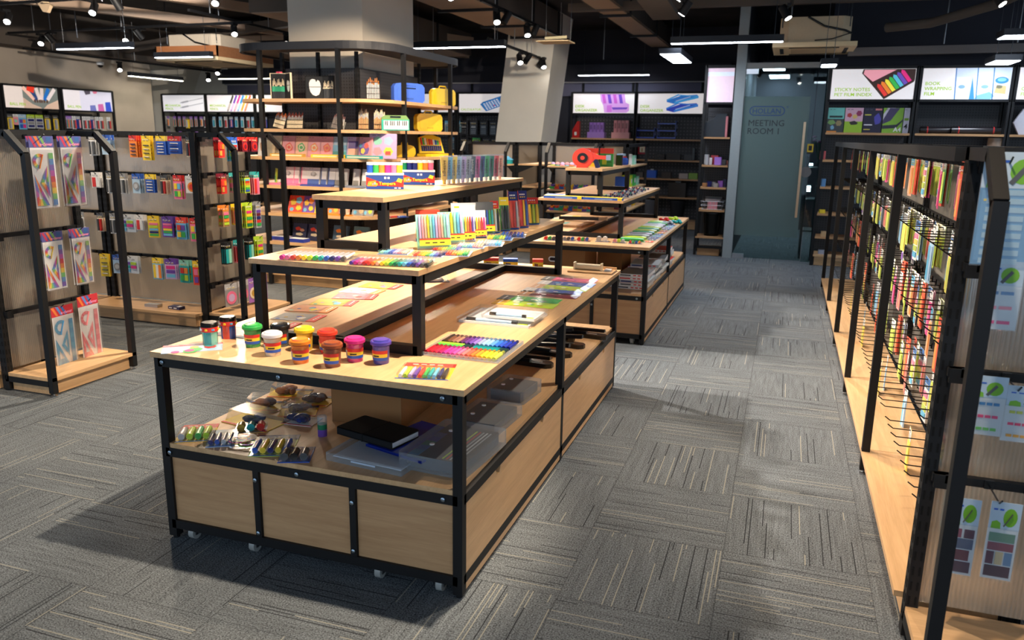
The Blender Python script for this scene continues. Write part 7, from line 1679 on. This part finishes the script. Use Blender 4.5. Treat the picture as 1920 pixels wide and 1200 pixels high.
# narrow unit goods
p = FB(1343, 1.527, 10.8); t = empty('magazine_file', (p.x, p.y, 1.5268), 0, 'black magazine file on the top shelf of the narrow unit', 'file box')
b = MB().mat('gloss'); b.prismY([(-.16, 0), (.12, 0), (.12, .29), (.0, .29), (-.05, .22), (-.16, .17)], -.05, .05, (34, 36, 42)); b.build('box_body', t)
bbox(1362, 1.527, 10.84, .03, .2, .26, (196, 120, 126), 'pink magazine file behind the black one on the narrow unit', name='magazine_file')
rn2 = random.Random(3)
for zz, its in ((1.174, [('silver', .05, .13), ('white', .04, .09), ((200, 60, 70), .10, .12), ('violet', .09, .10), ((60, 56, 60), .10, .07), ((190, 130, 130), .08, .06)]), (.891, [('tan', .05, .05), ('navy', .06, .07), ('silver', .06, .06), ('grey', .06, .05), ('violet', .06, .08), ('navy', .05, .10)]), (.601, [('rose', .12, .10), ('silver', .2, .03), ('dgrey', .22, .03)])):
    for i, (c, w_, h_) in enumerate(its):
        x = -1.02+.29*(i+.5)/len(its) if len(its) > 3 else -.88; y = 10.72+.06*(i % 3)
        b = MB().mat('gloss'); b.bevbox(-w_/2, w_/2, -.03, .03, 0, h_, .008, c); 
        o = b.build('desk_accessory'); place(o, (x, y, zz+.0006+(.101 if len(its) == 3 and i == 1 else .132 if len(its) == 3 and i == 2 else 0)), 0, rn2.uniform(-.4, .4))
        tag(o, f'{cn(c)} small accessory, {["first","second","third","fourth","fifth","sixth"][i]} from the left, on the {["upper","middle","lower"][(1.174, .891, .601).index(zz)]} shelf of the narrow unit', 'desk accessory', 'small accessories on the narrow unit')
t = empty('wire_basket', (-.88, 10.76, .61), 0, 'chrome wire basket on the lower shelf of the narrow unit', 'basket'); t.location.z = .6006
b = MB().mat('metal')
for zz in (.01, .06, .11):
    s = 1+zz*1.2; q = [(-.13*s, -.13*s, zz), (.13*s, -.13*s, zz), (.13*s, .12*s, zz), (-.13*s, .12*s, zz), (-.13*s, -.13*s, zz)]; b.tube(q, .004, 'silver', 6)
b.build('wire_rings', t); b = MB().mat('metal')
for i in range(7):
    x = -.12+.04*i; b.tube([(x*1.13, -.148, .11), (x, -.132, .01), (x, .122, .01), (x*1.13, .137, .11)], .0025, 'silver', 5)
b.build('wire_ribs', t)
# right wall goods
bz = 1.60
for i, (u0, u1, bgc, pics, lb) in enumerate([(1549, 1580, (60, 64, 66), [(0, 1, .55, 1, (110, 190, 180)), (.1, .9, .6, .68, (20, 40, 40)), (.0, .5, .3, .52, (120, 160, 90)), (.5, .9, .25, .5, (150, 130, 90)), (.2, .45, .1, .3, (120, 170, 200)), (0, .6, .0, .06, (220, 140, 60))], 'tall carton with teal skyline print at the left of the upper right shelf'),
        (1581, 1615, (150, 190, 50), [(0, 1, .45, 1, (214, 170, 190)), (.1, .4, .6, .8, (190, 60, 60)), (.4, .7, .55, .75, (220, 190, 110)), (.6, .95, .65, .9, (150, 50, 90)), (.25, .75, .3, .48, (50, 40, 40))], 'tall carton with flower photo above green'),
        (1616, 1651, (38, 34, 58), [(.55, .95, .3, .8, (80, 74, 170)), (.05, .4, .70, .74, (226, 214, 80)), (.05, .5, .3, .34, (230, 230, 235)), (.05, .4, .12, .15, (226, 214, 80)), (.6, .95, .9, .97, (220, 130, 130))], 'dark violet carton with blue keyboard print'),
        (1652, 1690, (130, 176, 56), [], 'green and violet A4 paper carton'), (1691, 1702, (206, 204, 222), [(.1, .9, .5, .6, (130, 170, 60))], 'narrow white side of the second A4 paper carton')]):
    p0, p1 = FB(u0, bz, 10.44), FB(u1, bz, 10.44); w_ = p1.x-p0.x
    o = kit(((p0.x+p1.x)/2, 10.44, bz+.0005), 0, w_-.003, .285, .06, bgc, pics, lb, 0, 'paper_carton', None, None, 'carton')
    if i == 3:
        b = MB().mat('ink'); h = .285; k = w_-.003; b.quad([(-k/2, -.001, h*.4), (k*.1, -.001, h), (-k*.3, -.001, h), (-k/2, -.001, h*.75)], (206, 200, 214)); b.quad([(-k/2, -.0012, h*.35), (-k*.1, -.0012, h*.5), (k*.3, -.0012, h*.99), (-k*.2, -.0012, h*.99), (-k*.5, -.0012, h*.5)], (70, 60, 96))
        b.quad([(-k/2, -.0014, h*.30), (k*.2, -.0014, h*.34), (k/2, -.0014, h*.55), (k/2, -.0014, h*.48), (k*.2, -.0014, h*.2), (-k/2, -.0014, h*.16)], (50, 48, 60)); b.text('A4', .07, Matrix.Translation((k*.08, -.0016, h*.06)) @ Matrix.Rotation(R(90), 4, 'X'), 'white', .0003, .02); b.build('printed_waves', o)
    if i == 4:
        b = MB().mat('ink'); b.text('4', .08, Matrix.Translation((-w_*.35, -.0016, .05)) @ Matrix.Rotation(R(90), 4, 'X'), BK, .0003, .02); b.build('printed_number', o)
for u0, u1, y, lb in ((1724, 1800, 10.56, 'black mailing tube with red bands at the back of the right shelf'), (1782, 1875, 10.48, 'black mailing tube with red bands in front, right')):
    p0, p1 = FB(u0, bz, y), FB(u1, bz, y); t = empty('mailing_tube', ((p0.x+p1.x)/2, y, bz+.042), 0, lb, 'tube', 'mailing tubes'); L_ = p1.x-p0.x
    b = MB().mat('gloss'); b.rod((-L_/2, 0, 0), (L_/2, 0, 0), .04, (36, 32, 36), 18); b.rod((-L_/2, 0, 0), (-L_/2+.06, 0, 0), .041, (26, 24, 26), 18); b.rod((L_/2-.06, 0, 0), (L_/2, 0, 0), .041, (26, 24, 26), 18); b.build('tube_body', t)
    b = MB().mat('gloss')
    for x in (-L_/2+.07, L_/2-.08): b.rod((x, 0, 0), (x+.012, 0, 0), .0425, (190, 50, 50), 18)
    b.build('red_band', t)
p = FB(1912, bz, 10.45); b = MB().mat('gloss'); b.prismY([(-.10, .13), (-.03, 0), (.16, 0), (.16, .28), (-.02, .28)], 0, .05, (206, 204, 214)); o = b.build('white_box'); place(o, (p.x+.02, 10.45, bz+.0005)); tag(o, 'white hexagonal box cut by the right photo edge', 'box')
p = FB(1864, 1.28, 10.5); b = MB().mat('gloss'); b.lathe([(.10, 0), (.10, .28), (.001, .29)], (176, 150, 128), 20); o = b.build('paper_roll'); place(o, (p.x, 10.5, 1.2805)); tag(o, 'beige roll peeking above the right gondola top', 'roll')
for i, (u, zz, c, w_, h_) in enumerate([(1542, 1.28, (200, 90, 90), .06, .10), (1543, .96, (90, 140, 190), .05, .09), (1541, .64, (226, 200, 40), .07, .04), (1540, .14, (150, 160, 180), .08, .05), (1546, .36, (190, 160, 120), .09, .06)]):
    bbox(u, zz, 10.42, w_, .08, h_, c, f'small {["red","blue","yellow","grey","tan"][i]} box beside the far post of the right gondola, {["top","second","third","lowest","fourth"][i]} one', 'ink', 'small_box')
# calculators and pens hanging on the back and left walls
hangpack('calc_pack', .15, .24, (60, 60, 66), (46, 46, 52), [(34, 34, 38), (120, 120, 126)], 'calc'); hangpack('calc_lime', .15, .13, 'lime', 'green', [(40, 40, 44), 'grey'], 'calc'); hangpack('calc_white', .11, .20, 'white', 'sky', [(60, 120, 130), 'grey'], 'calc')
for i, (u, z, k) in enumerate([(839, 1.75, 'calc_white'), (862, 1.75, 'calc_white'), (870, 1.75, 'calc_pack'), (888, 1.75, 'calc_pack'), (907, 1.75, 'calc_pack'), (925, 1.75, 'calc_pack'), (893, 1.45, 'calc_lime'), (912, 1.45, 'calc_pack'), (928, 1.45, 'calc_pack'), (870, 1.45, 'calc_pack'), (852, 1.45, 'calc_white')]):
    p = FB(u, z, 13.80); o = put(PK[k], f'{"white" if k == "calc_white" else "lime" if k == "calc_lime" else "dark"} calculator pack, {"upper" if z > 1.6 else "lower"} row, {ORD8[i % 6]} from the left, left of the leaning column', 'calculator', 'calculator packs on the back wall'); place(o, (p.x, 13.80, z-.006))
cp = [('pen_multi', .07, .19, 'silver', 'violet', ['orange','blue','green','red'], 'pens'), ('pen_pale', .07, .19, 'white', 'pale_blue', ['sky','teal'], 'pens'), ('pen_dark', .07, .18, 'white', 'violet', ['dgrey','orange'], 'pens'), ('pen_blue', .08, .19, 'blue', 'silver', ['navy','rose'], 'pens'),
      ('pen_yellow', .10, .22, 'yellow', 'dgrey', ['grey','silver','yellow'], 'pens'), ('pen_rose', .10, .15, 'rose', 'white', ['rose','mint'], 'round'), ('pen_wide', .14, .20, (206, 210, 216), 'lime', ['navy','grey','navy'], 'flags'), ('pen_rain', .14, .22, 'sky', 'pale_blue', ['purple','orange','blue','magenta'], 'grid'), ('pen_white', .08, .20, 'white', 'white', ['dgrey','red'], 'pens')]
for k in cp: hangpack(*k)
wn = {'pen_multi':'multicolour','pen_pale':'pale blue','pen_dark':'dark','pen_blue':'blue','pen_yellow':'yellow','pen_rose':'rose','pen_wide':'wide grey','pen_rain':'rainbow','pen_white':'white'}
for i, (u, k) in enumerate([(315, 'pen_dark'), (327, 'pen_multi'), (336, 'pen_multi'), (345, 'pen_multi'), (351, 'pen_yellow'), (358, 'pen_multi'), (367, 'pen_multi'), (377, 'pen_dark'), (385, 'pen_white'), (401, 'pen_pale'), (413, 'pen_pale'), (423, 'pen_white'), (433, 'pen_blue'), (443, 'pen_pale'), (454, 'pen_pale'), (465, 'pen_white'), (474, 'pen_pale'), (497, 'pen_blue')]):
    p = FB(u, 1.76, MY+.2); o = put(PK[k], f'{wn[k]} pencil pack on the back left wall, {["1st","2nd","3rd","4th","5th","6th","7th","8th","9th","10th","11th","12th","13th","14th","15th","16th","17th","18th"][i]} from the left', 'pack', 'pencil packs on the back left wall'); place(o, (p.x, MY+.2, 1.77), 0, R(-4+(i*5) % 9))
    if i % 2 == 0:
        o = copy_tree(o); tag(o, f'pencil pack hanging low on the back left wall, {ORD8[i//2]} from the left', 'pack', 'low pencil packs on the back left wall'); o.location.z = 1.475
XL = BX-.2
for i, (u, k) in enumerate([(8, 'pen_pale'), (18, 'pen_yellow'), (28, 'pen_rose'), (41, 'pen_rain'), (57, 'pen_wide'), (73, 'pen_wide'), (88, 'pen_yellow'), (104, 'pen_yellow'), (124, 'pen_multi'), (130, 'pen_multi'), (138, 'pen_white'), (146, 'pen_blue'), (157, 'pen_white'), (165, 'pen_white'), (172, 'pen_blue'), (181, 'pen_white'), (189, 'pen_white'), (203, 'pen_white')]):
    p = T3(u, 1.70, x=XL); o = put(PK[k], f'{wn[k]} pen pack on the far left wall, {["1st","2nd","3rd","4th","5th","6th","7th","8th","9th","10th","11th","12th","13th","14th","15th","16th","17th","18th"][i]} from the photo edge', 'pack', 'pen packs on the far left wall'); place(o, (XL, p.y, 1.70), 0, R(90))
    if i % 2 == 0:
        o = copy_tree(o); tag(o, f'pen pack hanging low on the far left wall, {ORD8[i//2]} from the photo edge', 'pack', 'low pen packs on the far left wall'); o.location.z = 1.42
# ---------------------------------------------------------------- toys on the two rear racks
def toys(x0, x1, y, zs, pal, word, n, kind):
    for zi, z in enumerate(zs):
        for i in range(n):
            x = x0+(x1-x0)*(i+.5)/n; c = pal[(i*3+zi) % len(pal)]; c2 = pal[(i+1+zi) % len(pal)]
            b = MB().mat('gloss')
            if kind == 'ball': lump(b, [(0, 0, 0, .03)], c, 10); b.lathe([(.032, .0), (.033, .012)], c2, 10)
            elif kind == 'cup': b.lathe([(.036, 0), (.04, .06), (.04, .075)], 'cream', 12); b.lathe([(.041, .02), (.0412, .05)], c, 12); b.mat('clear').lathe([(.042, .075), (.03, .085), (.001, .086)], None, 12)
            else: b.bevbox(-.035, .035, -.02, .02, 0, .03, .006, c); lump(b, [(0, 0, .02, .022), (.02, 0, .045, .012), (-.015, 0, .045, .01)], c2, 8)
            o = b.build('toy_figure' if kind != 'cup' else 'snack_cup'); place(o, (x, y, z+.0008)); tag(o, f'{cn(c)} {word}, {["upper","middle","lower","lowest"][zi]} shelf, {ORD8[i]} from the left', 'toy' if kind != 'cup' else 'cup', f'{word} row')
toys(-2.78, -2.24, 9.62, (1.15,), ['lilac','lime','teal','rose','sky','orange'], 'round toy on the rear rack end', 9, 'ball')
toys(-2.78, -2.24, 9.62, (.865, .60), ['green','purple','orange','scarlet','teal','yellow','blue'], 'toy car on the rear rack end', 9, 'car')
toys(-3.92, -3.36, 9.62, (1.15,), ['cream','rose','mint','lime'], 'picture cup on the left rear rack', 7, 'cup')
toys(-3.92, -3.36, 9.62, (.865,), ['dgrey','lilac','grey','navy','violet'], 'small bottle on the left rear rack', 9, 'car')
for i, (y, z, w_, h_, c) in enumerate([(10.15, .865, .10, .15, 'blue'), (10.35, .865, .12, .14, 'white'), (10.6, .865, .12, .15, 'lime'), (10.85, .865, .14, .15, 'green'), (11.1, .865, .14, .12, 'mint'), (10.2, .60, .2, .05, 'maroon'), (10.6, .60, .10, .13, 'silver'), (10.9, .60, .12, .12, 'yellow'), (10.2, 1.15, .12, .15, 'pale_blue'), (10.5, 1.15, .12, .14, 'white'), (10.8, 1.15, .15, .12, 'mint')]):
    b = MB().mat('ink'); b.box(-.06, .06, -w_/2, w_/2, 0, h_, c); b.box(.06, .0605, -w_*.3, w_*.3, h_*.3, h_*.7, 'white'); o = b.build('toy_box'); place(o, (-2.0, y, z+.0005)); tag(o, f'{cn(c)} toy box on the aisle side of the rear rack, {ORD8[i]} counting upward', 'box', 'toy boxes on the rear rack side')
b = MB().mat('gloss'); b.box(-.05, .05, -.04, .04, 0, .05, 'teal'); b.add([(-.06, -.05, .05), (.06, -.05, .05), (.06, .05, .05), (-.06, .05, .05), (0, 0, .10)], [(0, 1, 4), (1, 2, 4), (2, 3, 4), (3, 0, 4), (3, 2, 1, 0)], 'sky')
o = b.build('toy_house'); place(o, (-3.50, 9.72, 1.1508)); o.location = (-3.40, 9.78, 1.151); tag(o, 'small teal toy house on the left rear rack', 'toy house')
DUP = {k: v for k, v in SEEN.items() if len(v) > 1}
for k, v in DUP.items():
    if any('group' not in o for o in v): print('DUPLICATE LABEL', len(v), k)
print('objects', len(D.objects), 'labels', len(SEEN))
